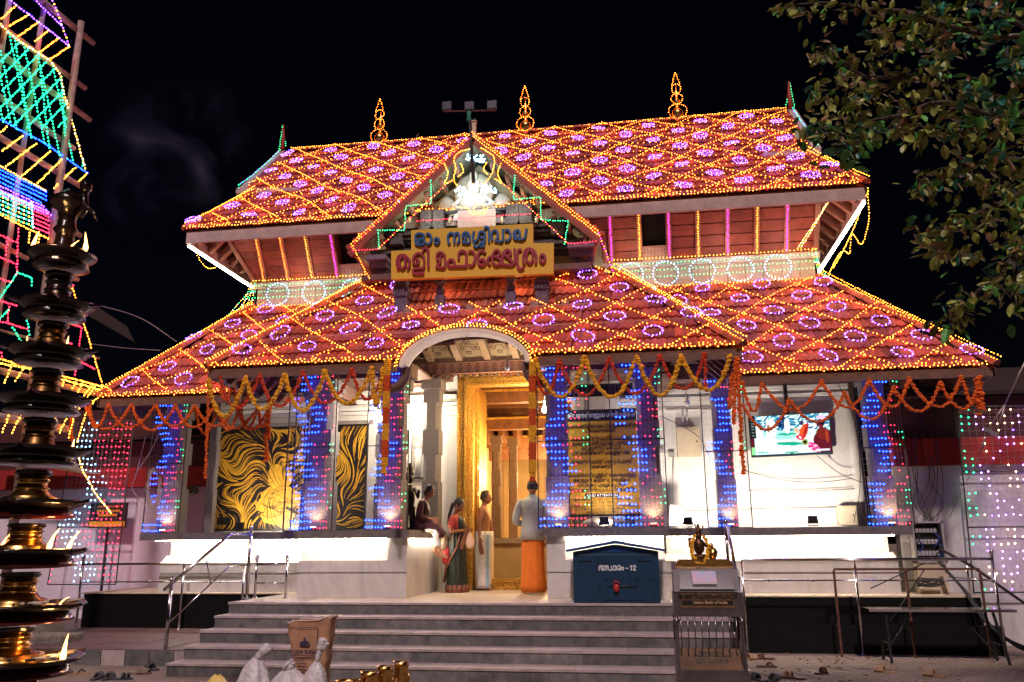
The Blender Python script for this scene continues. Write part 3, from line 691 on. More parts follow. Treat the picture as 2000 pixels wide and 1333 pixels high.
for sx, x in ((-1, ac - ar), (1, ac + ar)):
    c = [(x - sx * -.0, -.9, 3.36), (x + sx * .02, -.9, 3.2), (x + sx * .12, -.9, 3.08), (x + sx * .32, -.9, 3.02)]
    b = MB(); b.tube(crom(c), .07, 8); b.build('curved_bracket', WOODD, T)
# main lower roof
LO = Vector((-6.67, .2, 3.26)); LSL = 3.04; Lw = 14.39
def lower_hole(u, v):
    X = LO.x + u; Y = LO.y + v * S2; Z = LO.z + v * S2
    return abs(X) < 3.97 and Z < min(3.40 + (4 - abs(X)), Y + 4.40)
LS = Slope(LO, (1, 0, 0), (0, S2, S2), [(0, 0), (Lw, 0), (12.52, LSL), (1.67, LSL)], lower_hole)
LSA = Slope(LO, (1, 0, 0), (0, S2, S2), [(0, 0), (7, 0), (7, LSL), (1.67, LSL)], lower_hole); LSB = Slope(LO, (1, 0, 0), (0, S2, S2), [(7, 0), (Lw, 0), (12.52, LSL), (7, LSL)], lower_hole)
lower = slope_part('wing_roof', LSA); slope_part('wing_roof', LSB)
ridge_tiles(lower, LS.p(0, 0, .03), LS.p(1.67, LSL, .03)); ridge_tiles(lower, LS.p(Lw, 0, .03), LS.p(12.52, LSL, .03))
for tri in ([LS.p(0, 0), LS.p(1.67, LSL), (-6.67, 5, 3.3)], [LS.p(Lw, 0), LS.p(12.52, LSL), (7.72, 5, 3.3)]): b = MB(); b.prism(tri, (0, 0, -.05)); b.build('lower_side_roof', DECK, lower)
board('eave_board', -6.65, -4.0, .2, .24, 3.12, 3.25, WOODD); board('eave_board', 4.0, 7.70, .2, .24, 3.12, 3.25, WOODD)
for i in range(34):
    x = -6.3 + i * .42
    if -4.1 < x < 4.1: continue
    run = min(1.1, max(.06, (x + 6.67 if x < 0 else 7.72 - x) - .18)); b = MB(); b.bar((x, .26, 3.18), (x, .26 + run, 3.18 + run), .07, .10); b.build('rafter', WOODD, T)
for sx, x in ((-1, -6.64), (1, 7.69)): b = MB(); b.bar((x, .2, 3.19), (x, 4.5, 3.19), .04, .14); b.build('eave_board', WOODD, T)
# band under the upper storey
BY = 2.36; BX0, BX1 = -5.0, 5.86; BZ0, BZ1 = 5.30, 5.92
n = 34
for i in range(n):
    w = (BX1 - BX0) / n; x = BX0 + i * w; b = MB(); b.box(x + .004, x + w - .004, BY, BY + .05, BZ0, BZ1 - .12); b.build('band_panel', mat('band_white', (.55, .46, .38), .7, nscale=4, var=.1), T)
board('band_cornice', BX0 - .05, BX1 + .05, BY - .06, BY + .1, BZ1 - .12, BZ1, WHITE2); board('band_step', BX0 - .03, BX1 + .03, BY - .08, BY + .02, BZ0 - .1, BZ0 + .05, WHITE2)
board('storey_core', BX0 + .1, BX1 - .1, 2.95, 5.2, 4.5, 7.4, DRED)
b = MB(); b.box(BX0 + .1, BX1 - .1, BY + .06, 2.95, 5.0, 5.9); b.build('storey_floor', DRED, T)
b = MB(); b.box(BX0, BX0 + .05, BY, 6.0, BZ0, BZ1); b.box(BX1 - .05, BX1, BY, 6.0, BZ0, BZ1); b.build('band_side', WHITE2, T)
b = MB(); b.box(BX0 + .06, BX1 - .06, BY - .02, BY - .0, BZ0 + .056, BZ0 + .075); b.build('led_strip', emat('led_band', (1, .72, .45), 22), T)
# leaning timber wall of the upper storey
WB = Vector((0, 2.34, BZ1)); WT = Vector((0, 1.62, 7.0)); wd = (WT - WB); wl = wd.length; wd.normalize(); wn_ = Vector((1, 0, 0)).cross(wd) * -1
def leanp(x, t, h=0): return Vector((x, 0, 0)) + WB + wd * t - Vector((0, abs(wd.z), -abs(wd.y))) * 0 + Vector((0, -1, 0)) * h
def leanbox(name, x0, x1, t0, t1, h0, h1, m, par=None):
    b = MB(); b.hexa([leanp(x0, t0, h1), leanp(x1, t0, h1), leanp(x1, t0, h0), leanp(x0, t0, h0), leanp(x0, t1, h1), leanp(x1, t1, h1), leanp(x1, t1, h0), leanp(x0, t1, h0)]); return b.build(name, m, par or T)
def xat(px, py): return at(px, py, 2.05).x
postsR = [xat(x, 470) for x in (1115, 1193, 1249, 1307, 1364, 1422, 1480, 1539, 1600)]
postsL = [xat(x, 500) for x in (440, 510, 556, 604, 653, 708, 760)]
def quadbox(name, xb0, xt0, xb1, xt1, t0, t1, h0, h1, m):
    """a board of the leaning wall whose ends may slant: x at the foot (b) and at the top (t)"""
    e = lambda b_, t_, t: b_ + (t_ - b_) * t / wl; b = MB()
    b.hexa([leanp(e(xb0, xt0, t0), t0, h1), leanp(e(xb1, xt1, t0), t0, h1), leanp(e(xb1, xt1, t0), t0, h0), leanp(e(xb0, xt0, t0), t0, h0), leanp(e(xb0, xt0, t1), t1, h1), leanp(e(xb1, xt1, t1), t1, h1), leanp(e(xb1, xt1, t1), t1, h0), leanp(e(xb0, xt0, t1), t1, h0)]); return b.build(name, m, T)
def foot_x(x): return max(BX0 + .02, min(BX1 - .02, x))
def bays(posts, win, rows, gap):
    for k, (a, c) in enumerate(zip(posts, posts[1:])):
        fa, fc = foot_x(a), foot_x(c)
        if k == win:
            leanbox('window_dark_sheet', a + .05, c - .05, .16, wl, -.30, -.28, DARK)  # dark sheet stands in for the unlit room behind the window
            leanbox('window_jamb', a + .03, a + .05, .3, wl * .95, -.3, .0, WOODP); leanbox('window_jamb', c - .05, c - .03, .3, wl * .95, -.3, .0, WOODP)
            b = MB(); m_ = 7; s_ = (c - a - .1) / m_
            for q in range(m_ + 1): b.bar(leanp(a + .05 + q * s_, .03), leanp(a + .05 + q * s_, .27), .05, .02)
            for t in (.03, .11, .19, .27): b.bar(leanp(a + .05, t, .004), leanp(c - .05, t, .004), .02, .045)
            b.build('window_lattice', mat('pale_lattice', (.5, .38, .33), .7), T); continue
        h = wl / rows
        for r in range(rows): quadbox('wall_plank', fa + .05, a + .05, fc - .05, c - .05, r * h + gap, (r + 1) * h - gap, random.uniform(-.012, .0) - .02, .01 + random.uniform(0, .01), WOODP)
        quadbox('wall_backing', fa, a, fc, c, 0, wl, -.08, -.045, DARK)
    for x in posts: f_x = foot_x(x); quadbox('wall_post', f_x - .045, x - .045, f_x + .045, x + .045, -.02, wl, -.05, .06, WOODS)
bays(postsL, 4, 8, .004); bays(postsR, 2, 6, .012)
# upper roof
UO = Vector((-5.65, .75, 6.48)); USL = 3.05 / S2
US = Slope(UO, (1, 0, 0), (0, S2, S2), [(0, 0), (12.03, 0), (11.38, 1.62), (11.62, 1.85), (11.48, USL), (.65, USL), (.45, 1.95), (.70, 1.75)])
upper = slope_part('upper_roof', US)
ridge_tiles(upper, US.p(0, 0, .03), US.p(.70, 1.75, .03)); ridge_tiles(upper, US.p(12.03, 0, .03), US.p(11.38, 1.62, .03)); ridge_tiles(upper, US.p(.62, USL, .02), US.p(11.5, USL, .02))
b = MB(); b.prism([(-5.0, 3.8, 9.50), (5.8, 3.8, 9.50), (6.3, 6.8, 6.4), (-5.6, 6.8, 6.4)], (0, 0, -.05)); b.build('rear_slope', DECK, upper)
for sx, x in ((-1, -5.0), (1, 5.78)):
    b = MB(); b.prism([(x, 2.05, 7.75), (x, 5.6, 7.75), (x, 3.8, 9.45)], (.04, 0, 0)); b.build('gablet_wall', WOODD, upper)
    b = MB(); b.prism([(x - sx * .6, .8, 6.45), (x + sx * .62, .75, 6.45), (x + sx * .05, 2.0, 7.72), (x + sx * .05, 5.6, 7.72), (x + sx * .62, 6.8, 6.45)][1:], (0, 0, -.04)); b.build('hip_slope', DECK, upper)
# raised gablet verges
for sx, x0, x1 in ((-1, -5.32, -4.0), (1, 5.0, 5.98)):
    e = x0 if sx < 0 else x1; v0 = 1.75
    pts = [US.p(x0 - UO.x, v0, .12 if sx < 0 else .04), US.p(x1 - UO.x, v0 - (.0 if sx < 0 else .2), .04 if sx < 0 else .12)]
    b = MB(); b.hexa([pts[0] + Vector((0, -.02, -.10)), pts[1] + Vector((0, -.02, -.10)), pts[1] + Vector((0, .02, -.10)), pts[0] + Vector((0, .02, -.10)), pts[0] + Vector((0, -.02, .02)), pts[1] + Vector((0, -.02, .02)), pts[1] + Vector((0, .02, .02)), pts[0] + Vector((0, .02, .02))]); b.build('gablet_fascia', WOODL, upper)
    b = MB(); b.bar((e, 2.0, 7.78), (e, 3.8, 9.58), .05, .16, (1, 0, 0)); b.bar((e, 5.6, 7.78), (e, 3.8, 9.58), .05, .16, (1, 0, 0)); b.build('barge_board', WOODL, upper)
    b = MB(); b.prism([(e, 2.0, 7.80), (e - sx * .34, 2.0, 7.76), (e - sx * .34, 3.8, 9.53), (e, 3.8, 9.58)], (0, 0, -.03)); b.build('gablet_verge', TILE, upper)
    b = MB(); b.tube([(e, 3.8, 9.5), (e + sx * -.02, 3.8, 9.9), (e, 3.8, 10.25)], [.06, .05, .02], 8); b.build('roof_horn', mat('horn_red', (.3, .04, .03), .6), upper)
# eave fascia, rafter tails and soffit of the upper roof
b = MB(); b.box(-5.62, 6.35, .74, .80, 6.24, 6.44); b.build('eave_fascia', WOODL, upper)
for sx, x in ((-1, -5.62), (1, 6.35)): b = MB(); b.bar((x, .8, 6.34), (x, 6.6, 6.34), .05, .18); b.build('eave_fascia', WOODL, upper)
for i in range(30): x = -5.3 + i * .39; b = MB(); run = min(1.08, max(.1, min(x + 5.65, 6.38 - x) - .12)); b.prism([(x - .035, .82, 6.40), (x - .035, .82, 6.24), (x - .035, .82 + run, 6.24 + run), (x - .035, .82 + run, 6.40 + run)], (.07, 0, 0)); b.build('rafter_tail', WOODS, upper)
for sx, x in ((-1, -5.6), (1, 6.33)):
    for i in range(11): y = 1.1 + i * .42; run = min(1.0, y - .75 - .15) if y < 5.5 else .6; b = MB(); b.bar((x, y, 6.36), (x - sx * run, y, 6.36 + run * .94), .09, .14); b.build('rafter_tail', WOODS, upper)
    b = MB(); b.hexa([(x - sx * 1.15, 2.3, 5.9), (x - sx * 1.1, 2.3, 5.9), (x - sx * 1.1, 6, 5.9), (x - sx * 1.15, 6, 5.9), (x - sx * .5, 1.7, 6.95), (x - sx * .45, 1.7, 6.95), (x - sx * .45, 6.5, 6.95), (x - sx * .5, 6.5, 6.95)]); b.build('side_timber_wall', WOODP, T)
    b = MB(); b.bar((x + sx * .03, .85, 6.22), (x + sx * .03, 4.6, 6.22), .028, .028); b.build('tube_lamp', emat('tube_white', (1, .86, .66), 22), T)
# ---------------------------------------------------------------- gable over the porch
GA = Vector((-.14, .40, 7.70)); GL = Vector((-2.27, .40, 5.76)); GR = Vector((1.99, .40, 5.72))
gab = empty('front_gable', (0, 0, 0)); gab.parent = T
for E, nm in ((GL, -1), (GR, 1)):
    d = (GA - E); L = d.length; up = d.normalized()
    out = Vector((0, 1, 0)).cross(up) * nm
    if out.z < 0: out = -out
    b = MB(); b.prism([E, GA, GA + Vector((0, 2.2, 0)), E + Vector((0, 2.2, 0))], out * .07); sl = b.build('gable_roof', mat('grey_green_plaster', (.33, .33, .24), .8, nscale=4, var=.3), gab)
    b = MB(); b.bar(E - up * .05 + Vector((0, -.03, -.06)), GA + up * .02 + Vector((0, -.03, -.03)), .05, .12, out); b.build('barge_board', mat('barge_red', (.22, .05, .035), .6, var=.25), gab)
    b = MB()
    for i in range(int(L / .16)):
        p = E + up * (i * .16) + out * .085; b.tube([p + Vector((0, -.04, 0)), p + Vector((0, .5, 0)), p + Vector((0, 1.4, 0))], .05, 8)
    b.build('gable_tile_run', TILE, gab, kind='stuff')
    for i in range(7):
        p = E + up * (.25 + i * .36); b = MB(); b.bar(p + Vector((0, .02, -.13)) - out * .05, p + Vector((0, .55, -.13)) - out * .05, .06, .09); b.build('rafter', WOODS, gab)
FY = .92
b = MB(); b.prism([(-1.95, FY, 5.30), (1.72, FY, 5.30), (1.72, FY, 5.85), (-.13, FY, 7.45), (-1.95, FY, 5.85)], (0, .12, 0)); b.build('gable_wall', mat('gable_painted', (.30, .27, .16), .8, nscale=3, var=.3, col2=(.45, .38, .22)), gab)
SIL = mat('sooted_granite', (.07, .055, .06), .8, nscale=20, var=.4, bump=.8)
for z, x0, x1 in ((5.95, -1.75, 1.5), (6.30, -1.15, .9), (5.62, -2.0, 1.75)):
    for k, (dz, dd) in enumerate(((0, .16), (.06, .22), (.13, .28), (.19, .18))):
        if z == 6.30 and k > 2: continue
        b = MB(); b.box(x0 - k * .02, x1 + k * .02, FY - dd, FY - .001, z + dz + .001, z + dz + .055); b.build('stone_moulding', SIL, gab)
for x in (-1.55, -1.0, -.80, .52, .75, 1.3): b = MB(); b.box(x - .11, x + .11, FY - .34, FY - .002, 5.90, 6.12 if abs(x + .13) > .9 else 6.5); b.box(x - .14, x + .14, FY - .37, FY - .002, 6.125, 6.16); b.build('stone_bracket', SIL, gab)
board('white_panel', at(895, 435, .5).x, at(968, 430, .5).x, .45, .50, at(930, 446, .5).z, at(930, 412, .5).z, WHITE, gab)
# plaster relief (generic seated figure with halo) high in the gable
b = MB(); c = at(925, 372, .75)
b.lathe([(.02, 0), (.34, .02), (.36, .05), (.33, .09), (.05, .10)], (0, 0, 0), 24)
rel = b.build('plaster_halo', mat('relief_plaster', (.50, .46, .36), .7, nscale=6, var=.25), gab); rel.matrix_local = Matrix.Translation((c.x, .84, c.z - .02)) @ Matrix.Rotation(PI / 2, 4, 'X')
b = MB(); b.ell((c.x, .74, c.z + .05), (.13, .10, .17), 12, 8); b.ell((c.x, .74, c.z - .28), (.26, .13, .22), 14, 8); b.ell((c.x, .72, c.z + .26), (.08, .07, .10), 10, 6)
b.ell((c.x - .3, .78, c.z - .42), (.22, .12, .10), 10, 6); b.ell((c.x + .3, .78, c.z - .42), (.22, .12, .10), 10, 6)
for sx in (-1, 1): b.tube([(c.x + sx * .2, .74, c.z - .15), (c.x + sx * .36, .70, c.z - .3), (c.x + sx * .2, .66, c.z - .38)], .05, 8); b.ell((c.x + sx * .5, .85, c.z - .25), (.16, .05, .2), 12, 6)
b.build('plaster_figure', mat('relief_white', (.62, .58, .50), .6), gab)
b = MB(); b.prism([(c.x - .36, .62, c.z - .60), (c.x + .34, .62, c.z - .60), (c.x + .2, .70, c.z - .25), (c.x - .2, .70, c.z - .25)], (0, .05, 0)); b.build('marble_slab', WHITE, gab)
b = MB(); p0 = at(925, 275, .35); b.box(p0.x - .035, p0.x + .035, .36, .44, 7.62, at(925, 240, .4).z); b.prism([(p0.x - .05, .34, at(925, 240, .4).z), (p0.x + .05, .34, at(925, 240, .4).z), (p0.x, .4, at(925, 230, .4).z)], (0, .1, 0)); b.build('gable_finial', CREAM, gab)
# dark underside of the gable floor and side soffits
board('gable_soffit', -2.1, 1.85, .45, 2.3, 5.22, 5.32, WOODD, gab)
for sx, x in ((-1, -1.95), (1, 1.78)):
    for k in range(3): b = MB(); b.box(x - (.05 if sx < 0 else .30) + k * .02, x + (.30 if sx < 0 else .14) - k * .02, .35 + k * .12, .9, 5.56 - k * .10, 5.64 - k * .10); b.build('corner_moulding', mat('lilac_grey_paint', (.17, .13, .19), .7), gab)
    b = MB(); E = GL if sx < 0 else GR; b.prism([E + Vector((0, .02, -.05)), E + Vector((-sx * .5, .3, -.38)), E + Vector((-sx * .62, .4, -.66)), E + Vector((-sx * .25, .9, -.55))], (0, .06, .0)); b.build('corner_tile_skirt', mat('orange_wood', (.42, .14, .04), .7, var=.3), gab)
    for q in range(5): b = MB(); s0 = E + Vector((-sx * .06 * q, .05 + q * .03, -.06 - q * .05)); b.bar(s0, s0 + Vector((-sx * .3, .25, -.30)), .035, .03); b.build('skirt_slat', WOODS, gab)
for k in range(4):
    px = (800, 880, 980, 1048)[k]
    b = MB(); x = at(px, 412, .62).x; b.ell((x, .60, at(px, 430, .6).z), (.035, .035, .07), 6, 5); b.build('stone_pendant', CREAM, gab)
# four carved posts on the porch roof under the board
for i, px in enumerate((785, 859, 998, 1060)):
    x = at(px, 608, .1).x; big = i in (0, 3); b = MB(); z0 = 4.50; w = .085 if big else .06
    b.box(x - w - .02, x + w + .02, .10 - w, .10 + w, z0, z0 + .26)
    if big:
        b.box(x - w - .03, x + w + .03, .08 - w, .10 + w, z0 + .26, z0 + .42); b.box(x - w, x + w, .10 - w, .10 + w, z0 + .42, z0 + .72)
        for q in range(4): b.box(x - w - .035 + q * .05, x - w + q * .05, .055 - w, .08 - w, z0 + .27, z0 + .40)
    else:
        for q in range(3): b.lathe([(.045, 0), (w + .02, .04), (w + .02, .09), (.045, .13)], (x, .1, z0 + .27 + q * .14), 12)
    b.build('carved_post', mat('carved_post_stone', (.12, .10, .125), .8, nscale=14, var=.4, bump=.8), gab)
# ---------------------------------------------------------------- the name board
sgn = MB(); q = lambda px, py: at(px, py, -.16)
A = [q(764, 546), q(1081, 535), q(1081, 475), q(1041, 475.5), q(1041, 437), q(803, 450), q(803, 489), q(764, 490.5)]
sgn.prism([(p.x, -.16, p.z) for p in A], (0, .10, 0)); sg = sgn.build('name_board', YELSIGN)
tag(sg, 'yellow stepped name board with raised blue and maroon lettering over the porch', 'sign')
def s3(x, y): p = at(740 + x / 5.5556, 420 + y / 5.5556, -.165); return Vector((p.x, -.165, p.z))
def circ(cx, cy, rx, ry, n=11): return [(cx + rx * math.cos(2 * PI * i / (n - 1)), cy + ry * math.sin(2 * PI * i / (n - 1))) for i in range(n)]
row1 = [[(402, 262), (402, 232), (425, 212), (462, 210), (492, 228), (490, 256), (462, 268), (440, 266)], [(462, 268), (492, 282), (498, 310), (470, 330), (425, 328), (402, 305), (402, 262)], [(440, 266), (427, 285), (438, 303), (454, 298)],
        [(520, 212), (547, 212), (570, 240), (572, 290), (550, 320), (520, 320)], circ(632, 288, 25, 29),
        [(768, 316), (754, 290), (754, 235), (777, 206), (805, 208), (822, 235), (822, 312)], [(822, 240), (838, 206), (864, 206), (873, 235), (873, 285), (856, 312)],
        [(915, 250), (912, 222), (935, 198), (965, 200), (986, 230)], [(986, 226), (986, 304), (908, 304)], [(950, 222), (945, 268), (915, 302)],
        [(1032, 190), (1024, 230), (1026, 270), (1047, 290), (1074, 275), (1085, 235), (1097, 198), (1122, 188), (1150, 205), (1153, 245), (1130, 260), (1108, 248)], [(1047, 290), (1036, 330), (1060, 356), (1090, 338), (1110, 312), (1140, 322), (1138, 350), (1110, 350)], [(1150, 250), (1150, 296), (1118, 298)],
        [(1152, 152), (1166, 136), (1190, 146), (1197, 180), (1197, 296)],
        [(1232, 278), (1224, 222), (1242, 182), (1270, 176), (1290, 200), (1292, 250), (1268, 286)], [(1268, 288), (1342, 288), (1350, 168)],
        [(1374, 174), (1405, 172), (1427, 200), (1429, 250), (1405, 283), (1374, 283)],
        [(1478, 180), (1464, 215), (1472, 255), (1500, 270), (1528, 240), (1528, 190), (1506, 172), (1486, 190), (1490, 230), (1520, 268), (1558, 270), (1588, 248), (1604, 162)]]
row2 = [[(215, 592), (200, 530), (215, 462), (255, 442), (295, 450), (334, 500), (335, 560), (318, 592)], [(262, 444), (228, 500), (236, 568), (264, 588), (292, 550), (288, 480), (262, 444)],
        [(480, 588), (494, 560), (490, 470), (460, 428), (415, 430), (382, 470), (378, 518), (405, 543), (434, 528), (430, 490), (410, 487)], [(484, 586), (400, 590), (377, 612), (388, 640), (488, 638)],
        [(482, 404), (490, 374), (518, 370), (538, 400), (540, 580)],
        [(640, 500), (632, 452), (655, 417), (690, 417), (715, 445)], [(715, 440), (718, 570), (625, 570)], [(675, 452), (666, 520), (635, 565)],
        [(762, 563), (753, 530), (770, 497), (800, 492), (822, 515), (822, 560)], [(775, 567), (950, 562)], [(870, 480), (870, 432), (895, 400), (930, 400), (953, 430), (952, 558)],
        [(980, 404), (1015, 402), (1043, 432), (1043, 508), (1015, 552), (980, 552)],
        [(1153, 417), (1130, 397), (1095, 407), (1079, 450), (1083, 518), (1110, 550), (1146, 540), (1153, 508), (1128, 487), (1106, 500)],
        [(1204, 543), (1182, 510), (1200, 472), (1240, 457), (1290, 467), (1328, 500), (1310, 543), (1270, 548), (1240, 518), (1237, 452), (1265, 397), (1298, 394), (1316, 425), (1300, 458)],
        [(1330, 543), (1468, 538), (1474, 378)], [(1348, 543), (1342, 482), (1360, 412), (1395, 387), (1428, 402), (1428, 438), (1395, 458), (1372, 440), (1380, 402)], [(1395, 458), (1438, 500), (1466, 536)],
        [(1545, 382), (1512, 396), (1504, 500), (1517, 578), (1545, 593), (1568, 578)], [(1580, 538), (1567, 470), (1592, 392), (1635, 374), (1690, 402), (1710, 460), (1704, 528)], [(1635, 376), (1603, 440), (1612, 508), (1645, 528), (1672, 490), (1668, 412), (1635, 376)],
        circ(1778, 478, 27, 42)]
for rows, grp, w_, d_, m_ in ((row1, ((0, 4), (4, 5), (5, 7), (7, 10), (10, 13), (13, 14), (14, 16), (16, 17), (17, 18)), .034, .035, SBLUE), (row2, ((0, 2), (2, 4), (4, 5), (5, 8), (8, 11), (11, 12), (12, 13), (13, 14), (14, 17), (17, 18), (18, 20), (20, 21)), .038, .038, SRED)):
    for a_, b_ in grp: stroke_text('blue_letter' if m_ is SBLUE else 'maroon_letter', rows[a_:b_], s3, w_, d_, m_, sg)

# ================================================================ LIGHT STRINGS ON THE ROOFS
def isunder(u, v):   # part of the upper roof hidden behind the gable, part of the porch roof beside the name board
    return False
net('lattice of orange fairy lights stretched over the upper tiled roof', US, cell=(1.0, 1.02), off=(.15, .22), rlabel=[('upper', -9, 99)], rgroup='purple light rings on the upper roof', cross=True, rr=.14, skip=lambda u, v: 4.6 < u < 6.4 and v < 1.9 and abs(u - 5.5) < (1.9 - v) * .9 + .25)
for S_w, n_w in ((LSA, 'left'), (LSB, 'right')): net('lattice of orange fairy lights over the lower roof of the %s wing' % n_w, S_w, cell=(1.05, .96), off=(.5, .30), h=.11, rlabel=[(n_w + ' wing', -9, 99)], rgroup='purple light rings on the wing roofs', rr=.155)
PSn = Slope(PO, (1, 0, 0), (0, S2, S2), PS.poly, lambda u, v: arch_hole(u, v) or (2.62 < u < 5.28 and v > 1.52))
net('lattice of orange fairy lights over the porch roof below the name board', PSn, cell=(1.06, .96), off=(.45, .30), rlabel=[('porch', -9, 99)], rgroup='purple light rings on the porch roof', rr=.16)
def up(pts, dz=.06, dy=0): return [Vector(p) + Vector((0, dy, dz)) for p in pts]
def line3(a, b, sagv=0, n=24): return sag(a, b, sagv, n)
light_string('yellow and orange fairy lights along the ridge of the upper roof', [(line3(US.p(.6, USL, .12), US.p(11.5, USL, .12), .03), ['yellow', 'orange', 'yellow'])], sp=.05)
for k, (a, b_, l) in enumerate(((US.p(0, 0, .10), US.p(.70, 1.75, .12), 'left hip of the upper roof'), (US.p(12.03, 0, .10), US.p(11.38, 1.62, .12), 'right hip of the upper roof'),
        (LS.p(0, 0, .12), LS.p(1.67, LSL, .12), 'left hip of the lower roof'), (LS.p(Lw, 0, .12), LS.p(12.52, LSL, .12), 'right hip of the lower roof'),
        (PS.p(0, 0, .12), PS.p(hw, SL, .12), 'left hip of the porch roof'), (PS.p(8, 0, .12), PS.p(8 - hw, SL, .12), 'right hip of the porch roof'))):
    light_string('double row of yellow fairy lights on the ' + l, [(line3(a, b_, -.02), ['yellow', 'orange']), ([p + Vector((.04, -.03, .05)) for p in line3(a, b_, .03)], ['yellow', 'yellow', 'orange'])], sp=.05)
def eave(label, S, u0, u1, v=.03, wob=.03):
    a = [S.p(u0 + (u1 - u0) * i / 60, v, .09 + wob * .3 * math.sin(i * 1.7)) for i in range(61)]; c = [p + Vector((0, -.02, -.045 + .018 * math.sin(i * 2.3))) for i, p in enumerate(a)]
    light_string(label, [(a, ['orange', 'yellow', 'orange', None]), (c, ['yellow'])], sp=.06)
eave('thick row of yellow fairy lights along the eave of the upper roof', US, .05, 12.0)
eave('row of yellow fairy lights along the eave of the left wing', LS, .05, 2.7); eave('row of yellow fairy lights along the eave of the right wing', LS, 10.7, 14.3)
eave('row of yellow fairy lights along the porch eave left of the arch', PS, .05, 3.0); eave('row of yellow fairy lights along the porch eave right of the arch', PS, 5.05, 7.95)
light_string('yellow fairy lights following the white entrance arch', [([P_(PI * k / 30, .10, -1.09) for k in range(31)], ['yellow']), ([P_(PI * k / 30, .15, -1.02) for k in range(31)], ['orange', 'yellow'])], sp=.05)
# gable strings
e1, e2, e3 = GL + Vector((0, -.06, .10)), GA + Vector((0, -.06, .10)), GR + Vector((0, -.06, .10))
light_string('orange fairy lights along the two sloping edges of the front gable', [(line3(e1, e2), 'orange'), (line3(e2, e3), 'orange'), ([p + Vector((0, -.02, -.07)) for p in line3(e1, e2)], ['red', 'orange']), ([p + Vector((0, -.02, -.07)) for p in line3(e2, e3)], ['orange', 'yellow']), (line3(e3, at(1200, 538, .3)), ['orange', 'magenta']), (line3(e1, at(722, 545, .3)), ['orange'])], sp=.05)
gp = lambda *xy: [at(x, y, .33) for x, y in xy]
light_string('red fairy lights strung straight across the gable and its inner edges', [(gp((690, 490), (738, 487)), 'red'), (gp((738, 487), (880, 352)), ['red', 'orange']), (gp((815, 432), (1040, 418)), 'red'), (gp((1110, 476), (975, 352)), ['red', 'orange']), (gp((1110, 476), (1165, 472)), 'red')], sp=.05)
light_string('green stepped fairy lights on the left slope of the gable', [(gp((841, 352), (842, 398), (793, 403), (790, 450), (738, 450), (741, 487)), 'green')], sp=.042)
light_string('green stepped fairy lights on the right slope of the gable', [(gp((1005, 343), (1003, 390), (1055, 385), (1057, 430), (1110, 432), (1102, 478)), 'green')], sp=.042)
om = [(918, 292), (898, 297), (887, 310), (890, 330), (886, 350), (895, 365), (915, 375)]
om2 = [(940, 290), (958, 300), (966, 315), (960, 340), (950, 355), (935, 365)]
light_string('yellow fairy lights drawn as a sacred emblem in the gable top', [(crom(gp(*om)), 'yellow'), (crom(gp(*om2)), 'yellow'), (crom(gp((868, 320), (875, 340), (868, 360), (885, 352))), 'yellow'), (crom(gp((978, 320), (972, 340), (980, 358), (965, 348))), 'yellow'), (crom(gp((900, 320), (905, 335), (895, 345))), 'yellow'), (crom(gp((950, 318), (945, 332), (955, 342))), 'yellow'),
    (gp((925, 360), (926, 400)), ['yellow']), (crom(gp((895, 405), (915, 408), (920, 418), (940, 415), (945, 400), (930, 402), (926, 416), (945, 418), (955, 402))), 'yellow')], sp=.035)
light_string('short yellow string of lights on the roof left of the name board', [(line3(at(705, 551, .75), at(790, 551, .75), .01), ['yellow', 'orange'])], sp=.05); light_string('short yellow string of lights on the roof right of the name board', [(line3(at(1085, 547, .75), at(1192, 528, .75), .01), ['yellow', 'orange'])], sp=.05)
P = []
for (cx_, cy_) in ((922, 308), (940, 310), (900, 371), (906, 376), (950, 366), (958, 372)):
    for i in range(16): P.append(at(cx_ + random.uniform(-11, 11), cy_ + random.uniform(-6, 7), .30))
w = MB(); w.tube(P[:20], .004, 3, cap=False); o = w.build('light_cluster', WIREO); tag(o, 'cluster of cool white fairy lights around the plaster figure in the gable', 'light cluster'); V, F = bulb_mesh(P, .018); np_obj('cyan_bulbs', V, F, BUL['cyan'], o, kind='stuff')
lamp('gable_fill', 'POINT', (-.13, .35, 6.95), 4, (.8, .95, .85), gab, size=.1); lamp('gable_fill', 'POINT', (-.85, .30, 6.3), 5, (.85, 1, .75), gab, size=.1); lamp('gable_fill', 'POINT', (.6, .30, 6.3), 5, (.85, 1, .75), gab, size=.1); lamp('board_back_fill', 'POINT', (-.6, .22, 4.98), 2.5, (1, .45, .2), gab, size=.08); lamp('board_back_fill', 'POINT', (.65, .22, 4.98), 2.5, (1, .45, .2), gab, size=.08)  # added point lights with no fixture: gable fill, orange fill behind the board
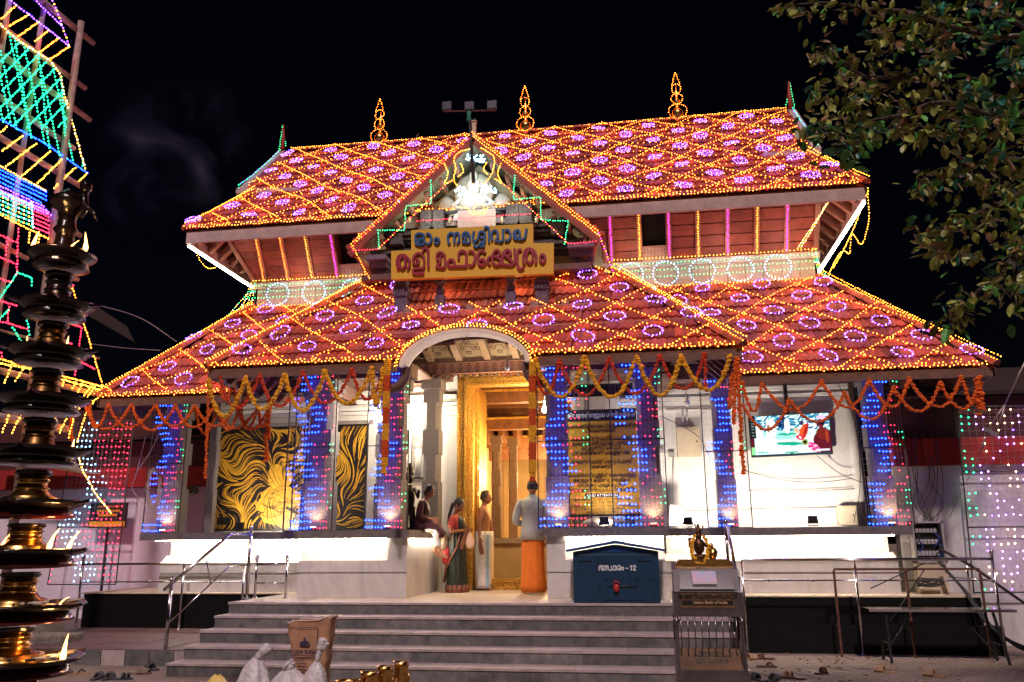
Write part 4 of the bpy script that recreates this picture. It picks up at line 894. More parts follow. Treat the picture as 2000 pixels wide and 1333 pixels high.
# finials: rings of lamps over brass pots on the ridge
for k, (px, py) in enumerate(((742, 284), (1027, 260), (1324, 238))):
    b0 = at(px, py, 3.8); x = b0.x; z = 9.56; f = MB(); f.lathe([(.05, -.1), (.09, 0), (.15, .1), (.15, .18), (.06, .28), (.05, .34), (.10, .42), (.04, .52), (.07, .60), (.02, .72), (.01, 1.05)], (x, 3.8, z), 14)
    o = f.build('ridge_finial', BRASS); tag(o, 'brass ridge finial outlined by rings of orange lights, %s on the upper ridge' % ('left', 'middle', 'right')[k], 'finial', 'finials on the upper ridge')
    y = 3.7; ps = [([(x + .19 * math.cos(t), y, z + .17 + .17 * math.sin(t)) for t in np.linspace(0, 2 * PI, 25)], 'orange'), ([(x + .12 * math.cos(t), y, z + .46 + .13 * math.sin(t)) for t in np.linspace(0, 2 * PI, 19)], 'orange'),
                  ([(x + .10 * math.cos(t), y, z + .70 + .11 * math.sin(t)) for t in np.linspace(0, 2 * PI, 17)], 'orange'), ([(x - .09, y, z + .78), (x, y, z + 1.1), (x + .09, y, z + .78)], 'orange')]
    light_string(None, ps, sp=.045, root=o, wmat=IRON, wr=.006)
# gablet edges with green lights and horns
for sx, nm, e in ((-1, 'left', -5.34), (1, 'right', 6.0)):
    light_string('green fairy lights climbing the %s gablet edge and horn of the upper roof' % nm, [(line3((e, 2.0, 7.95), (e, 3.8, 9.66), .05), ['green', 'green', 'purple']), (line3((e + sx * .05, 3.8, 9.6), (e - sx * .0, 3.8, 10.25)), 'green'), (line3((e, 3.8, 10.25), (e - sx * .12, 3.8, 9.7)), 'green'), (line3((e, 2.0, 7.95), (e + sx * .0, 2.1, 7.5)), 'green')], sp=.06)
# vertical strings on the timber posts
def onpost(x): return [leanp(x, wl * 1.0, .09), leanp(foot_x(x), 0, .09)]
vl = [(p, 'left') for p in postsL[1:6]] + [(p, 'right') for p in postsR[0:8]]
cs = ['orange', 'orange', 'yellow', 'magenta', 'yellow'] + ['yellow', 'magenta', 'yellow', 'magenta', 'yellow', 'magenta', 'yellow', 'magenta']
lpos = ['outermost post left of the gable', 'second post left of the gable', 'third post left of the gable', 'post left of the left window', 'post right of the left window', 'post hard by the right gable edge', 'first post right of the gable', 'post left of the right window', 'post right of the right window', 'second post right of the right window', 'third post right of the right window', 'fourth post right of the right window', 'last post before the right corner']
for (x, s_), c_, l_ in zip(vl, cs, lpos):
    light_string('%s light string down the timber %s' % ({'orange': 'dim orange', 'yellow': 'yellow', 'magenta': 'magenta'}[c_], l_), [(line3(*onpost(x)), c_)], group='vertical strings on the upper storey', sp=.045)
# band: green and yellow rows, white circles
rows = [(BZ1 + .03, 'yellow'), (BZ1 - .07, 'green'), (BZ1 - .2, 'green'), (BZ1 - .33, 'green'), (BZ0 + .1, 'orange')]
for nm, xa, xb in (('left', BX0, -1.9), ('right', 2.2, BX1)):
    light_string('rows of green and yellow fairy lights along the white band %s of the gable' % nm, [(line3((xa, BY - .12, z), (xb, BY - .12, z), .01), c_) for z, c_ in rows], sp=.065)
for i, px in enumerate((545, 615, 690, 1232, 1300, 1372, 1447, 1521)):
    x = at(px, 540, BY - .14).x; z = (BZ0 + BZ1) / 2 + .02
    light_string('white light circle hung on the band, %s' % ('outermost on the left', 'second from the left end', 'against the left porch hip', 'against the right porch hip', 'second right of the porch hip', 'middle of the right side', 'second from the right end', 'outermost on the right')[i], [([(x + .23 * math.cos(t), BY - .16, z + .23 * math.sin(t)) for t in np.linspace(0, 2 * PI, 40)], 'cyan')], cat='light circle', group='white light circles on the band', name='light_circle', sp=.06)
for nm, X in (('left', -5.0), ('right', 5.85)):
    ps = []
    for q in range(5): ps.append((line3((X + random.uniform(-.1, .1), BY - .1 + q * .05, 5.95), (X + (-.12 if X < 0 else .05) * q, BY - .12, 5.25)), ['yellow', 'green', 'white']))
    light_string('tangled yellow and green lights bunched at the %s corner of the band' % nm, ps, sp=.05)
x0 = 6.36; light_string('long yellow light string along the right corner strut of the upper roof', [(line3((5.95, 1.2, 6.5), (5.5, 2.2, 5.95)), ['yellow', 'white']), (line3((5.9, 1.25, 6.5), (5.55, 2.2, 5.95), .04), ['orange', 'white'])], sp=.04)
sw = [(6.42, .8, 6.45), (6.50, 1.2, 6.05), (6.48, 1.7, 5.8), (6.42, 2.0, 6.1), (6.42, 2.3, 5.85), (6.40, 2.6, 6.0), (6.4, 3.2, 6.05), (6.4, 4.2, 5.9)]
light_string('yellow light string hanging in loops from the right eave corner of the upper roof', [(crom(sw), 'yellow'), (line3((6.42, .8, 6.4), (6.42, 3.6, 6.0), .1), 'yellow')], sp=.055)
light_string('short yellow light loop hanging under the left tube lamp', [(line3((-5.7, 1.3, 6.2), (-5.7, 2.0, 6.2), .12), 'yellow')], sp=.06)

# ================================================================ PILLAR NETS
def pillar_net(x, y, z0, z1, label, w=.66, cols=12, lit=None, seed=0, frame=True, lean=0):
    random.seed(seed); root = empty('pillar_light_net', (x, y, z0), label=label, cat='light net', group='light nets in front of the pillars'); b = MB(); wv = MB(); by = {}
    H = z1 - z0; rows_ = int(H / .098)
    f = .008
    if frame:
        for sx in (-1, 1): b.box(sx * w / 2 - f, sx * w / 2 + f, -f, f, 0, H)
        for z in (0, H * .5, H): b.box(-w / 2, w / 2, -f * .8, f * .8, z - f, z + f)
        b.build('frame', mat('net_frame_iron', (.08, .08, .085), .5, metal=.5), root)
    for c in range(cols):
        xx = -w / 2 + w * (c + .5) / cols; wv.tube([(xx + random.uniform(-.006, .006), -.01, H * k / 8) for k in range(9)], .0022, 3, cap=False)
    ph = random.uniform(0, 6)
    for r in range(rows_):
        z = (r + .4) * H / rows_; cb = cols * .36 + cols * .17 * math.sin(r * .55 + ph)
        wv.tube([(-w / 2 + w * k / 6, -.012, z + random.uniform(-.02, .02)) for k in range(7)], .0016, 3, cap=False)
        for c in range(cols):
            k = lit(c, r, cb, cols, rows_) if lit else None
            if k: by.setdefault(k, []).append((-w / 2 + w * (c + .5) / cols + random.uniform(-.005, .005), -.02, z + random.uniform(-.008, .008)))
    wv.build('wire', WIRE, root, kind='stuff')
    for k, P_l in by.items(): V, F = bulb_mesh(P_l, BR * (1.4 if k == 'blue' else .95)); np_obj(k + '_bulbs', V, F, BUL[k], root, kind='stuff')
    return root
def lit_a(c, r, cb, n, m):
    if r < 2: return 'blue' if c < n * .5 else ('red' if c < n * .85 else None)
    if abs(c - cb) < 2.3: return 'blue' if random.random() < .93 and (r % 7) else None
    if c > cb + 2.6 and c < n - 2: return 'red' if random.random() < .5 else None
    if c >= n - 2: return 'green' if (r // 3) % 3 == 1 and random.random() < .8 else ('red' if random.random() < .15 else None)
    return None
nl = ['light net on the end pillar of the left wing under the orange garland', 'wide blue and red light net on the left corner pillar of the porch', 'light net on the pillar left of the entrance passage', 'light net on the pillar right of the entrance passage beside the man', 'light net on the right corner pillar of the porch over the blue box', 'light net on the pillar left of the television', 'light net on the end pillar of the right wing']
for i, (p, l) in enumerate(zip(PIL, nl)):
    wide = .80 if i in (3, 4) else .68
    pillar_net(p[0] + (0, 0, 0, .13, -.17, 0, 0)[i], p[1] - .16, LZ1, 3.42 if i in (0, 5, 6) else 3.62, l, w=wide, cols=13, lit=lit_a, seed=i)
pillar_net(-3.22, .75, LZ1, 3.3, 'narrow dim light net beside the mural, left of the porch corner', w=.36, cols=6, lit=lambda c, r, cb, n, m: 'blue' if abs(c - 3 - 2 * math.sin(r * .5)) < 1.2 else None, seed=11)
# free-standing light curtains
def curtain(A, B, C, D, nc, nr, lit, label, name='light_curtain'):
    """A top left, B top right, C bottom right, D bottom left"""
    A, B, C, D = map(Vector, (A, B, C, D)); w = MB(); by = {}
    root = MB()
    for a, b_ in ((A, D), (B, C), (A, B), (D, C), (A.lerp(D, .36), B.lerp(C, .36)), (A.lerp(D, .66), B.lerp(C, .66))): root.tube([a, b_], .012, 5)
    root = root.build(name, mat('net_frame_iron')); tag(root, label, 'light curtain')
    for c in range(nc):
        t = (c + .5) / nc; w.tube([A.lerp(B, t).lerp(D.lerp(C, t), k / 10) + Vector((random.uniform(-.01, .01), 0, 0)) for k in range(11)], .0025, 3, cap=False)
    for r in range(nr):
        s_ = (r + .5) / nr; w.tube([A.lerp(D, s_).lerp(B.lerp(C, s_), k / 12) + Vector((0, 0, random.uniform(-.02, .02))) for k in range(13)], .002, 3, cap=False)
        for c in range(nc):
            k = lit(c, r)
            if k: t = (c + .5) / nc; by.setdefault(k, []).append(A.lerp(B, t).lerp(D.lerp(C, t), s_) + Vector((random.uniform(-.01, .01), -.02, random.uniform(-.012, .012))))
    w.build('wire', WIRE, root, kind='stuff')
    for k, P_l in by.items(): V, F = bulb_mesh(P_l, BR * 1.5); np_obj(k + '_bulbs', V, F, BUL[k], root, kind='stuff')
    return root
def lit_l(c, r):
    k = 4.5 - 2.5 * math.sin(r * .45) 
    if abs(c - k) < 2.4 and random.random() < .92: return 'cyan'
    if c > k + 2.6 and random.random() < .85: return 'red'
    if c < 1 and r > 18: return 'red'
def lit_r(c, r):
    if c < 2: return 'green' if (r // 2) % 3 != 2 and random.random() < .8 - .3 * c else None
    if (r // 4) % 2 == (c // 4) % 2: return 'violet' if random.random() < .65 else None
    return 'white' if random.random() < .42 else ('purple' if random.random() < .12 else None)
q = lambda x, y, Y: at(x, y, Y)
curtain(q(148, 822, 2.75), q(262, 822, 2.75), q(226, 1142, 2.75), q(93, 1142, 2.75), 14, 27, lit_l, 'large light curtain of pale blue and red lamps in front of the left compound wall')
curtain(q(1868, 795, 1.78), q(2080, 792, 1.78), q(2110, 1156, 1.78), q(1902, 1158, 1.78), 15, 26, lit_r, 'large light curtain of green, violet and white lamps at the right compound wall')

# ================================================================ COMPOUND WALLS, FAR ROOFS
def bx(name, x0, x1, y0, y1, z0, z1, m, label=None, cat=None, parent=None):
    b = MB(); b.box(x0, x1, y0, y1, z0, z1); o = b.build(name, m, parent); return tag(o, label, cat)
cw = bx('compound_wall', -14, -5.95, 3.2, 3.5, TZ - .1, 1.95, mat('lavender_lit_whitewash', (.70, .62, .68), .9, nscale=1.2, var=.12, bump=.2), 'white compound wall with a red painted band behind the left wing', 'wall')  # lavender light is put into the wall colour
bx('red_band', -14, -4.6, 3.0, 3.6, 1.96, 2.35, RED, parent=cw); bx('red_band', -14, -4.6, 3.1, 3.7, 2.36, 2.9, DRED, parent=cw)
b = MB(); b.prism([(-14, 2.8, 2.9), (-4.6, 2.8, 2.9), (-4.6, 5.8, 4.0), (-14, 5.8, 4.0)], (0, 0, .06)); b.build('lean_to_roof', DRED, cw)
cr_ = bx('compound_wall', 6.62, 14, 1.95, 2.2, GZ - .1, 1.98, WHITE2, 'white compound wall with a red band at the far right', 'wall')
bx('red_band', 6.62, 14, 1.80, 2.3, 1.981, 2.42, RED, parent=cr_); bx('red_band', 6.62, 14, 1.9, 2.4, 2.425, 3.1, DRED, parent=cr_)
b = MB(); b.prism([(6.6, 1.7, 3.1), (14, 1.7, 3.1), (14, 5.5, 4.2), (9.2, 5.5, 4.2)], (0, 0, .06)); b.build('lean_to_roof', mat('near_black_tiles', (.028, .012, .012), .9, nscale=12, var=.5, bump=.8), cr_)  # tile colour set near black so the outlying roofs stay dim
far = empty('far_building', (-13, 11, 0), label='dim tiled house roof far behind the left corner of the temple', cat='building')
F1 = Slope(at(170, 615, 11), at(262, 668, 9) - at(170, 615, 11), Vector((-.3, .6, .7)), [(0, 0), (4.0, 0), (3.2, .55), (0, .75)])
fo = MB(); fo.prism([F1.p(*p) for p in F1.poly], -F1.n * .08); o = fo.build('roof', mat('near_black_tiles')); o.parent = far; o.matrix_parent_inverse = far.matrix_world.inverted(); o.location = (13, -11, 0)
o.location = -far.location
b = MB(); b.box(-17, -11.2, 12, 15, TZ, 3.9); w_ = b.build('wall', DRED, far); w_.location = -far.location

# ================================================================ VERANDAH CONTENTS
def warm_uplight(x, y, z=LZ1, e=16, who=''):
    r = empty('uplight', (x, y, z), label='small warm uplight at the foot of the ' + who, cat='uplight', group='uplights at the pillar feet'); b = MB(); b.box(-.05, .05, -.03, .03, 0, .05); b.build('housing', BLACK, r)
    b = MB(); b.box(-.04, .04, -.02, .02, .052, .056); b.build('lens', emat('lens_warm', (1, .72, .38), 14), r)
    lamp('uplight_beam', 'SPOT', (0, 0, .08), e, (1, .66, .33), r, rot=(0, .16, 1), size=.02, spot=2.0, blend=.8)
for p, n_ in zip(PIL, ('left wing end pillar', 'left porch corner pillar', 'left passage pillar', 'right passage pillar', 'right porch corner pillar', 'pillar left of the television', 'right wing end pillar')): warm_uplight(p[0] + .02, p[1] - .13, e=11, who=n_)
def flood(x, y, z, d, e, label, beam=True):
    r = empty('floodlight', (x, y, z), label=label, cat='floodlight'); b = MB(); b.box(-.07, .07, -.02, .02, .05, .17); b.build('housing', BLACK, r); b = MB(); b.tube([(-.075, 0, .10), (-.075, 0, .02), (.075, 0, .02), (.075, 0, .10)], .008, 5); b.build('bracket', IRON, r)
    b = MB(); b.box(-.06, .06, .021, .024, .06, .16); b.build('lens', emat('lens_flood', (1, .86, .68), 60), r)
    if beam: lamp('flood_beam', 'SPOT', (0, .05, .11), e, (1, .86, .70), r, rot=d, size=.05, spot=2.5, blend=.9)
p = at(1343, 1026, 1.25); flood(p.x, 1.2, LZ1, (0, 1, .7), 95, 'black floodlight on the ledge between the corner pillar and the television wall')
p = at(1587, 1026, 1.25); flood(p.x, 1.2, LZ1, (0, 1, .75), 120, 'black floodlight on the ledge below the television')
p = at(465, 1032, 1.15); flood(p.x, 1.2, LZ1, (.3, 1, .6), 75, 'black floodlight on the ledge at the foot of the mural')
p = at(1180, 1030, .5); flood(p.x, .55, LZ1, (0, .45, 1), 26, 'added small floodlight brightening the yellow notice board')  # added floodlight that only brightens the notice board
p = at(880, 900, 1.6); 
def bulb_lamp(x, y, z, label, on, e=0, col=(1, .9, .75)):
    r = empty('bulb_lamp', (x, y, z), label=label, cat='bulb'); b = MB(); b.ell((0, 0, 0), (.045, .045, .06), 12, 8); b.build('glass', emat('glass_on_' + label[:6], col, 60) if on else mat('milky_glass', (.62, .6, .56), .3), r)
    b = MB(); b.lathe([(.022, 0), (.026, .02), (.026, .09), (.012, .12)], (0, 0, .05), 10); b.tube([(0, 0, .15), (.005, 0, .5)], .005, 5); b.build('socket', mat('socket_cream', (.5, .47, .42), .5), r)
    if on: lamp('bulb_light', 'POINT', (0, -.12, 0), e, col, r, size=.06)
p = at(741, 818, .5); bulb_lamp(p.x, .5, p.z, 'glaring white bulb beside the left passage pillar', True, 16)
p = at(1064, 800, 1.0); bulb_lamp(p.x, 1.0, p.z, 'bluish lit bulb at the right side of the passage', True, 14, (.75, .9, 1))
p = at(991, 718, .6); bulb_lamp(p.x, .6, p.z, 'unlit milky bulb hanging in front of the gold lintel', False)
p = at(1342, 788, 1.6); bulb_lamp(p.x, 1.6, p.z, 'unlit bulb hanging above the switch box', False)
lamp('hall_fill', 'POINT', (.95, 3.6, 2.7), 125, (1, .60, .20), None, size=.3); lamp('hall_fill', 'POINT', (.35, 6.3, 2.3), 170, (1, .70, .35), None, size=.3)  # added hall fill, no fixture, stands in for lamps out of sight
lamp('passage_fill', 'POINT', (.3, 1.5, 3.0), 75, (1, .66, .30), None, size=.15)  # added passage fill without a fixture
lamp('wall_fill', 'POINT', (-1.75, 1.9, 3.2), 75, (1, .84, .62), None, size=.1)  # added fill whitening the wall left of the door
# bare point lights with no visible fixture, brightening the upper storey band
for x in (-3.9, -2.2, 2.6, 4.2, 5.3): lamp('band_fill', 'POINT', (x, 1.75, 5.75), 7, (1, .62, .42), None, size=.15)
# mural
def swirl_mat():
    m = bpy.data.materials.new('swirl_mural'); m.use_nodes = True; nt = m.node_tree; N = nt.nodes; L = nt.links; b = N['Principled BSDF']; tc = N.new('ShaderNodeTexCoord'); mp = N.new('ShaderNodeMapping'); mp.inputs['Scale'].default_value = (1, 1, .8)
    no = N.new('ShaderNodeTexNoise'); no.inputs['Scale'].default_value = 1.5; no.inputs['Detail'].default_value = 2.5; no.inputs['Roughness'].default_value = .42; L.new(tc.outputs['Object'], mp.inputs[0]); L.new(mp.outputs[0], no.inputs['Vector'])
    vm = N.new('ShaderNodeVectorMath'); vm.operation = 'SCALE'; vm.inputs['Scale'].default_value = 1.7; L.new(no.outputs['Color'], vm.inputs[0]); va = N.new('ShaderNodeVectorMath'); L.new(vm.outputs[0], va.inputs[0]); L.new(mp.outputs[0], va.inputs[1])
    wv = N.new('ShaderNodeTexWave'); wv.wave_type = 'BANDS'; wv.bands_direction = 'Z'; wv.inputs['Scale'].default_value = 4.4; wv.inputs['Distortion'].default_value = 5; wv.inputs['Detail'].default_value = .6; wv.inputs['Detail Scale'].default_value = 1.3; L.new(va.outputs[0], wv.inputs['Vector'])
    r = N.new('ShaderNodeValToRGB'); r.color_ramp.interpolation = 'LINEAR'; e = r.color_ramp.elements; e[0].position = .60; e[0].color = (.014, .012, .014, 1); e[1].position = .66; e[1].color = (.62, .33, .03, 1); L.new(wv.outputs['Fac'], r.inputs[0]); L.new(r.outputs[0], b.inputs['Base Color']); b.inputs['Roughness'].default_value = .45; return m
A0 = at(424, 806, 2.45); B0 = at(720, 800, 2.45); zb = LZ1 + .05
b = MB(); b.box(A0.x, B0.x, 2.45, 2.50, zb, 3.02); mu = b.build('mural_panel', mat('mural_black', (.012, .010, .012), .4)); tag(mu, 'tall black mural with swirling gold lines behind the left wing pillars', 'mural')
b = MB(); b.box(A0.x - .09, A0.x - .005, 2.42, 2.52, zb - .02, 3.08); b.box(A0.x - .09, B0.x + .08, 2.42, 2.52, 3.025, 3.09); b.box(A0.x - .09, B0.x, 2.40, 2.54, LZ1, zb - .025); b.build('frame', mat('grey_frame', (.22, .20, .19), .6), mu)
pc = at(545, 965, 2.44); random.seed(33); GP = mat('gold_paint', (.66, .36, .03), .45, nscale=7, var=.25); mw_ = B0.x - A0.x; gcx, gcz = pc.x, pc.z
def flow(x, z):
    dx, dz = x - gcx, z - gcz; a = math.atan2(dz, dx); r = math.hypot(dx, dz)
    return a * .95 + .6 + 1.15 * math.sin(3.1 * x + 2.2 * math.sin(2.3 * z)) + .85 * math.cos(4.0 * z - 1.7 * math.sin(2.9 * x)) + .35 * math.sin(9 * x + 7 * z)
def ribbon(b, x, z, L, w, y):
    n_ = int(L / .02); pts = []
    for i in range(n_):
        pts.append((x, z)); a = flow(x, z); x += .02 * math.cos(a); z += .02 * math.sin(a)
        if not (A0.x + .01 < x < B0.x - .01 and zb + .02 < z < 3.0): break
    if len(pts) < 8: return
    k = len(b.v); N_ = len(pts)
    for i, (px, pz) in enumerate(pts):
        a = flow(px, pz) + PI / 2; t = i / (N_ - 1); ww = w * math.sin(PI * min(1, t * .85 + .12)) ** .6; b.v += [(px + ww * math.cos(a), y, pz + ww * math.sin(a)), (px - ww * math.cos(a), y, pz - ww * math.sin(a))]
    for i in range(N_ - 1): b.face(k + 2 * i, k + 2 * i + 1, k + 2 * i + 3, k + 2 * i + 2)
b = MB(); yy = 2.4485
seeds = [(A0.x + mw_ * (i + random.random()) / 32, zb + (3.0 - zb) * (j + random.random()) / 21) for i in range(32) for j in range(21)]
for (x, z) in seeds: ribbon(b, x, z, random.uniform(.25, .75), random.uniform(.004, .012), yy); yy -= .00002
b.build('gold_line_run', GP, mu, kind='stuff')
b = MB()
for (dx, dz, rx, rz) in ((0, -.05, .36, .22), (-.08, .34, .17, .22), (.12, .30, .14, .16), (0, -.42, .34, .15), (.28, -.1, .2, .16), (-.3, -.2, .16, .13), (.1, .55, .07, .12)):
    b.prism([(gcx + dx + rx * math.cos(2 * PI * k / 22) * (1 + .08 * math.sin(k * 2)), yy - .001, gcz + dz + rz * math.sin(2 * PI * k / 22)) for k in range(22)], (0, -.002, 0)); yy -= .0005
b.build('gold_field', GP, mu, kind='stuff')
b = MB(); yy -= .004
for k in range(90): ribbon(b, gcx + random.uniform(-.45, .45), gcz + random.uniform(-.55, .6), random.uniform(.12, .4), .0045, yy); yy -= .00002
for q_ in range(9):
    r0 = .05 + q_ * .035; b.tube([(gcx + (.1 if q_ % 2 else -.12) + r0 * math.cos(t), yy, gcz - .25 + .12 * (q_ % 3) + r0 * .7 * math.sin(t)) for t in np.linspace(.2 * q_, .2 * q_ + 4.4, 16)], .0035, 4)
b.build('black_line_run', mat('mural_black'), mu, kind='stuff')
pl_ = at(437, 1018, 2.40); b = MB(); b.box(pl_.x - .14, pl_.x + .14, 2.40, 2.415, pl_.z - .07, pl_.z + .07); o = b.build('nameplate', BLACK); tag(o, 'small black name plate at the lower left corner of the mural', 'plate')
# portrait photograph
p1 = at(806, 830, 2.44); p2 = at(826, 935, 2.44); b = MB(); b.box(p1.x - .02, p2.x + .05, 2.44, 2.495, p2.z, p1.z); po = b.build('framed_portrait', mat('frame_dark_wood', (.03, .025, .02), .4)); tag(po, 'framed black and white portrait of a standing man beside the granite pillar', 'portrait')
b = MB(); b.box(p1.x, p2.x + .03, 2.432, 2.438, p2.z + .03, p1.z - .03); b.build('photograph', mat('photo_grey', (.10, .10, .10), .3, col2=(.4, .4, .4), nscale=4), po)
b = MB(); cx_ = (p1.x + p2.x) / 2 + .01; b.loft([((cx_, 2.43, p2.z + .05), (.06, 0, 0), (0, .004, 0)), ((cx_, 2.43, p2.z + .38), (.05, 0, 0), (0, .004, 0)), ((cx_, 2.43, p2.z + .52), (.07, 0, 0), (0, .004, 0)), ((cx_, 2.43, p2.z + .56), (.02, 0, 0), (0, .004, 0))], 10); b.ell((cx_, 2.43, p2.z + .62), (.035, .004, .045), 8, 6); b.build('printed_figure', mat('photo_white', (.6, .6, .6), .5), po)
# notice board
nbx0, nbx1, nbz0, nbz1 = at(1103, 900, 1.05).x, at(1246, 900, 1.05).x, at(1170, 1005, 1.05).z, at(1170, 800, 1.05).z
b = MB(); b.box(nbx0, nbx1, 1.05, 1.09, nbz0, nbz1); nb = b.build('notice_board', mat('notice_yellow', (.62, .33, .02), .5, var=.05)); tag(nb, 'yellow and black notice board of temple entry rules standing between two lit pillars', 'notice board')
b = MB(); b.box(nbx0, nbx1, 1.040, 1.048, nbz1 - .19, nbz1); b.build('header', BLACK, nb); b = MB(); b.box(nbx0 - .02, nbx1 + .02, 1.03, 1.10, nbz0 - .03, nbz0 - .001); b.box(nbx0 + .1, nbx0 + .14, 1.06, 1.10, LZ1, nbz0 - .03); b.box(nbx1 - .14, nbx1 - .1, 1.06, 1.10, LZ1, nbz0 - .03); b.build('stand', IRON, nb)
nc = (nbx0 + nbx1) / 2; dy = 1.034; TXK = mat('print_black', (.012, .012, .012), .6); TXW = mat('print_white', (.75, .75, .75), .6)
letter('ഭക്തജനങ്ങളുടെ ശ്രദ്ധയ്ക്ക്', 'header_lettering', .105, facing(nc, dy, nbz1 - .10), TXW, nb, .002, .001, sx=.72)
HN = nbz1 - nbz0
for t, fz, sz in (('ക്ഷേത്രത്തിൽ അഹിന്ദുക്കൾക്ക്', .165, .085), ('പ്രവേശനമില്ല', .21, .085), ('ക്ഷേത്രത്തിനകത്ത് പാന്റ്സ്', .29, .085), ('പൈജാമ, ഷർട്ട്, ലുങ്കി, ചെരുപ്പ്', .335, .08), ('ഷൂ എന്നിവ ധരിച്ച്', .38, .085), ('പ്രവേശിക്കാൻ പാടുള്ളതല്ല', .425, .085), ('ക്ഷേത്രനടയിൽ ചെരുപ്പുകൾ', .51, .085), ('വെക്കരുത്', .555, .085), ('ക്ഷേത്രത്തിനുള്ളിൽ രേഖാമൂലമുള്ള', .64, .08), ('അനുമതി കൂടാതെ ഫോട്ടോ', .685, .085), ('വീഡിയോ എടുക്കുന്നത്', .73, .085), ('കർശനമായി നിരോധിച്ചിരിക്കുന്നു', .775, .08)):
    letter(t, 'notice_lettering', sz, facing(nc, dy + .01, nbz1 - HN * fz), TXK, nb, .002, .001, sx=.75)
b = MB(); b.box(nc - .27, nc + .27, 1.040, 1.048, nbz0 + HN * .175 - .03, nbz0 + HN * .175 + .03); b.build('title_pill', BLACK, nb)
letter('KIND ATTENTION', 'notice_lettering', .06, facing(nc, dy, nbz0 + HN * .175), TXW, nb, .002, .001)
for i, t in enumerate(('NON-HINDUS ARE NOT PERMITTED', 'INSIDE THE TEMPLE', 'PLEASE DO NOT USE PANTS, PYJAMAS,', 'SHIRT, LUNGIES, CHAPPALS', 'INSIDE THE TEMPLE')): letter(t, 'notice_lettering', .058, facing(nc, dy + .01, nbz0 + HN * (.137 - i * .030)), TXK, nb, .002, .0)
pb0 = at(1066, 778, .8); pb1 = at(1235, 748, .8); b = MB(); b.box(pb0.x, pb1.x, .8, .83, pb0.z, pb1.z); o = b.build('dark_banner', BLACK); tag(o, 'blank dark banner hung above the yellow notice board', 'banner')
# sacks heaped under the notice board
b = MB(); px_ = at(1175, 1025, .55); b.ell((px_.x, .8, LZ1 + .08), (.30, .2, .10), 14, 8, .06); o = b.build('cloth_bundle', mat('striped_cloth', (.22, .16, .13), .9, nscale=14, var=.5, col2=(.45, .42, .38))); tag(o, 'striped cloth bundle lying on the ledge under the notice board', 'bundle')
# television
TY = 2.40; tv0 = at(1469, 893, TY); tv1 = at(1618, 806, TY); tcx, tcz = (tv0.x + tv1.x) / 2, (tv0.z + tv1.z) / 2; tw, th_ = abs(tv1.x - tv0.x), abs(tv1.z - tv0.z) * .93
def tvcol(u, v):
    h = math.sin(u * 37.7 + v * 19.3 + 2 * math.sin(v * 23)) * math.sin(u * 51 - v * 47 + 2 * math.sin(u * 29)); E_ = lambda cx, cy, rx, ry, t=0.: ((((u - cx) * math.cos(t) + (v - cy) * math.sin(t)) / rx) ** 2 + ((-(u - cx) * math.sin(t) + (v - cy) * math.cos(t)) / ry) ** 2) < 1
    c = (.80, 1, .93) if v < .42 + .04 * math.sin(u * 11) else ((.40, .90, .74) if v < .60 else ((.9, 1, 1) if h > .15 else ((.02, .14, .36) if h < -.25 else (.15, .60, .58))))
    if E_(.48, .28, .17, .045, -.1) or E_(.46, .52, .12, .03) or E_(.5, .06, .09, .02): c = (.01, .42, .27)
    if E_(.41, .82, .07, .16): c = (.005, .02, .09) if h > -.3 else (.05, .2, .5)
    if E_(.73, .55, .16, .3) and h > -.2: c = (.85, 1, .98)
    if E_(.27, .68, .07, .22) or E_(.25, .30, .07, .34) or E_(.47, .72, .035, .2): c = (1, 1, .95)
    if E_(.235, .68, .018, .10): c = (.32, .16, .10)
    if E_(.12, .48, .045, .30, .1): c = (.95, .97, .90)
    if E_(.67, .56, .052, .20, -.18): c = (.90, .10, .02)
    if E_(.70, .60, .022, .18, -.18): c = (.45, .02, .02)
    if E_(.585, .60, .03, .07): c = (.9, .5, .3)
    if E_(.655, .78, .025, .06): c = (.05, .04, .12)
    if E_(.62, .42, .045, .07, .3): c = (.75, .02, .07) if not E_(.62, .42, .016, .03, .3) else (1, .9, .9)
    if E_(.675, .30, .038, .075): c = (.35, .38, .06) if not E_(.675, .30, .022, .045) else (.01, .01, .01)
    if E_(.93, .30, .15, .30): c = (.13, .010, .022)
    if E_(.90, .50, .075, .16): c = (.20, .02, .015)
    if E_(.955, .42, .02, .16): c = (.40, .05, .02)
    if E_(.885, .75, .052, .10) or E_(.83, .80, .03, .02): c = (.012, .008, .03)
    if E_(.88, .69, .035, .03): c = (.22, .02, .04)
    if E_(.78, .16, .06, .14, .4): c = (.75, .04, .30) if h > 0 else (.95, .55, .6)
    if .80 < u < .97 and .07 < v < .115: c = (.85, .8, 1)
    if E_(.90, .90, .06, .05): c = (.95, .55, .8)
    if u < .075 and v > .45: c = (.006, .012, .016) if not (.5 < v < .92 and int(v * 26) % 2 and .02 < u < .055) else (.16, .2, .2)
    if u < .05 and v <= .45: c = (.12, .01, .02) if v > .22 else (.3, .9, .3)
    if .04 < u < .24 and .06 < v < .12 and h > -.1: c = (.25, .75, .6)
    if v < .03: c = (.02, .06, .09)
    return c
nx, nz = 110, 62; V = []; F = []; cl = []
for i in range(nx):
    for j in range(nz):
        k = len(V); x0_, x1_, z0_, z1_ = [(a / n_ - .5) * s_ for a, n_, s_ in ((i, nx, tw), (i + 1, nx, tw), (j, nz, th_), (j + 1, nz, th_))]
        V += [(x0_, 0, z0_), (x1_, 0, z0_), (x1_, 0, z1_), (x0_, 0, z1_)]; F.append((k, k + 1, k + 2, k + 3)); cl += [(*tvcol((i + .5) / nx, (j + .5) / nz), 1)] * 4
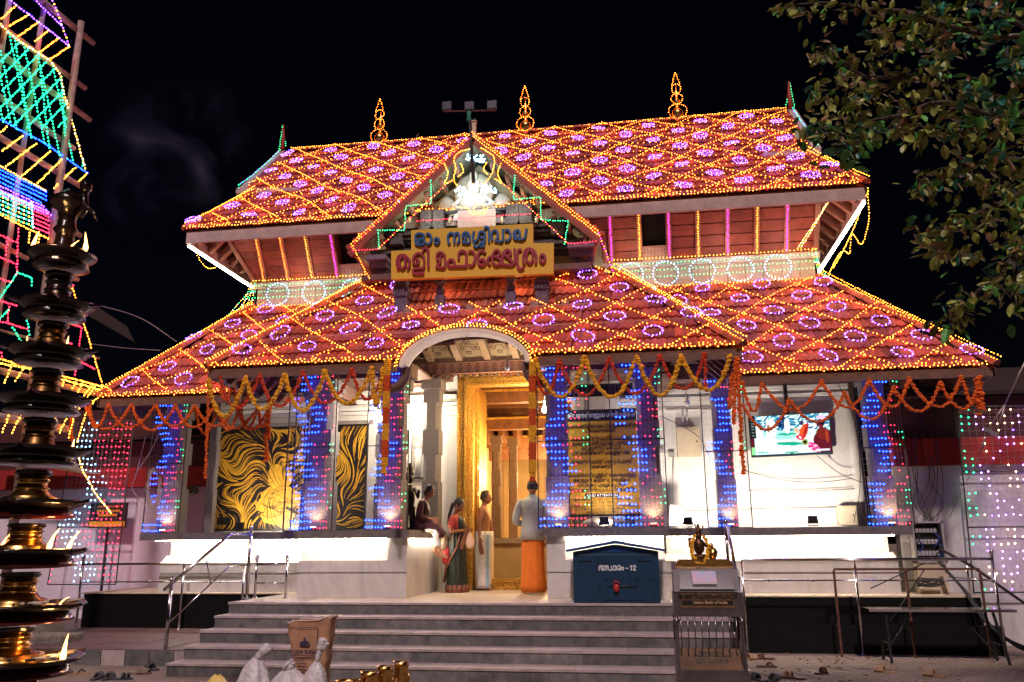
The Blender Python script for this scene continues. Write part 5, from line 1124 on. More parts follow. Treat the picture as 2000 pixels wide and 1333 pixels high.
tvr = empty('television', (tcx, TY, tcz), label='wall television showing a procession in green light, hung on a black pole', cat='television'); tvr.rotation_euler = (math.radians(6), math.radians(-1.5), 0)
m = bpy.data.materials.new('tv_picture'); m.use_nodes = True; nt = m.node_tree; nt.nodes.clear(); e = nt.nodes.new('ShaderNodeEmission'); o_ = nt.nodes.new('ShaderNodeOutputMaterial'); a_ = nt.nodes.new('ShaderNodeVertexColor'); a_.layer_name = 'pic'; e.inputs[1].default_value = .62; nt.links.new(a_.outputs[0], e.inputs[0]); nt.links.new(e.outputs[0], o_.inputs[0])
s_o = np_obj('screen', np.array(V), np.array(F), m, tvr); ca = s_o.data.color_attributes.new('pic', 'FLOAT_COLOR', 'CORNER'); ca.data.foreach_set('color', np.array(cl, dtype=np.float32).ravel())
b = MB(); b.box(-tw / 2 - .012, tw / 2 + .012, .004, .05, -th_ / 2 - .02, th_ / 2 + .012); b.build('casing', BLACK, tvr); b = MB(); b.box(-.03, .03, .05, .08, 0, 1.1); b.build('hanging_pole', BLACK, tvr)
# switch box, leaning boards, conduit
def panelbox(px0, py0, px1, py1, Y, dep, name, label, cat, m=CREAM):
    a = at(px0, py1, Y); c = at(px1, py0, Y); b = MB(); b.box(a.x, c.x, Y, Y + dep, a.z, c.z); o = b.build(name, m); tag(o, label, cat); b = MB(); b.box(a.x + .03, c.x - .03, Y - .008, Y - .001, a.z + .03, c.z - .03); b.build('door', m, o)
    b = MB(); b.ell((c.x - .06, Y - .014, (a.z + c.z) / 2), (.012, .008, .02), 6, 4); b.build('latch', IRON, o); return o
panelbox(1324, 834, 1366, 892, 2.5, .15, 'switch_box', 'cream switch box on the white wall right of the corner pillar', 'switch box')
panelbox(1639, 988, 1672, 1026, 2.3, .12, 'junction_box', 'cream junction box standing on the ledge left of the end pillar', 'junction box')
b = MB(); A = at(1306, 1027, 1.5); B = at(1340, 1027, 1.5); Tt = at(1309, 986, 1.6); U = at(1336, 987, 1.6); b.prism([A, B, (U.x, 1.75, U.z), (Tt.x, 1.75, Tt.z)], (0, .02, .005)); o = b.build('leaning_board', CREAM); tag(o, 'pale board leaning on the wall beside the small floodlight', 'board')
b = MB()
for x in (1333, 1342): b.tube([at(x, 800, 2.6), at(x, 834, 2.6)], .018, 6)
b.tube([at(1288, 1000, 2.6), at(1670, 990, 2.6)], .012, 5); b.tube([at(1315, 892, 2.6), at(1315, 1000, 2.6)], .012, 5); b.tube([at(1300, 800, 2.6), at(1400, 800, 2.6)], .012, 5); o = b.build('conduit', WHITE2); tag(o, 'white electrical conduit fixed along the right wing wall', 'conduit')
b = MB()
for (x, y) in ((1292, 880), (1312, 888)): a = at(x, y, 2.6); b.box(a.x - .05, a.x + .05, 2.58, 2.64, a.z - .04, a.z + .04)
o = b.build('switch_plate', mat('grey_plate', (.35, .33, .32), .5)); tag(o, 'grey switch plates on the wall behind the porch corner pillar', 'switch')
# grey loudspeaker on the wall at left
sp_ = at(371, 960, 2.2); r = empty('wall_speaker', sp_, label='dark wall speaker tilted down beside the left wing pillar', cat='speaker'); r.rotation_euler = (0, math.radians(-18), 0); b = MB(); b.box(-.12, .12, -.1, .1, -.07, .07); b.build('cabinet', BLACK, r); b = MB(); b.box(-.12, .12, -.104, -.101, -.10, -.07); b.build('grille', mat('grey_plate'), r)
# board behind the left light curtain
a = at(172, 1032, 2.9); c = at(250, 982, 2.9); b = MB(); b.box(a.x, c.x, 2.9, 2.93, a.z, c.z); o = b.build('information_board', mat('board_dark', (.02, .015, .025), .5)); tag(o, 'dark standing information board behind the left light curtain', 'board')
zr = c.z - a.z; b = MB(); b.box(a.x + .02, c.x - .02, 2.885, 2.898, a.z + .02, a.z + zr * .26); b.build('yellow_strip', YELSIGN, o)
for i, w_ in enumerate((.5, .52, .4)):
    for k in range(9): b = MB(); x = (a.x + c.x) / 2 + (k - 4) * w_ / 9; z = a.z + zr * (.85 - .17 * i); b.box(x - .02, x + .018, 2.888, 2.898, z - .022, z + .022); b.build('painted_letter', YELSIGN if i else mat('orange_print', (.5, .12, .02), .5), o)
b = MB(); b.box((a.x + c.x) / 2 - .02, (a.x + c.x) / 2 + .02, 2.92, 2.96, TZ, a.z); b.build('pole', IRON, o)

# ================================================================ GARLANDS
def flower_proto():
    V = []; ph = (1 + 5 ** .5) / 2
    V = np.array([(-1, ph, 0), (1, ph, 0), (-1, -ph, 0), (1, -ph, 0), (0, -1, ph), (0, 1, ph), (0, -1, -ph), (0, 1, -ph), (ph, 0, -1), (ph, 0, 1), (-ph, 0, -1), (-ph, 0, 1)], float) / 1.9
    F = np.array([(0, 11, 5), (0, 5, 1), (0, 1, 7), (0, 7, 10), (0, 10, 11), (1, 5, 9), (5, 11, 4), (11, 10, 2), (10, 7, 6), (7, 1, 8), (3, 9, 4), (3, 4, 2), (3, 2, 6), (3, 6, 8), (3, 8, 9), (4, 9, 5), (2, 4, 11), (6, 2, 10), (8, 6, 7), (9, 8, 1)])
    return V, F
FV, FF = flower_proto()
def garland(label, paths, m, r=.026, sp=.027, group=None, thick=1):
    cord = MB(); V = []; F = []; k = 0
    for pts in paths:
        cord.tube(pts, r * .45, 4)
        for p in resample(pts, sp):
            for _ in range(thick):
                a = np.random.uniform(0, 6.28, 3); c1, s1 = math.cos(a[0]), math.sin(a[0]); c2, s2 = math.cos(a[1]), math.sin(a[1])
                R = np.array([[c1, -s1, 0], [s1, c1, 0], [0, 0, 1]]) @ np.array([[1, 0, 0], [0, c2, -s2], [0, s2, c2]])
                q = (FV * np.random.uniform(.75, 1.25, (12, 1))) @ R.T * (r * random.uniform(.85, 1.2)) * (1.15, 1.15, .8)
                V.append(q + np.array(p) + np.random.uniform(-1, 1, 3) * r * (.35 if thick == 1 else .9)); F.append(FF + k); k += 12
    o = cord.build('marigold_garland', mat('garland_cord', (.25, .2, .1), .9)); tag(o, label, 'garland', group)
    np_obj('flowers', np.concatenate(V), np.concatenate(F), m, o, kind='stuff'); return o
def swags(pxs, py, Y, drop, jit=0): 
    out = []
    for i, (a, b_) in enumerate(zip(pxs, pxs[1:])):
        ya = py[0] + (py[1] - py[0]) * (a - pxs[0]) / (pxs[-1] - pxs[0]); yb = py[0] + (py[1] - py[0]) * (b_ - pxs[0]) / (pxs[-1] - pxs[0])
        A, B = at(a, ya, Y), at(b_, yb, Y); out.append(sag(A, B, drop * random.uniform(.93, 1.08), 18))
    return out
garland('yellow marigold garland swagged along the porch eave left of the arch', swags([407, 480, 557, 635, 727, 748], (742, 716), -1.03, .55), MARY, r=.032)
garland('red marigold garland swagged along the porch eave left of the arch', swags([430, 508, 592, 688, 752], (735, 716), -1.0, .50), MARR)
garland('yellow marigold garland swagged along the porch eave right of the arch', swags([1045, 1142, 1243, 1330, 1428], (700, 690), -1.03, .55), MARY, r=.032)
garland('red marigold garland swagged along the porch eave right of the arch', swags([1040, 1092, 1190, 1289, 1376], (706, 690), -1.0, .50), MARR)
garland('orange marigold garland swagged along the left wing eave', swags([166, 257, 343, 420, 505], (790, 792), .17, .40), MARO)
garland('second orange garland crossing the first on the left wing eave', swags([175, 212, 304, 382, 462, 527], (790, 792), .14, .38), MARO)
garland('orange marigold garland looped in front of the mural', swags([382, 425, 470, 505, 527], (800, 790), .5, .40) + swags([430, 455, 490], (740, 760), -.2, .3), MARO)
garland('orange marigold garland swagged along the right wing eave', swags([1450, 1487, 1604, 1697, 1775, 1877, 1912], (748, 735), .17, .42), MARO)
garland('second orange garland crossing the first on the right wing eave', swags([1450, 1541, 1649, 1744, 1836, 1912], (790, 738), .14, .42), MARO)
def hang(px, y0, y1, Y): return [at(px[0] + (px[1] - px[0]) * k / 10, y0 + (y1 - y0) * k / 10, Y) for k in range(11)]
garland('thin orange garland hanging at the left end of the porch eave', [hang((408, 401), 740, 935, -1.0)], MARO, r=.022)
garland('thick orange garland hanging in front of the mural', [hang((527, 519), 780, 903, .1)], MARO, r=.028, thick=2)
garland('bunch of long orange garlands hanging from the right porch corner', [hang((1437, 1433), 700, 830, -1.0), hang((1430, 1425), 730, 800, -.9), hang((1441, 1448), 700, 865, -1.02), hang((1448, 1452), 870, 925, -1.02)], MARO, r=.028)
garland('short red garland hanging near the right porch corner', [hang((1376, 1380), 690, 765, -1.0)], MARR, r=.026)
garland('short orange garland hanging at the far right eave corner', [hang((1911, 1915), 735, 808, .15)], MARO, r=.034, thick=2)
garland('orange garland hanging beside the lamp tower at the left roof corner', [hang((140, 138), 790, 860, .15)], MARO, r=.03)
def banded(label, px, y0, y1, Y, r=.055):
    root = MB(); pts = hang(px, y0, y1, Y); root.tube(pts, .02, 5); o = root.build('marigold_garland', mat('garland_cord')); tag(o, label, 'garland', 'thick garlands beside the entrance arch')
    R_ = resample(pts, .030); nb_ = max(1, len(R_)); per = 8
    for ci, m in ((0, MARY), (1, mat('deep_orange_marigold', (.62, .09, .01), .85, nscale=60, var=.35))):
        V = []; F = []; k = 0
        for i, p in enumerate(R_):
            if (i // per) % 2 != ci: continue
            for a in range(6):
                t = a * PI / 3 + i; q = FV * np.random.uniform(.7, 1.25, (12, 1)) * .026
                rr = r * (.62 if i > nb_ - 5 else 1); V.append(q + np.array(p) + np.array((math.cos(t) * rr * .62, math.sin(t) * rr * .62, 0))); F.append(FF + k); k += 12
        np_obj('flowers', np.concatenate(V), np.concatenate(F), m, o, kind='stuff')
banded('thick banded yellow and orange garland hanging left of the entrance arch', (757, 750), 705, 928, -1.02)
banded('thick banded yellow and orange garland hanging right of the entrance arch', (1040, 1040), 705, 942, -1.02)

# ================================================================ RAILS
def on_plane(px, py, P0, nrm):
    d = ray(px, py); C_ = Vector(CAMP); return C_ + d * ((Vector(P0) - C_).dot(nrm) / d.dot(nrm))
def rail(label, base, tubes, balls, feet=(), r=.021):
    b = MB(); b.tube(tubes[0][0], tubes[0][1], 10); root = b.build('steel_railing', STEEL); tag(root, label, 'railing')
    for pts, rr, nm in [(t[0], t[1], t[2]) for t in tubes[1:]]:
        b = MB(); b.tube(pts, rr, 10); b.build(nm, STEEL, root)
    for p in balls: b = MB(); b.ell(p, .036, 14, 10); b.lathe([(.03, -.05), (.03, -.03)], tuple(p), 10); b.build('ball_finial', STEEL, root)
    for p in feet: b = MB(); b.lathe([(.05, 0), (.05, .012), (.03, .02)], tuple(p), 12); b.build('foot_flange', STEEL, root)
    return root
def stair_rail(A, B, top_a, bend, top_b, dlo, dmid, dend, strut, label):
    """A, B: bases of the lower and upper post; the rest photograph pixels in the vertical plane through them"""
    A, B = Vector(A), Vector(B); nrm = (B - A).cross(Vector((0, 0, 1))).normalized(); f = lambda p: on_plane(p[0], p[1], A, nrm)
    za = f(top_a).z; zb = f(top_b).z
    rail(label, A, [([A, (A.x, A.y, za - .03)], .026, ''), ([B, (B.x, B.y, zb - .03)], .026, 'post'), ([f((top_a[0], top_a[1] + 20)), f(bend), (B.x, B.y, f(bend).z)], .022, 'handrail'),
        ([f(dlo), f(dmid), (B.x, B.y, f(dend).z)], .012, 'lower_bar'), ([f(strut[0]), f(strut[1])], .011, 'strut')], [(A.x, A.y, za), (B.x, B.y, zb)], [A, B])
stair_rail((-4.04, -1.41, GZ), (-3.54, -.11, 0), (320, 1133), (450, 1044), (482, 1030), (324, 1222), (448, 1107), (480, 1104), ((403, 1091), (411, 1139)), 'polished steel handrail climbing the left side of the stairs')
A = Vector((3.59, -2.17, GZ)); B = Vector((3.72, .20, 0))
b = MB(); nrmR = (B - A).cross(Vector((0, 0, 1))).normalized(); zA = at(1438, 1130, A.y).z; zB = at(1417, 1019, B.y).z
rail('polished steel handrail climbing the right side of the stairs beside the kiosk', A, [([A, (A.x, A.y, zA - .03)], .026, ''), ([B, (B.x, B.y, zB - .03)], .026, 'post'), ([(A.x, A.y, zA - .08), (B.x - .02, B.y - .5, zB - .08), (B.x, B.y, zB - .08)], .022, 'handrail'),
    ([(A.x, A.y, GZ + .30), (B.x - .02, B.y - .5, .30), (B.x, B.y, .32)], .012, 'lower_bar'), ([((A.x + B.x) / 2, (A.y + B.y) / 2, zB * .35 + zA * .4), ((A.x + B.x) / 2, (A.y + B.y) / 2 + .05, -.2)], .011, 'strut')], [(A.x, A.y, zA), (B.x, B.y, zB)], [A, B])
def hrail(label, Y, xs, ztop, zlow, zb, ballz=None, knobs=(), ball_at=()):
    x0, x1 = xs[0], xs[-1]; tubes = [([(x0, Y, ztop), (x1, Y, ztop)], .022, ''), ([(x0, Y, zlow), (x1, Y, zlow)], .012, 'lower_bar')]
    for x, z in zip(xs, zb): tubes.append(([(x, Y + .0, z), (x, Y + .0, ztop - .01 if x not in ball_at else ballz - .02)], .020, 'post'))
    balls = [(x, Y, ballz) for x in ball_at]; root = rail(label, None, tubes, balls, [(x, Y, z) for x, z in zip(xs, zb)])
    for x in knobs: b = MB(); b.ell((x, Y, zlow), .024, 10, 8); b.build('knob', STEEL, root)
    return root
Yl = 1.28; X_ = lambda px, py, Y: at(px, py, Y).x; Z_ = lambda px, py, Y: at(px, py, Y).z
hrail('long steel railing in front of the black plinth of the left wing', Yl, [X_(162, 1102, Yl), X_(360, 1102, Yl), X_(478, 1102, Yl)], Z_(300, 1102, Yl), Z_(300, 1137, Yl), [TZ, TZ, TZ], Z_(162, 1089, Yl), [X_(x, 1137, Yl) for x in (226, 292, 430)], [X_(162, 1102, Yl)])
hrail('short steel railing between the stairs and the left pedestal', .0, [-3.46, -2.96], Z_(530, 1102, 0), Z_(530, 1139, 0), [0, 0], Z_(493, 1089, 0), [X_(520, 1139, 0), X_(545, 1139, 0)], [-3.46, -2.96])
Yr = .60; xs = [X_(1448, 1093, Yr), X_(1668, 1093, Yr), X_(1938, 1093, Yr)]
hrail('long steel railing in front of the black plinth of the right wing', Yr, xs, Z_(1700, 1093, Yr), Z_(1700, 1134, Yr), [GZ, GZ, GZ], Z_(1934, 1077, Yr), [X_(x, 1134, Yr) for x in (1502, 1587, 1760, 1850)], [xs[-1]])
xe = xs[-1]; b = MB(); b.tube([(xe, Yr, Z_(1700, 1093, Yr)), (xe - .3, 2.0, Z_(1700, 1093, Yr))], .02, 8); b.tube([(xe, Yr, Z_(1700, 1134, Yr)), (xe - .3, 2.0, Z_(1700, 1134, Yr))], .012, 8)
for t in (.45, .95): b.tube([(xe - .3 * t, Yr + 1.4 * t, Z_(1700, 1093, Yr)), (xe - .3 * t, Yr + 1.4 * t, 0)], .018, 8)
o = b.build('steel_railing', STEEL); tag(o, 'steel side railing running back to the right compound wall', 'railing')
# rusty barrier frame
Yb = .38; b = MB(); xs = [X_(1628, 1112, Yb), X_(1768, 1112, Yb), X_(1913, 1112, Yb)]; zt = Z_(1770, 1112, Yb); b.bar((xs[0], Yb, zt), (xs[2], Yb, zt), .03, .03)
o = b.build('barrier_frame', RUST); tag(o, 'thin rusty iron barrier frame standing behind the bench', 'barrier')
for x in xs: b = MB(); b.bar((x, Yb, zt - .016), (x, Yb, GZ), .03, .03); b.build('post', RUST, o)
# bench with long steel top
Yn = -.02; a = at(1697, 1190, Yn - .2); c = at(1986, 1190, Yn - .2); zt = a.z
bench = empty('bench', ((a.x + c.x) / 2, Yn, GZ), label='long narrow steel topped bench on thin dark folding legs', cat='bench'); hx = (c.x - a.x) / 2; H = zt - GZ
b = MB(); b.box(-hx, hx, -.2, .2, H - .035, H); b.build('bench_top', STEEL, bench)
for sx in (-1, 1):
    x = sx * (hx - .28) - (.06 if sx < 0 else 0)
    for sy in (-1, 1):
        b = MB(); b.bar((x + sx * .0, sy * .14, H - .04), (x + (.0 if sx < 0 else .10), sy * .2, 0), .03, .03); b.build('leg', BLACK, bench)
    b = MB(); b.bar((x + (0 if sx < 0 else .03), -.16, H * .35), (x + (0 if sx < 0 else .03), .16, H * .35), .02, .02); b.bar((x, 0, H * .2), (x - sx * .4, 0, H - .05), .015, .015); b.build('stretcher', IRON, bench)
# distribution cabinet
Yd = 1.45; a = at(1793, 1132, Yd); c = at(1841, 1018, Yd); cab = empty('distribution_cabinet', (a.x, Yd, 0), label='open electrical distribution cabinet full of breakers on a cream stand', cat='electrical cabinet')
wx = c.x - a.x; z1 = c.z; z0 = at(1800, 1100, Yd).z
b = MB(); b.box(0, wx, .18, .2, z0, z1); b.box(0, .03, 0, .2, z0, z1); b.box(wx - .03, wx, 0, .2, z0, z1); b.box(0, wx, 0, .2, z1 - .03, z1 + .001); b.box(0, wx, 0, .2, z0 - .001, z0 + .03); b.build('cabinet_case', mat('grey_plate'), cab)
b = MB(); b.box(.03, wx - .03, .14, .17, z0 + .03, z1 - .03); b.build('back_plate', BLACK, cab)
for k in range(5):
    z = z1 - .13 - k * .175
    if z < z0 + .06: break
    for i in range(6): b = MB(); x = .07 + i * (wx - .14) / 6; b.box(x, x + .042, .08, .14, z - .04, z + .03); b.box(x + .012, x + .03, .065, .08, z - .012, z + .008); b.build('breaker', mat('breaker_white', (.5, .5, .5), .4), cab)
for k in range(7): b = MB(); x = random.uniform(.05, wx - .05); z = random.uniform(z0 + .1, z1 - .1); b.tube(crom([(x, .1, z), (x + .05, .05, z - .1), (x - .02, .08, z - .22)]), .008, 5); b.build('lead', mat('blue_wire', (.01, .06, .3), .5) if k % 2 else CABLE, cab)
b = MB(); b.box(.02, wx - .02, .02, .22, 0.0, z0 - .01); b.build('stand', CREAM, cab)
# cables
def cable(label, runs, r=.012, m=CABLE, cat='cable'):
    b = MB()
    for p in runs: b.tube(crom(p, 6), r, 5)
    o = b.build('cable', m); tag(o, label, cat); return o
cable('thick black cables sloping from the cabinet down to the right compound wall', [[at(1835, 1072, 1.3), at(1900, 1108, 1.2), at(1960, 1150, 1.2), at(2010, 1185, 1.2)], [at(1840, 1105, 1.3), at(1880, 1150, 1.0), at(1925, 1215, .7), at(1970, 1250, .6), at(2010, 1268, .6)], [at(1843, 1110, 1.35), at(1890, 1160, 1.0), at(1935, 1222, .75), at(1985, 1262, .6), at(2020, 1275, .6)]], .022)
random.seed(5); runs = []
for i in range(9):
    x = 1778 + i * 7; runs.append([at(x, 735 + random.uniform(0, 10), 1.7), at(x + random.uniform(-10, 14), 850, 1.7), at(x + random.uniform(-14, 16), 930, 1.65), at(x + random.uniform(-16, 24), 985, 1.6), at(1815 + random.uniform(-15, 15), 1020, 1.55)])
cable('tangle of thin wires hanging above the distribution cabinet', runs, .006)
cable('coil of cables lying on the plinth beside the cabinet', [[at(1792 + 50 * (.5 + .5 * math.cos(t + k)), 1140 + 6 * math.sin(t) - k, 1.3) for t in np.linspace(0, 6, 9)] for k in range(5)], .012)
runs = []
for k in range(10): runs.append([at(300 + 12 * math.cos(t) + random.uniform(-4, 4), 955 + 38 * math.sin(t) + random.uniform(-4, 4), .9) for t in np.linspace(0, 6.2, 10)])
runs += [[at(285, 850, 1.0), at(265, 930, 1.0), at(258, 955, 1.0), at(285, 990, .95)], [at(330, 790, .9), at(300, 870, .9), at(262, 930, .9)]]
cable('coil of grey wire hanging at the left wing pillar', runs, .007, WIRE)
cable('thin sagging wires on the white wall below the television', [[at(1455, 920, 2.55), at(1530, 938, 2.55), at(1600, 942, 2.5), at(1665, 935, 2.5)], [at(1595, 890, 2.4), at(1640, 925, 2.45), at(1690, 945, 2.0)], [at(1460, 958, 2.55), at(1560, 960, 2.55), at(1670, 955, 2.55)], [at(1290, 812, 2.4), at(1360, 850, 2.4), at(1385, 890, 1.4)], [at(1635, 745, 2.0), at(1670, 830, 2.0), at(1680, 940, 1.9), at(1668, 1020, 1.9)]], .006)
cable('wires running from the left roof up into the dark', [[at(345, 668, 3), at(270, 620, 4), at(175, 592, 5)], [at(312, 685, 3), at(240, 680, 4), at(175, 672, 5)]], .012, mat('pale_wire', (.3, .2, .22), .7))
cable('long stay wire rising from the cabinet to the upper right', [[at(1855, 1010, 1.5), at(1905, 905, 1.2), at(1928, 850, 1.0)]], .006, WIRE)
b = MB(); b.tube([at(2010, 690, .6), at(1963, 790, .8)], .014, 6); b.tube([at(1963, 790, .8), at(1928, 840, .9)], .012, 6); b.tube([at(1963, 792, .8), at(1944, 848, .9)], .012, 6); b.bar(at(1922, 838, .9), at(1948, 850, .9), .05, .05); b.tube([at(1924, 850, .95), at(1918, 880, 1.0)], .012, 6); b.ell(at(1920, 870, 1.0), .03, 8, 6)
o = b.build('stay_clamp', mat('galvanised', (.35, .3, .3), .4, metal=.7)); tag(o, 'galvanised stay rod with its forked clamp hanging at the upper right', 'stay rod')
b = MB(); b.tube([at(1700, 1150, .3), at(1806, 1100, .35)], .009, 5); b.tube([at(1717, 1248, .2), at(1806, 1112, .36)], .009, 5)
o = b.build('thin_pole', IRON); tag(o, 'thin iron pole leaning against the barrier frame', 'pole')

# ================================================================ DONATION BOX, KIOSK
bb = empty('donation_box', (at(1205, 1173, -.74).x, -.74, 0), label='large blue steel donation box with a low gabled lid on the top step', cat='donation box')
hw_ = (at(1293, 1120, -.74).x - at(1125, 1120, -.74).x) / 2; hb = Z_(1200, 1078, -.74)
b = MB(); b.box(-hw_, hw_, 0, .62, .0, hb); b.build('box_body', BOXBLUE, bb); hp = Z_(1200, 1059, -.74)
b = MB(); b.prism([(-hw_ - .09, -.07, hb + .0), (0, -.07, hp - .02), (hw_ + .09, -.07, hb + .0), (hw_ + .09, -.07, hb + .03), (0, -.07, hp + .02), (-hw_ - .09, -.07, hb + .03)], (0, .76, 0)); b.prism([(-hw_, .001, hb + .001), (0, .001, hp - .03), (hw_, .001, hb + .001)], (0, .6, 0)); b.build('lid', mat('lid_blue', (.004, .05, .22), .4), bb)
for x in (-hw_ * .72, hw_ * .68): b = MB(); b.box(x - .09, x + .09, -.006, .0, hb - .135, hb - .12); b.build('coin_slot', DARK, bb)
BXT = mat('paint_white', (.65, .68, .7), .5); f_ = lambda x, y: Vector((at(1120 + x / 10.256, 1050 + y / 10.256, -.744).x - bb.location.x, -.004, at(1120 + x / 10.256, 1050 + y / 10.256, -.744).z))
for L_b in ([[(518, 662), (512, 600), (535, 568), (575, 570), (550, 590), (545, 612), (570, 625), (570, 662)]], [[(592, 640), (588, 590), (612, 568), (634, 590), (626, 650), (602, 655), (592, 635)], [(634, 590), (655, 568), (665, 600), (665, 660)], [(665, 600), (688, 568), (700, 600), (700, 640), (735, 662), (760, 640), (760, 575)], [(760, 640), (788, 658), (800, 620), (798, 570)]],
    [[(815, 570), (840, 572), (852, 610), (840, 655), (815, 655)]], [[(872, 655), (868, 600), (895, 568), (930, 570), (950, 600), (937, 650), (905, 655), (905, 622), (930, 618)]], [circ(985, 625, 20, 27)], [[(1058, 620), (1092, 620)]], [[(1138, 588), (1160, 564), (1160, 658)]], [[(1195, 592), (1207, 566), (1235, 566), (1243, 597), (1200, 655), (1250, 655)]]):
    stroke_text('painted_letter', L_b, f_, .014, .003, BXT, bb)
b = MB()
for i in range(34): x = -hw_ + .08 + i * (2 * hw_ - .16) / 33; b.tube([(x, -.006, hb - .03), (x + .012, -.006, hb - .055), (x + .022, -.006, hb - .03)], .0025, 4)
b.build('painted_scroll', mat('scroll_light', (.12, .22, .26), .6), bb)
for x in (-.16, .34): b = MB(); b.box(x - .012, x + .012, -.02, -.001, .03, .30); b.build('hinge_strap', BOXBLUE, bb)
b = MB(); b.box(-.16, .34, -.012, -.001, .04, .26); b.build('hatch', BOXBLUE, bb); b = MB(); b.ell((.0, -.05, .20), (.042, .035, .055), 10, 8); b.tube(crom([(-.03, -.03, .24), (-.03, -.03, .28), (.03, -.03, .28), (.03, -.03, .24)]), .008, 5); b.build('wax_sealed_padlock', mat('seal_red', (.5, .03, .03), .5), bb)
b = MB(); b.tube([(-.1, -.02, .22), (.28, -.02, .22)], .010, 6)
for (x, z) in ((-.22, .2), (-.14, .31), (.5, .31), (.5, .12), (.28, .31)): b.ell((x, -.012, z), .014, 6, 4)
b.build('lock_bar', IRON, bb)
# kiosk (offering stand)
KY = -4.6; kx0, kx1 = at(1313, 1150, KY).x, at(1449, 1150, KY).x; kc = (kx0 + kx1) / 2; kw = (kx1 - kx0) / 2
DST = mat('dull_steel', (.26, .23, .25), .32, metal=1, nscale=6, var=.3)
ks = empty('offering_kiosk', (kc, KY, GZ), label='stainless steel offering kiosk with glazed sloping top and barred middle', cat='kiosk'); zz = lambda py: Z_(1380, py, KY) - GZ
KB = mat('kiosk_label_brown', (.12, .06, .025), .7, nscale=5, var=.4); GLS = mat('kiosk_glass', (.06, .045, .06), .15, var=.1)
b = MB(); b.box(-kw * .98, kw * 1.02, 0, .42, zz(1205), zz(1158)); b.build('sign_case', DST, ks)
b = MB(); b.prism([(-kw * .95, -.0, zz(1156)), (-kw * .95, .42, zz(1156)), (-kw * .95, .42, zz(1098)), (-kw * .95, .10, zz(1113))], (kw * 1.9, 0, 0)); b.build('sloping_top', mat('dark_steel', (.075, .062, .072), .5, var=.3), ks)  # dark non-metal colour keeps the sun lamp from mirroring white
b = MB(); b.hexa([(-kw * .78, -.012, zz(1151)), (kw * .80, -.012, zz(1151)), (kw * .72, .07, zz(1117)), (-kw * .74, .07, zz(1117))] + [(-kw * .78, .01, zz(1151)), (kw * .80, .01, zz(1151)), (kw * .72, .09, zz(1117)), (-kw * .74, .09, zz(1117))]); b.build('glass_pane', GLS, ks)
b = MB(); b.hexa([(-kw * .40, -.012, zz(1138)), (kw * .30, -.012, zz(1138)), (kw * .28, .030, zz(1116)), (-kw * .42, .030, zz(1116))] + [(-kw * .40, -.008, zz(1138)), (kw * .30, -.008, zz(1138)), (kw * .28, .034, zz(1116)), (-kw * .42, .034, zz(1116))]); b.build('printed_card', mat('card_blue', (.05, .16, .42), .4, nscale=9, col2=(.5, .12, .2)), ks)
b = MB(); b.box(-kw * .40, kw * .30, -.022, -.018, zz(1141), zz(1138)); b.build('card_strip', WHITE, ks)
lathe_pts = [(-kw * .92, .20, zz(1112)), (-kw * .75, .20, zz(1094)), (kw * .75, .20, zz(1094)), (kw * .92, .20, zz(1112))]
b = MB(); b.prism(lathe_pts, (0, .2, 0)); b.build('brass_cowl', BRASS, ks)
b = MB(); b.box(-kw * .78, kw * .76, -.014, -.004, zz(1188), zz(1158)); b.build('label_panel', KB, ks); b = MB(); b.box(-kw * .74, kw * .72, -.020, -.016, zz(1181), zz(1173)); b.build('black_strip', BLACK, ks)
letter('ഭ-ഭണ്ഡാരം-HUNDI', 'kiosk_lettering', .058, facing(0, -.02, zz(1165)), BLACK, ks, .001, .0015, sx=.95); letter('Union Bank of India', 'kiosk_lettering', .036, facing(.02, -.024, zz(1177)), mat('label_gold', (.5, .35, .15), .5), ks, .001, .001, sx=1.05)
for k in range(9): x = -kw * .8 + k * kw * 1.58 / 8; b = MB(); b.tube([(x, .01, zz(1206)), (x, .01, zz(1268))], .0055, 6); b.build('grille_bar', DST, ks)
for sx in (-1, 1):
    for y in (.02, .40): b = MB(); b.bar((sx * kw * .93, y, 0), (sx * kw * .93, y, zz(1205)), .035, .035); b.build('corner_post', DST if y < .1 else IRON, ks)
    b = MB(); b.ell((sx * kw * .93, -.015, zz(1213)), .03, 12, 8); b.build('ball_knob', DST, ks)
b = MB(); b.box(-kw, kw * 1.05, -.02, .44, 0.03, zz(1313)); b.box(-kw, kw * 1.05, -.03, .44, zz(1313), zz(1309)); b.build('lower_cabinet', DST, ks)
b = MB(); b.hexa([(-kw * .9, -.0, zz(1309)), (kw * .98, -.0, zz(1309)), (kw * .86, .12, zz(1270)), (-kw * .85, .12, zz(1270)), (-kw * .9, .02, zz(1309)), (kw * .98, .02, zz(1309)), (kw * .86, .14, zz(1270)), (-kw * .85, .14, zz(1270))]); b.build('lower_label', KB, ks)
tl = math.atan2(.12, zz(1270) - zz(1309))
for t, py, sz in (('FACILITY FOR', 1278, .026), ('OFFERING THROUGH', 1284, .026), ('QR CODE', 1293, .050)): letter(t, 'kiosk_lettering', sz, facing(.01, -.004 + .12 * (zz(py) - zz(1309)) / (zz(1270) - zz(1309)), zz(py), tl), mat('print_black'), ks, .001, .001, sx=1.3)
for sx in (-1, 1): b = MB(); b.box(sx * kw * .96 - .012, sx * kw * .96 + .012, -.03, .40, zz(1309), zz(1258)); b.build('side_frame', DST, ks)
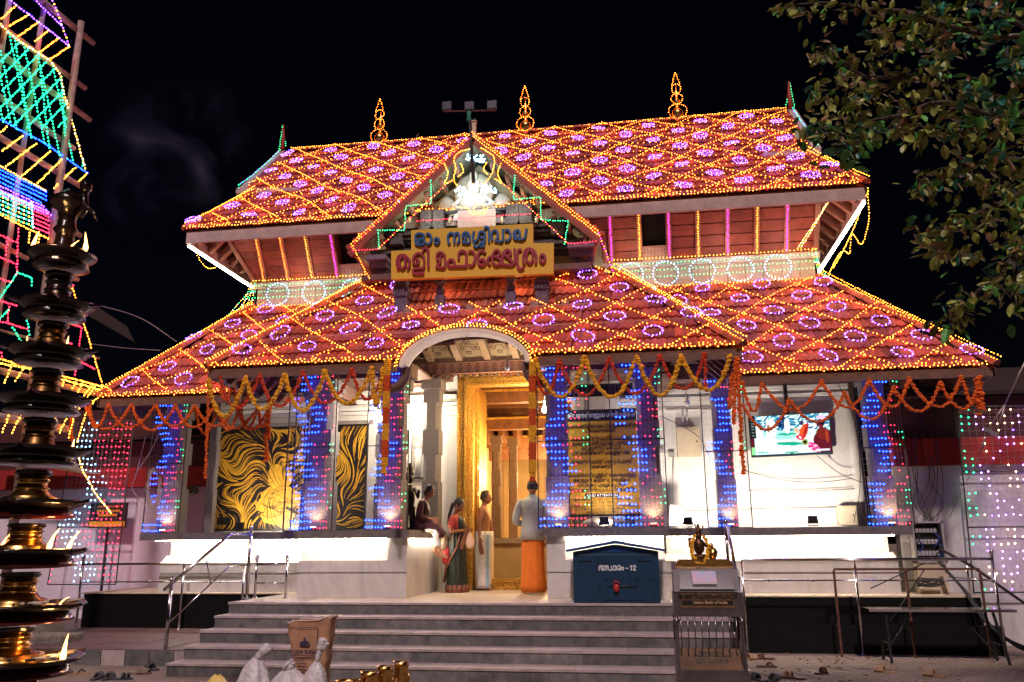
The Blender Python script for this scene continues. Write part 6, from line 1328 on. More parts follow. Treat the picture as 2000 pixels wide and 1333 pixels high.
# small idol and its garland on the kiosk
ix, iy, iz = at(1367, 1095, KY + .3); iz = GZ + zz(1094); ido = MB()
ido.lathe([(.075, 0), (.08, .03), (.06, .05)], (ix, iy, iz), 14); ido.ell((ix, iy, iz + .12), (.055, .045, .08), 10, 8); ido.ell((ix, iy, iz + .215), (.032, .03, .038), 10, 8); ido.lathe([(.03, 0), (.035, .02), (.02, .05), (.008, .09)], (ix, iy, iz + .235), 10)
ido.tube([(ix - .04, iy, iz + .16), (ix - .09, iy - .02, iz + .12), (ix - .085, iy - .03, iz + .2)], .014, 6); ido.tube([(ix + .04, iy, iz + .16), (ix + .08, iy - .03, iz + .1)], .014, 6); ido.tube([(ix - .085, iy - .03, iz + .05), (ix - .085, iy - .03, iz + .28)], .005, 5)
for s_ in (-1, 0, 1): ido.tube([(ix - .085, iy - .03, iz + .26), (ix - .085 + s_ * .02, iy - .03, iz + .28), (ix - .085 + s_ * .018, iy - .03, iz + .31)], .004, 4)
ido.tube([(ix + .03, iy, iz + .26), (ix + .05, iy, iz + .31)], .008, 5); ido.tube([(ix - .02, iy, iz + .28), (ix - .03, iy, iz + .33)], .006, 5)
o = ido.build('brass_idol', mat('old_bronze', (.12, .055, .03), .35, metal=.8, nscale=20, var=.5, bump=.4)); tag(o, 'small bronze idol holding a trident on top of the kiosk', 'idol')
garland('yellow marigold garland looped around the bronze idol on the kiosk', [[(ix + .075 * math.sin(t) * (1 if abs(t) < 3 else 1), iy - .07 - .02 * math.cos(t), iz + .10 + .14 * -math.cos(t)) for t in np.linspace(-2.6, 2.6, 26)]], MARY, r=.017, sp=.014)
b = MB(); gx = ix + .12; b.ell((gx, iy, iz + .05), (.05, .05, .06), 10, 8, .12); b.ell((gx - .01, iy, iz + .12), (.025, .025, .03), 8, 6); o = b.build('brass_idol', BRASS); tag(o, 'tiny seated brass idol beside the garlanded one on the kiosk', 'idol')

# ================================================================ FOREGROUND: SACK, BAGS, POTS
SK = mat('brown_sack', (.42, .23, .13), .75, nscale=6, var=.2, bump=.6, bscale=9); INK = mat('navy_print', (.05, .035, .09), .7)
SYY = -3.9; a = at(561, 1215, SYY); c = at(641, 1205, SYY); zb_ = GZ
sk = MB(); n = 24; rings = []
for k in range(14):
    t = k / 13; z = GZ + (at(600, 1212, SYY).z - GZ) * t; w0 = .13 + .13 * t if t > .2 else .17 - .1 * t; cx_ = (at(600, 1300, SYY).x) * (1 - t) + ((a.x + c.x) / 2) * t + .03 * (1 - t)
    rings.append(((cx_ + .008 * math.sin(k * 2.1), SYY + .12, z), (w0 * .98, 0, .02 * math.sin(k)), (0, .10 + .02 * math.sin(k * 1.3), 0)))
k0 = 0; sk.smooth = True; NS = 36
for k, (c0, ax_, ay_) in enumerate(rings):
    for j in range(NS):
        th = 2 * PI * j / NS; cx0, sx0 = math.cos(th), math.sin(th); qx = math.copysign(abs(cx0) ** .45, cx0); qy = math.copysign(abs(sx0) ** .45, sx0)
        sk.v.append((c0[0] + ax_[0] * qx * (1 + .02 * math.sin(k * 1.7 + j)), c0[1] + .11 * qy + .012 * math.sin(k * 2.3 + j * .9), c0[2] + (.03 * qx + .012 * math.sin(j * 1.3)) * (k / 13) ** 3))
for k in range(len(rings) - 1):
    for j in range(NS): j2 = (j + 1) % NS; sk.face(k * NS + j, k * NS + j2, (k + 1) * NS + j2, (k + 1) * NS + j)
o = sk.build('sugar_sack', SK); tag(o, 'open brown paper sugar sack standing at the foot of the stairs', 'sack')
b = MB(); b.tube([sk.v[13 * NS + j % NS] for j in range(NS + 1)], .008, 5); b.build('rolled_rim', mat('sack_rim', (.62, .45, .38), .8), o)
fx = (a.x + c.x) / 2 - .02; fy = SYY - .005
b = MB(); zc = Z_(600, 1253, SYY); b.prism([(fx - .055, fy, zc - .02), (fx + .055, fy, zc - .02), (fx + .04, fy, zc + .0), (fx - .04, fy, zc)], (0, -.004, 0)); b.prism([(fx - .02, fy, zc + .005), (fx + .02, fy, zc + .005), (fx, fy, zc + .045)], (0, -.004, 0)); b.prism([(fx - .05, fy, zc - .045), (fx + .05, fy, zc - .045), (fx + .055, fy, zc - .025), (fx - .055, fy, zc - .025)], (0, -.004, 0)); b.build('printed_emblem', INK, o)
b = MB(); zl = Z_(600, 1226, SYY); b.box(fx - .17, fx + .14, fy - .003, fy, zl, zl + .006); b.box(fx + .135, fx + .141, fy - .003, fy, zl - .35, zl); zl = Z_(600, 1282, SYY); b.box(fx - .13, fx + .13, fy - .003, fy, zl, zl + .008); b.box(fx - .13, fx + .13, fy - .003, fy, zl - .015, zl - .011); b.build('printed_rule', INK, o)
letter('KHANI SUGAR', 'sack_lettering', .050, facing(fx, fy - .002, Z_(600, 1273, SYY)), INK, o, .001, .001)
for k in range(6): b = MB(); z = Z_(600, 1292 + k * 6, SYY); x = fx - .08 + random.uniform(-.02, .02); b.box(x, x + random.uniform(.08, .17), fy - .012 + k * .001, fy - .009 + k * .001, z, z + .006); b.build('printed_line', INK, o)
PB = mat('white_polythene', (.66, .64, .66), .3, nscale=9, var=.12, bump=1.0, bscale=22, trans=.12); PY = mat('yellow_polythene', (.75, .52, .05), .3, nscale=9, col2=(.85, .75, .5), bump=.8, bscale=7)
def bag(px, py_top, py_neck, wpx, Y, m, label, lean=0, knot=True, hgt=None, seed=1):
    random.seed(seed); c = at(px, py_neck, Y); top = at(px + lean, py_top, Y); s_ = (at(px + wpx, py_neck, Y).x - c.x) / 2; z0 = GZ; H = c.z - GZ if hgt is None else hgt; b = MB(); n = 44
    prof = [(.55, 0), (.98, .1), (1.05, .3), (.95, .52), (.72, .74), (.42, .9), (.16, 1.0)]; k0 = len(b.v); b.smooth = True
    for i, (r, t) in enumerate(prof):
        for j in range(n):
            th = 2 * PI * j / n; f = 1 + .09 * math.sin(5 * th + seed) * (1 - .3 * t) + .07 * math.sin(9 * th + i * .8 + seed) + .10 * abs(math.sin(7 * th + seed * 2 + i * .3)) * t + random.uniform(-.035, .035)
            b.v.append((c.x + s_ * r * f * math.cos(th), Y + s_ * .8 * r * f * math.sin(th), c.z - H + H * t + random.uniform(-.01, .01)))
    for i in range(len(prof) - 1):
        for j in range(n): j2 = (j + 1) % n; b.face(k0 + i * n + j, k0 + i * n + j2, k0 + (i + 1) * n + j2, k0 + (i + 1) * n + j)
    if knot:
        p = [c + Vector((0, 0, -.02)), c.lerp(top, .35) + Vector((.004, 0, 0)), c.lerp(top, .7), top]; b.tube(crom(p), [.16 * s_ + .004] * 3 + [.24 * s_] * 6 + [.34 * s_] * 5 + [.33 * s_] * 4 + [.1 * s_], 9)
        b.tube(crom([c.lerp(top, .4), c.lerp(top, .6) + Vector((.04, 0, -.01)), c.lerp(top, .7) + Vector((.07, -.02, .02))]), .018, 6)
    o = b.build('plastic_bag', m); tag(o, label, 'plastic bag'); return o
bag(500, 1264, 1285, 62, -4.2, PB, 'tall white plastic bag with a twisted neck, left of the sugar sack', lean=26, hgt=.45, seed=2)
bag(568, 1295, 1306, 78, -4.3, PB, 'low crumpled white plastic bag in front of the sugar sack', lean=-8, hgt=.34, seed=3)
bag(618, 1246, 1292, 46, -4.4, PB, 'white plastic bag with two raised handles in front of the sugar sack', lean=14, hgt=.42, seed=4)
bag(425, 1311, 1318, 52, -4.3, PY, 'yellow and white plastic bag at the bottom edge, leftmost of the bags', lean=-10, hgt=.3, seed=5, knot=False)
def pot(px, py, wpx, Y, label):
    c = at(px, py, Y); r = (at(px + wpx, py, Y).x - c.x) / 2; t = empty('brass_pot', (c.x, Y, GZ), label=label, cat='pot', group='brass pots in a line before the stairs'); H = c.z - GZ
    b = MB(); b.lathe([(r * .55, 0), (r * .75, .04 * H), (r * .9, .25 * H), (r * .96, .5 * H), (r * .93, .75 * H), (r * .90, .86 * H), (r * .99, .90 * H), (r * .92, .93 * H), (r * 1.0, H), (r * .93, H), (r * .86, .9 * H), (r * .85, .3 * H), (.001, .28 * H)], (0, 0, 0), 26); b.build('pot_body', BRASS, t)
    for s_ in (-1, 1): b = MB(); b.tube(crom([(s_ * r * .93, -.01, H * .72), (s_ * r * 1.12, -.02, H * .66), (s_ * r * 1.1, -.02, H * .52), (s_ * r * .95, -.01, H * .5)]), .008, 6); b.build('ring_handle', BRASS, t)
    b = MB(); b.tube(crom([(-r * .4, -r * .9, H * .62), (-r * .1, -r * 1.12, H * .50), (r * .2, -r * .95, H * .60)]), .007, 6); b.ell((r * .0, -r * .98, H * .8), .012, 6, 4); b.build('front_ring', BRASS, t)
    return t
for (px, py, w, Y, l) in ((784, 1292, 30, -3.75, 'brass pot farthest back, at the right end of the line'), (752, 1301, 32, -3.95, 'second brass pot from the right end of the line'), (722, 1313, 34, -4.15, 'third brass pot from the right end, with a pale stick'), (678, 1329, 46, -4.3, 'brass pot nearest the sack, cut by the picture edge'), (715, 1312, 22, -3.5, 'dark rimmed brass pot half hidden behind the line')): pot(px, py, w, Y, l)
for i, (a_, b__) in enumerate((((768, 1299), (790, 1291)), ((738, 1309), (760, 1300)), ((705, 1320), (730, 1310)))):
    b = MB(); b.bar(at(*a_, -3.9), at(*b__, -3.9), .02, .008); o = b.build('wooden_stick', mat('pale_stick', (.6, .42, .28), .7)); tag(o, 'flat pale wooden stick lying across the rim of the %s brass pot from the right' % ('first', 'second', 'third')[i], 'stick', 'sticks on the brass pots')

# footwear
def slipper(px, py, Lm, rz, m, label, kind='sandal', gz=GZ, strap=None, group=None):
    p = at(px, py, gz, 2); t = empty('slipper', (p.x, p.y, gz), math.radians(rz), label, 'footwear', group); w = Lm * .19; b = MB()
    out = [(-.5, .62), (-.42, .85), (-.2, .82), (.05, .80), (.28, 1.0), (.42, .85), (.5, .35)]; pts = [(x * Lm, y * w, 0) for x, y in out] + [(x * Lm, -y * w, 0) for x, y in reversed(out)]; b.prism(pts, (0, 0, .022)); b.build('sole', m, t)
    b = MB(); b.smooth = True
    if kind == 'sandal':
        b.tube(crom([(.0, w * .85, .02), (.12 * Lm, w * .5, .06), (.30 * Lm, 0, .035), (.12 * Lm, -w * .5, .06), (.0, -w * .85, .02)]), .011, 6)
    elif kind == 'cross':
        for x in (.05, .25): b.tube(crom([(x * Lm, w * .95, .02), (x * Lm, w * .4, .065), (x * Lm, -w * .4, .065), (x * Lm, -w * .95, .02)]), .018, 6)
    else:
        b.smooth = True
        for i in range(6):
            x = (.02 + i * .07) * Lm; b.tube(crom([(x, w * .95, .015), (x, w * .5, .07 - i * .005), (x, -w * .5, .07 - i * .005), (x, -w * .95, .015)]), .016, 6)
    b.build('strap', strap or m, t); return t
for a in ((128, 1318, .27, 20, TAN, 'tan thong slipper, left one of the pair below the brass lamp', 'sandal', GREYS), (152, 1318, .27, 30, TAN, 'tan thong slipper, right one of the pair below the brass lamp', 'sandal', GREYS),
          (190, 1327, .26, 100, GREYS, 'black slipper, left one of the pair left of the stairs', 'cross', None), (212, 1327, .26, 100, GREYS, 'black slipper lying on its own right of the black pair edge', 'cross', None), (238, 1328, .26, 10, GREYS, 'black strap sandal below the clog pair', 'cross', None),
          (272, 1317, .30, 10, mat('mud_brown', (.20, .14, .10), .8), 'mud brown clog nearest the terrace kerb', 'clog', None), (296, 1309, .28, 150, GREYS, 'dark grey clog leaning behind the mud brown one', 'clog', None),
          (1463, 1289, .27, 20, TAN, 'beige slipper half behind the right stair post', 'clog', None), (1492, 1288, .27, 160, LEATH, 'mauve brown slipper beside the black plinth', 'sandal', None), (1498, 1304, .26, 5, LEATH, 'flat brown thong slipper right of the kiosk', 'sandal', None),
          (1548, 1326, .30, 150, LEATH, 'large brown sandal with yellow insole right of the kiosk', 'cross', TAN), (1480, 1330, .28, 120, GREYS, 'dark sandal at the bottom edge right of the kiosk', 'cross', None), (1510, 1331, .28, 60, GREYS, 'grey sandal with white buckle at the bottom edge', 'cross', None),
          (1605, 1317, .19, 30, LEATH, 'small brown sandal alone on the ribbed paving', 'cross', None), (1727, 1314, .26, 140, TAN, 'cream slipper below the left end of the bench', 'clog', None), (1824, 1322, .26, 140, TAN, 'cream slipper below the middle of the bench', 'clog', None)):
    slipper(a[0], a[1], a[2], a[3], a[4], a[5], a[6], strap=a[7], group='footwear left on the ground')
random.seed(9); b = MB()
for i in range(140):
    px = random.choice([random.uniform(1450, 1990), random.uniform(1450, 1700), random.uniform(1600, 1900)]); p = at(px, random.uniform(1276, 1333) if random.random() < .5 else random.uniform(1274, 1290), GZ, 2); s_ = random.uniform(.008, .035); a = random.uniform(0, 6)
    if p.x > 3.7: b.prism([(p.x + s_ * math.cos(a + t) * (1 if t % 2 else .5), p.y + s_ * math.sin(a + t), GZ + .001) for t in (0, 1.6, 3.1, 4.7)], (0, 0, random.uniform(.004, .012)))
o = b.build('litter', mat('dry_leaf_litter', (.22, .12, .06), .9, nscale=30, var=.5)); tag(o, kind='stuff')
# mossy stone blocks behind the brass lamp
for i, (x0_, x1_, y0_, y1_, l) in enumerate(((45, 88, 1215, 1243, 'upper mossy stone block behind the brass lamp'), (0, 122, 1242, 1285, 'large lower mossy stone block behind the brass lamp'))):
    a = at(x0_, y1_, -.9 + .4 * (1 - i)); c = at(x1_, y0_, -.9 + .4 * (1 - i)); b = MB(); b.box(a.x, c.x, a.y, a.y + .5, a.z - (.0 if i == 0 else .2), c.z); o = b.build('stone_block', mat('mossy_stone', (.12, .11, .08), .95, nscale=14, var=.5, bump=1, col2=(.32, .27, .24))); tag(o, l, 'stone block')
    bm = o.modifiers.new('b', 'BEVEL'); bm.width = .04; bm.segments = 3

# ================================================================ TALL BRASS LAMP
d_ = 6.2; base = Vector(CAMP) + ray(19, 1290) * d_; LX, LY = base.x, base.y
def zlamp(py):
    lo, hi = -2., 6.
    for _ in range(50):
        m_ = (lo + hi) / 2
        if pj((LX, LY, m_))[1] > py: lo = m_
        else: hi = m_
    return lo
LAMPX = empty('oil_lamp_tower', (LX, LY, GZ), label='tall tiered brass oil lamp with sooted plates and burning wicks at the left edge', cat='oil lamp')
pls = [(1288, .50), (1182, .475), (1076, .44), (982, .40), (880, .37), (780, .335), (686, .31), (596, .285), (500, .262)]
FL = emat('flame_core', (1, .40, .09), 6)
def flame(x, y, z, h, lean=0, par=None):
    b = MB(); b.smooth = True; pts = []; R = []
    for k in range(9): t = k / 8; pts.append((x + lean * h * t * t + .012 * h * math.sin(t * 5), y, z + h * t)); R.append(max(.001, h * .115 * (math.sin(min(1, t * 1.5 + .22) * PI) if t < .3 else (1 - t) ** .8)))
    b.tube(pts, R, 8); return b.build('flame', FL, par)
for i, (py, R) in enumerate(pls):
    z = zlamp(py) - GZ; zn = (zlamp(pls[i + 1][0]) if i + 1 < len(pls) else zlamp(372)) - GZ; gap = zn - z; lowp = i < 4
    b = MB(); prof = [(.11, -.125), (R * .60, -.12), (R * .84, -.11), (R * .78, -.085), (R * .75, -.055), (R * .79, -.045), (R * .96, -.02), (R * 1.02, .0), (R * 1.0, .014), (R * .93, .008), (R * .80, -.012), (R * .4, -.018), (.10, -.018)]
    b.lathe(prof, (0, 0, z), 48)
    if i < 8:
        for ang in range(5):
            t = 2 * PI * ang / 5 - .1 + i * .05; c_, s_ = math.cos(t), math.sin(t); e = R * 1.0
            b.prism([(c_ * e - s_ * .05, s_ * e + c_ * .05, z + .0), (c_ * (e + .09), s_ * (e + .09), z + .022), (c_ * e + s_ * .05, s_ * e - c_ * .05, z + .0)], (0, 0, -.022))
    pt = b.build('oil_plate', SOOT, LAMPX)
    if lowp: b = MB(); b.lathe([(R * .58, -.127), (R * .85, -.113), (R * .795, -.085), (R * .76, -.058), (R * .78, -.056), (R * .81, -.085), (R * .865, -.115), (R * .6, -.132)], (0, 0, z), 48); b.build('lacquered_foot', LACQ, pt)
    w_ = .118 - i * .004; zz0 = z; zt_ = zn - .16
    if i < 8:
        b = MB(); hh = zt_ - zz0
        b.lathe(([(R * .62, -.01), (R * .45, .012), (w_ * 1.9, .035)] if i < 4 else [(w_ * 1.5, -.01), (w_ * 1.4, .012), (w_ * 1.3, .035)]) + [(w_ * (1.35 if i < 4 else 1.15), hh * .22), (w_ * 1.1, hh * .36), (w_ * 1.0, hh * .40), (w_ * 1.16, hh * .42), (w_ * 1.16, hh * .46), (w_, hh * .48), (w_, hh * .66), (w_ * 1.14, hh * .68), (w_ * 1.14, hh * .72), (w_ * 1.0, hh * .75), (w_ * .98, hh * .80)], (0, 0, zz0), 32); b.build('stem', BRASS if i < 4 else (mat('dull_brass', (.16, .085, .03), .35, metal=1, nscale=8, var=.4) if i < 7 else SOOT), LAMPX)
        b = MB(); b.lathe([(w_ * .98, hh * .80), (w_ * 1.15, hh * .86), (w_ * 1.28, hh * .92), (w_ * 1.15, hh * .98), (w_ * 1.2, hh)], (0, 0, zz0), 32); b.build('stem_collar', SOOT, LAMPX)
zt_ = pls[-1]; z = zlamp(500) - GZ; H = zlamp(365) - zlamp(500)
b = MB(); b.lathe([(.14, 0), (.10, H * .08), (.075, H * .2), (.07, H * .3), (.10, H * .36), (.075, H * .42), (.07, H * .55), (.085, H * .64), (.15, H * .70), (.15, H * .80), (.08, H * .88), (.03, H * .95)], (0, 0, z), 28)
b.tube(crom([(.10, 0, z + H * .55), (.15, 0, z + H * .68), (.13, 0, z + H * .85), (.15, 0, z + H * 1.0)]), .035, 10); b.ell((.14, 0, z + H * .98), (.05, .05, .065), 10, 8); b.tube([(.17, 0, z + H * .7), (.27, -.02, z + H * .55), (.30, -.02, z + H * .45)], [.03, .02, .006], 6)
b.build('crown_finial', SOOT, LAMPX)
b = MB(); b.lathe([(.55, 0), (.52, .1), (.3, .3), (.2, zlamp(1288) - GZ - .15)], (0, 0, 0), 32); b.build('base', BRASS, LAMPX)
for (px, py, h, ln) in ((38, 492, .21, .25), (132, 500, .10, .9), (168, 492, .17, -.1), (130, 662, .07, .3), (44, 664, .07, .1), (48, 700, .12, 0), (128, 692, .10, .1), (150, 858, .07, .1), (32, 1066, .13, .6), (96, 1066, .16, .45), (139, 1066, .14, .6), (3, 1066, .12, .5), (118, 1172, .06, 1.2), (128, 1262, .19, .15)):
    q_ = at(px, py, LY - .06); pi_ = min(range(9), key=lambda k: abs(pls[k][0] - py - 4)); Rp = pls[pi_][1] * .96; flame(max(-Rp, min(Rp, q_.x - LX)), -.06, zlamp(pls[pi_][0]) - GZ + .004, h, ln, LAMPX)
for i in range(26):
    t = random.uniform(-.9, .9); R = .40; k_ = i % 2; z = zlamp(pls[k_][0]) - GZ + .02; r_ = random.uniform(.22, .36)
    b = MB(); b.tube([(r_ * math.cos(t), r_ * math.sin(t) - .05, z), ((r_ + .13) * math.cos(t), (r_ + .13) * math.sin(t) - .05, z + .014)], .010, 5); b.build('cotton_wick', mat('cotton_wick', (.6, .5, .4), .8) if i % 3 else mat('burnt_wick', (.04, .03, .02), .9), LAMPX)
lamp('flame_light', 'POINT', (.42, -.05, zlamp(1240) - GZ), 3.5, (1, .5, .18), LAMPX, size=.04); lamp('flame_light', 'POINT', (.40, -.08, zlamp(1050) - GZ), 5, (1, .5, .18), LAMPX, size=.05); lamp('flame_light', 'POINT', (.1, -.4, zlamp(470) - GZ), 4, (1, .5, .18), LAMPX, size=.05)

# ================================================================ LIGHT TOWER (scaffold of poles carrying patterned strings)
TX = -6.95; tp = lambda x, y: at(x, y, TX, 0)
scf = empty('light_tower', (TX, tp(150, 300).y, TZ), label='tall scaffold of peeled poles carrying patterned coloured light strings', cat='light tower')
def under(o): o.parent = scf; o.location = -scf.location
for (a, c, r) in (((70, -14), (188, 84), .055), ((-10, 38), (172, 172), .05), ((-10, 92), (181, 234), .055), ((-10, 178), (150, 290), .05), ((-10, 258), (167, 366), .05), ((105, 425), (163, 460), .05), ((120, 530), (158, 546), .045), ((-10, 720), (205, 772), .05), ((-10, 470), (60, 505), .04), ((-10, 640), (200, 700), .02), ((-10, 812), (135, 838), .07)):
    b = MB(); b.tube([tp(*a) + Vector((-.06, 0, 0)), tp(*c) + Vector((-.06, 0, 0))], [r * 1.05, r * .92], 10); under(b.build('pole', POLE))
pts = [tp(158, 48), tp(146, 160), tp(136, 250), tp(124, 340)]; base_ = Vector((TX, pts[0].y, TZ)); b = MB(); b.tube([base_, pts[0] + Vector((0, 0, .05))], [.075, .055], 10); under(b.build('upright_pole', POLE))
for x in (8, 78): y_ = tp(x, 100).y; b = MB(); b.tube([(TX - .05, y_, TZ), (TX - .05, y_, tp(x, -80).z)], .04, 8); under(b.build('upright_pole', POLE))
tpr = Vector((.02, 0, 0)); L_ = []
def ts(col, *xy, smooth=False): L_.append(([tp(*p) + tpr for p in xy], col))
ts('purple', (10, -5), (133, 90)); ts('purple', (60, -5), (120, 52)); ts(['yellow', 'purple'], (98, -5), (112, 30), (133, 90))
for a, c in (((28, 12), (-2, 40)), ((53, 30), (15, 52)), ((73, 44), (33, 72)), ((93, 60), (65, 83)), ((113, 75), (75, 103)), ((133, 92), (95, 117))): ts('orange', a, c)
ts(['yellow', 'white'], (-2, 48), (35, 80), (95, 118), (115, 145), (124, 185), (165, 332)); ts('blue', (-2, 234), (85, 280), (168, 338))
gz_l = lambda x: 55 + x * .68 if x < 95 else 120 + (x - 95) * 3.0
polyg = [(-2, 52), (95, 120), (118, 150), (166, 336), (-2, 236)]
def gl(a, c):
    run = []
    for i in range(41):
        x = a[0] + (c[0] - a[0]) * i / 40; y = a[1] + (c[1] - a[1]) * i / 40
        if inpoly(x, y, polyg): run.append((x, y))
        else:
            if len(run) > 1: ts('green', *run)
            run = []
    if len(run) > 1: ts('green', *run)
for k in range(11): x = -60 + k * 24; gl((x, 50), (x + 62, 340))
for k in range(11): x = -20 + k * 30; gl((x + 80, 60), (x - 110, 250))
for k in range(5): gl((-20 + 44 * k, 60), (40 + 30 * k, 340))
for a, c in (((10, 248), (-4, 262)), ((42, 266), (0, 297)), ((68, 282), (10, 325)), ((95, 297), (40, 345)), ((118, 312), (72, 358)), ((145, 328), (103, 368)), ((168, 340), (150, 356))): ts('yellow', a, c)
ts('yellow', (-2, 325), (90, 374))
for k in range(7): y = 332 + k * 8; ts('blue' if k < 4 else 'purple', (-2, y), (88 if k < 3 else 80 + (k - 3) * 6, y + 43 - (0 if k < 3 else 2)))
for k in range(6): y = 380 + k * 8; ts(['green', 'yellow'] if k % 2 else ['green', 'cyan'], (-2, y - 4), (60, y + 22)); ts('red', (64, y + 24), (95, y + 37))
ts('cyan', (60, 398), (62, 446)); ts('purple', (-2, 372), (96, 416)); ts(['orange', 'yellow'], (-2, 420), (95, 468)); ts('yellow', (56, 455), (54, 475)); ts('yellow', (75, 462), (72, 480))
for run in (((-2, 460), (30, 474)), ((13, 465), (8, 503)), ((-2, 503), (34, 518)), ((34, 448), (30, 540)), ((-2, 545), (20, 552)), ((-2, 588), (32, 598)), ((-2, 628), (50, 643)), ((15, 600), (12, 628)), ((0, 690), (2, 700)), ((115, 548), (120, 560), (143, 558)), ((112, 627), (158, 640), (152, 678)), ((102, 664), (140, 672)), ((150, 705), (185, 722)), ((148, 708), (143, 738)), ((115, 545), (135, 550))): ts('red', *run)
for run in (((-2, 582), (32, 533), (60, 543), (60, 560)), ((-2, 622), (16, 604)), ((50, 620), (56, 655)), ((22, 640), (40, 668))): ts('green', *run)
ts(['orange', 'yellow'], (132, 540), (158, 620), (180, 690), (198, 752)); ts(['yellow', 'orange'], (-2, 702), (100, 730), (200, 756)); ts('yellow', (-2, 710), (60, 722), (120, 742), (195, 762))
for a, c in (((22, 712), (5, 750)), ((45, 718), (28, 745)), ((108, 735), (96, 755)), ((125, 742), (118, 758)), ((145, 748), (138, 762)), ((160, 745), (150, 768)), ((186, 752), (152, 800)), ((20, 800), (2, 845)), ((42, 805), (20, 848)), ((112, 808), (90, 850)), ((133, 808), (112, 850)), ((118, 800), (150, 790))): ts('yellow', a, c)
ts('yellow', (178, 752), (150, 790), (132, 855)); ts('yellow', (198, 758), (165, 810), (148, 865)); ts(['yellow', 'white'], (-2, 893), (33, 896)); ts(['yellow', 'white'], (75, 902), (126, 902), (122, 908)); ts(['yellow', 'white'], (146, 880), (160, 920), (185, 965), (218, 1006)); ts(['yellow'], (150, 790), (212, 772))
o = light_string('patterned green, blue, purple and yellow light strings on the pole scaffold', [(p, c) for p, c in L_], sp=.055, r=.0155, wmat=WIRE); o['category'] = 'light strings'
b = MB(); a = at(60, 905, 2.6); 
b.prism([at(-40, 905, 2.2), at(95, 905, 2.2), at(160, 925, 2.2), at(95, 915, 2.2)], (0, .6, .03)); o = b.build('thatch_canopy', mat('dry_thatch', (.22, .14, .08), .9, nscale=30, var=.4)); tag(o, 'edge of a thatched canopy behind the brass lamp', 'canopy')

# ================================================================ LAMP MAST ON THE ROOF
Ym = .25; a = at(925, 358, Ym); c = at(916, 214, Ym); mast = empty('floodlight_mast', (a.x, Ym, a.z), label='thin mast with three unlit floodlights rising in front of the gable', cat='mast')
b = MB(); b.tube([(0, 0, 0), (c.x - a.x, 0, c.z - a.z)], [.035, .022], 8); b.build('pole', IRON, mast); l_ = at(866, 218, Ym); r__ = at(967, 216, Ym)
b = MB(); b.tube([l_ - a, r__ - a], .012, 6); b.build('crossbar', RUST, mast)
for px, py, t in ((873, 210, -.15), (917, 210, 0), (961, 208, .15)):
    p = at(px, py, Ym) - a; b = MB(); b.bar(p + Vector((-.08, 0, .02)), p + Vector((.08, 0, .02)), .05, .16); b.bar(p + Vector((-.07, -.03, .02)), p + Vector((.07, -.03, .02)), .006, .13); f = b.build('floodlight_head', mat('lamp_grey', (.10, .10, .12), .3, metal=.4), mast)
    b = MB(); b.tube([p + Vector((-.07, 0, 0)), p + Vector((-.06, 0, -.08)), p + Vector((.06, 0, -.08)), p + Vector((.07, 0, 0))], .008, 5); b.build('yoke', IRON, f)
b = MB(); b.lathe([(.0, 0), (.05, .05), (.03, .12), (.04, .2)], (c.x - a.x, 0, c.z - a.z - .25), 8); b.build('cloth_tie', mat('green_cloth', (.02, .2, .14), .8), mast)
# straight ropes stretched over the roofs
b = MB()
for (a, c, Y0, Y1) in (((1130, 560), (1480, 690), .9, .2), ((1205, 560), (1600, 725), 1.6, .4), ((1250, 580), (1420, 640), 1.5, .6), ((1420, 400), (1408, 250), .9, 3.6), ((1245, 400), (1242, 262), .9, 3.6), ((735, 430), (820, 280), .8, 3.7), ((760, 425), (860, 290), .8, 3.7)): b.tube([at(*a, Y0) + Vector((0, -.15, .1)), at(*c, Y1) + Vector((0, -.15, .15))], .006, 4)
for k in range(5): x = -3.2 + k * 1.6; b.tube([PS.p(x + 4, .1, .16), PS.p(x + 4.2, 1.5, .16)], .007, 4)
b.tube([PS.p(.9, 1.22, .15), PS.p(7.1, 1.22, .15)], .008, 4); b.tube([PS.p(.4, .58, .15), PS.p(7.6, .62, .15)], .008, 4)
o = b.build('rope', mat('pale_rope', (.45, .30, .22), .8)); tag(o, 'pale ropes and thin canes stretched across the tiled roofs under the lights', 'rope')

# ---------------------------------------------------------------- faint smoke drifting off the wicks
sm = MB(); sa, sb_ = at(165, 490, -1.5), at(560, 90, -1.5); sm.box(sa.x, sb_.x, -2.1, -1.1, sa.z, sb_.z); smo = sm.build('smoke', None); smo.data.materials.clear(); tag(smo, kind='stuff')
m = bpy.data.materials.new('smoke_air'); m.use_nodes = True; nt = m.node_tree; nt.nodes.clear(); N = nt.nodes; L = nt.links; o_ = N.new('ShaderNodeOutputMaterial'); v_ = N.new('ShaderNodeVolumePrincipled'); v_.inputs['Color'].default_value = (.62, .66, .95, 1); L.new(v_.outputs[0], o_.inputs['Volume'])
tc = N.new('ShaderNodeTexCoord'); n1 = N.new('ShaderNodeTexNoise'); n1.inputs['Scale'].default_value = .9; n1.inputs['Detail'].default_value = 5; n1.inputs['Distortion'].default_value = 1.6; L.new(tc.outputs['Object'], n1.inputs['Vector'])
mr = N.new('ShaderNodeMapRange'); mr.inputs['From Min'].default_value = .47; mr.inputs['From Max'].default_value = .80; mr.inputs['To Max'].default_value = .30; L.new(n1.outputs['Fac'], mr.inputs['Value'])
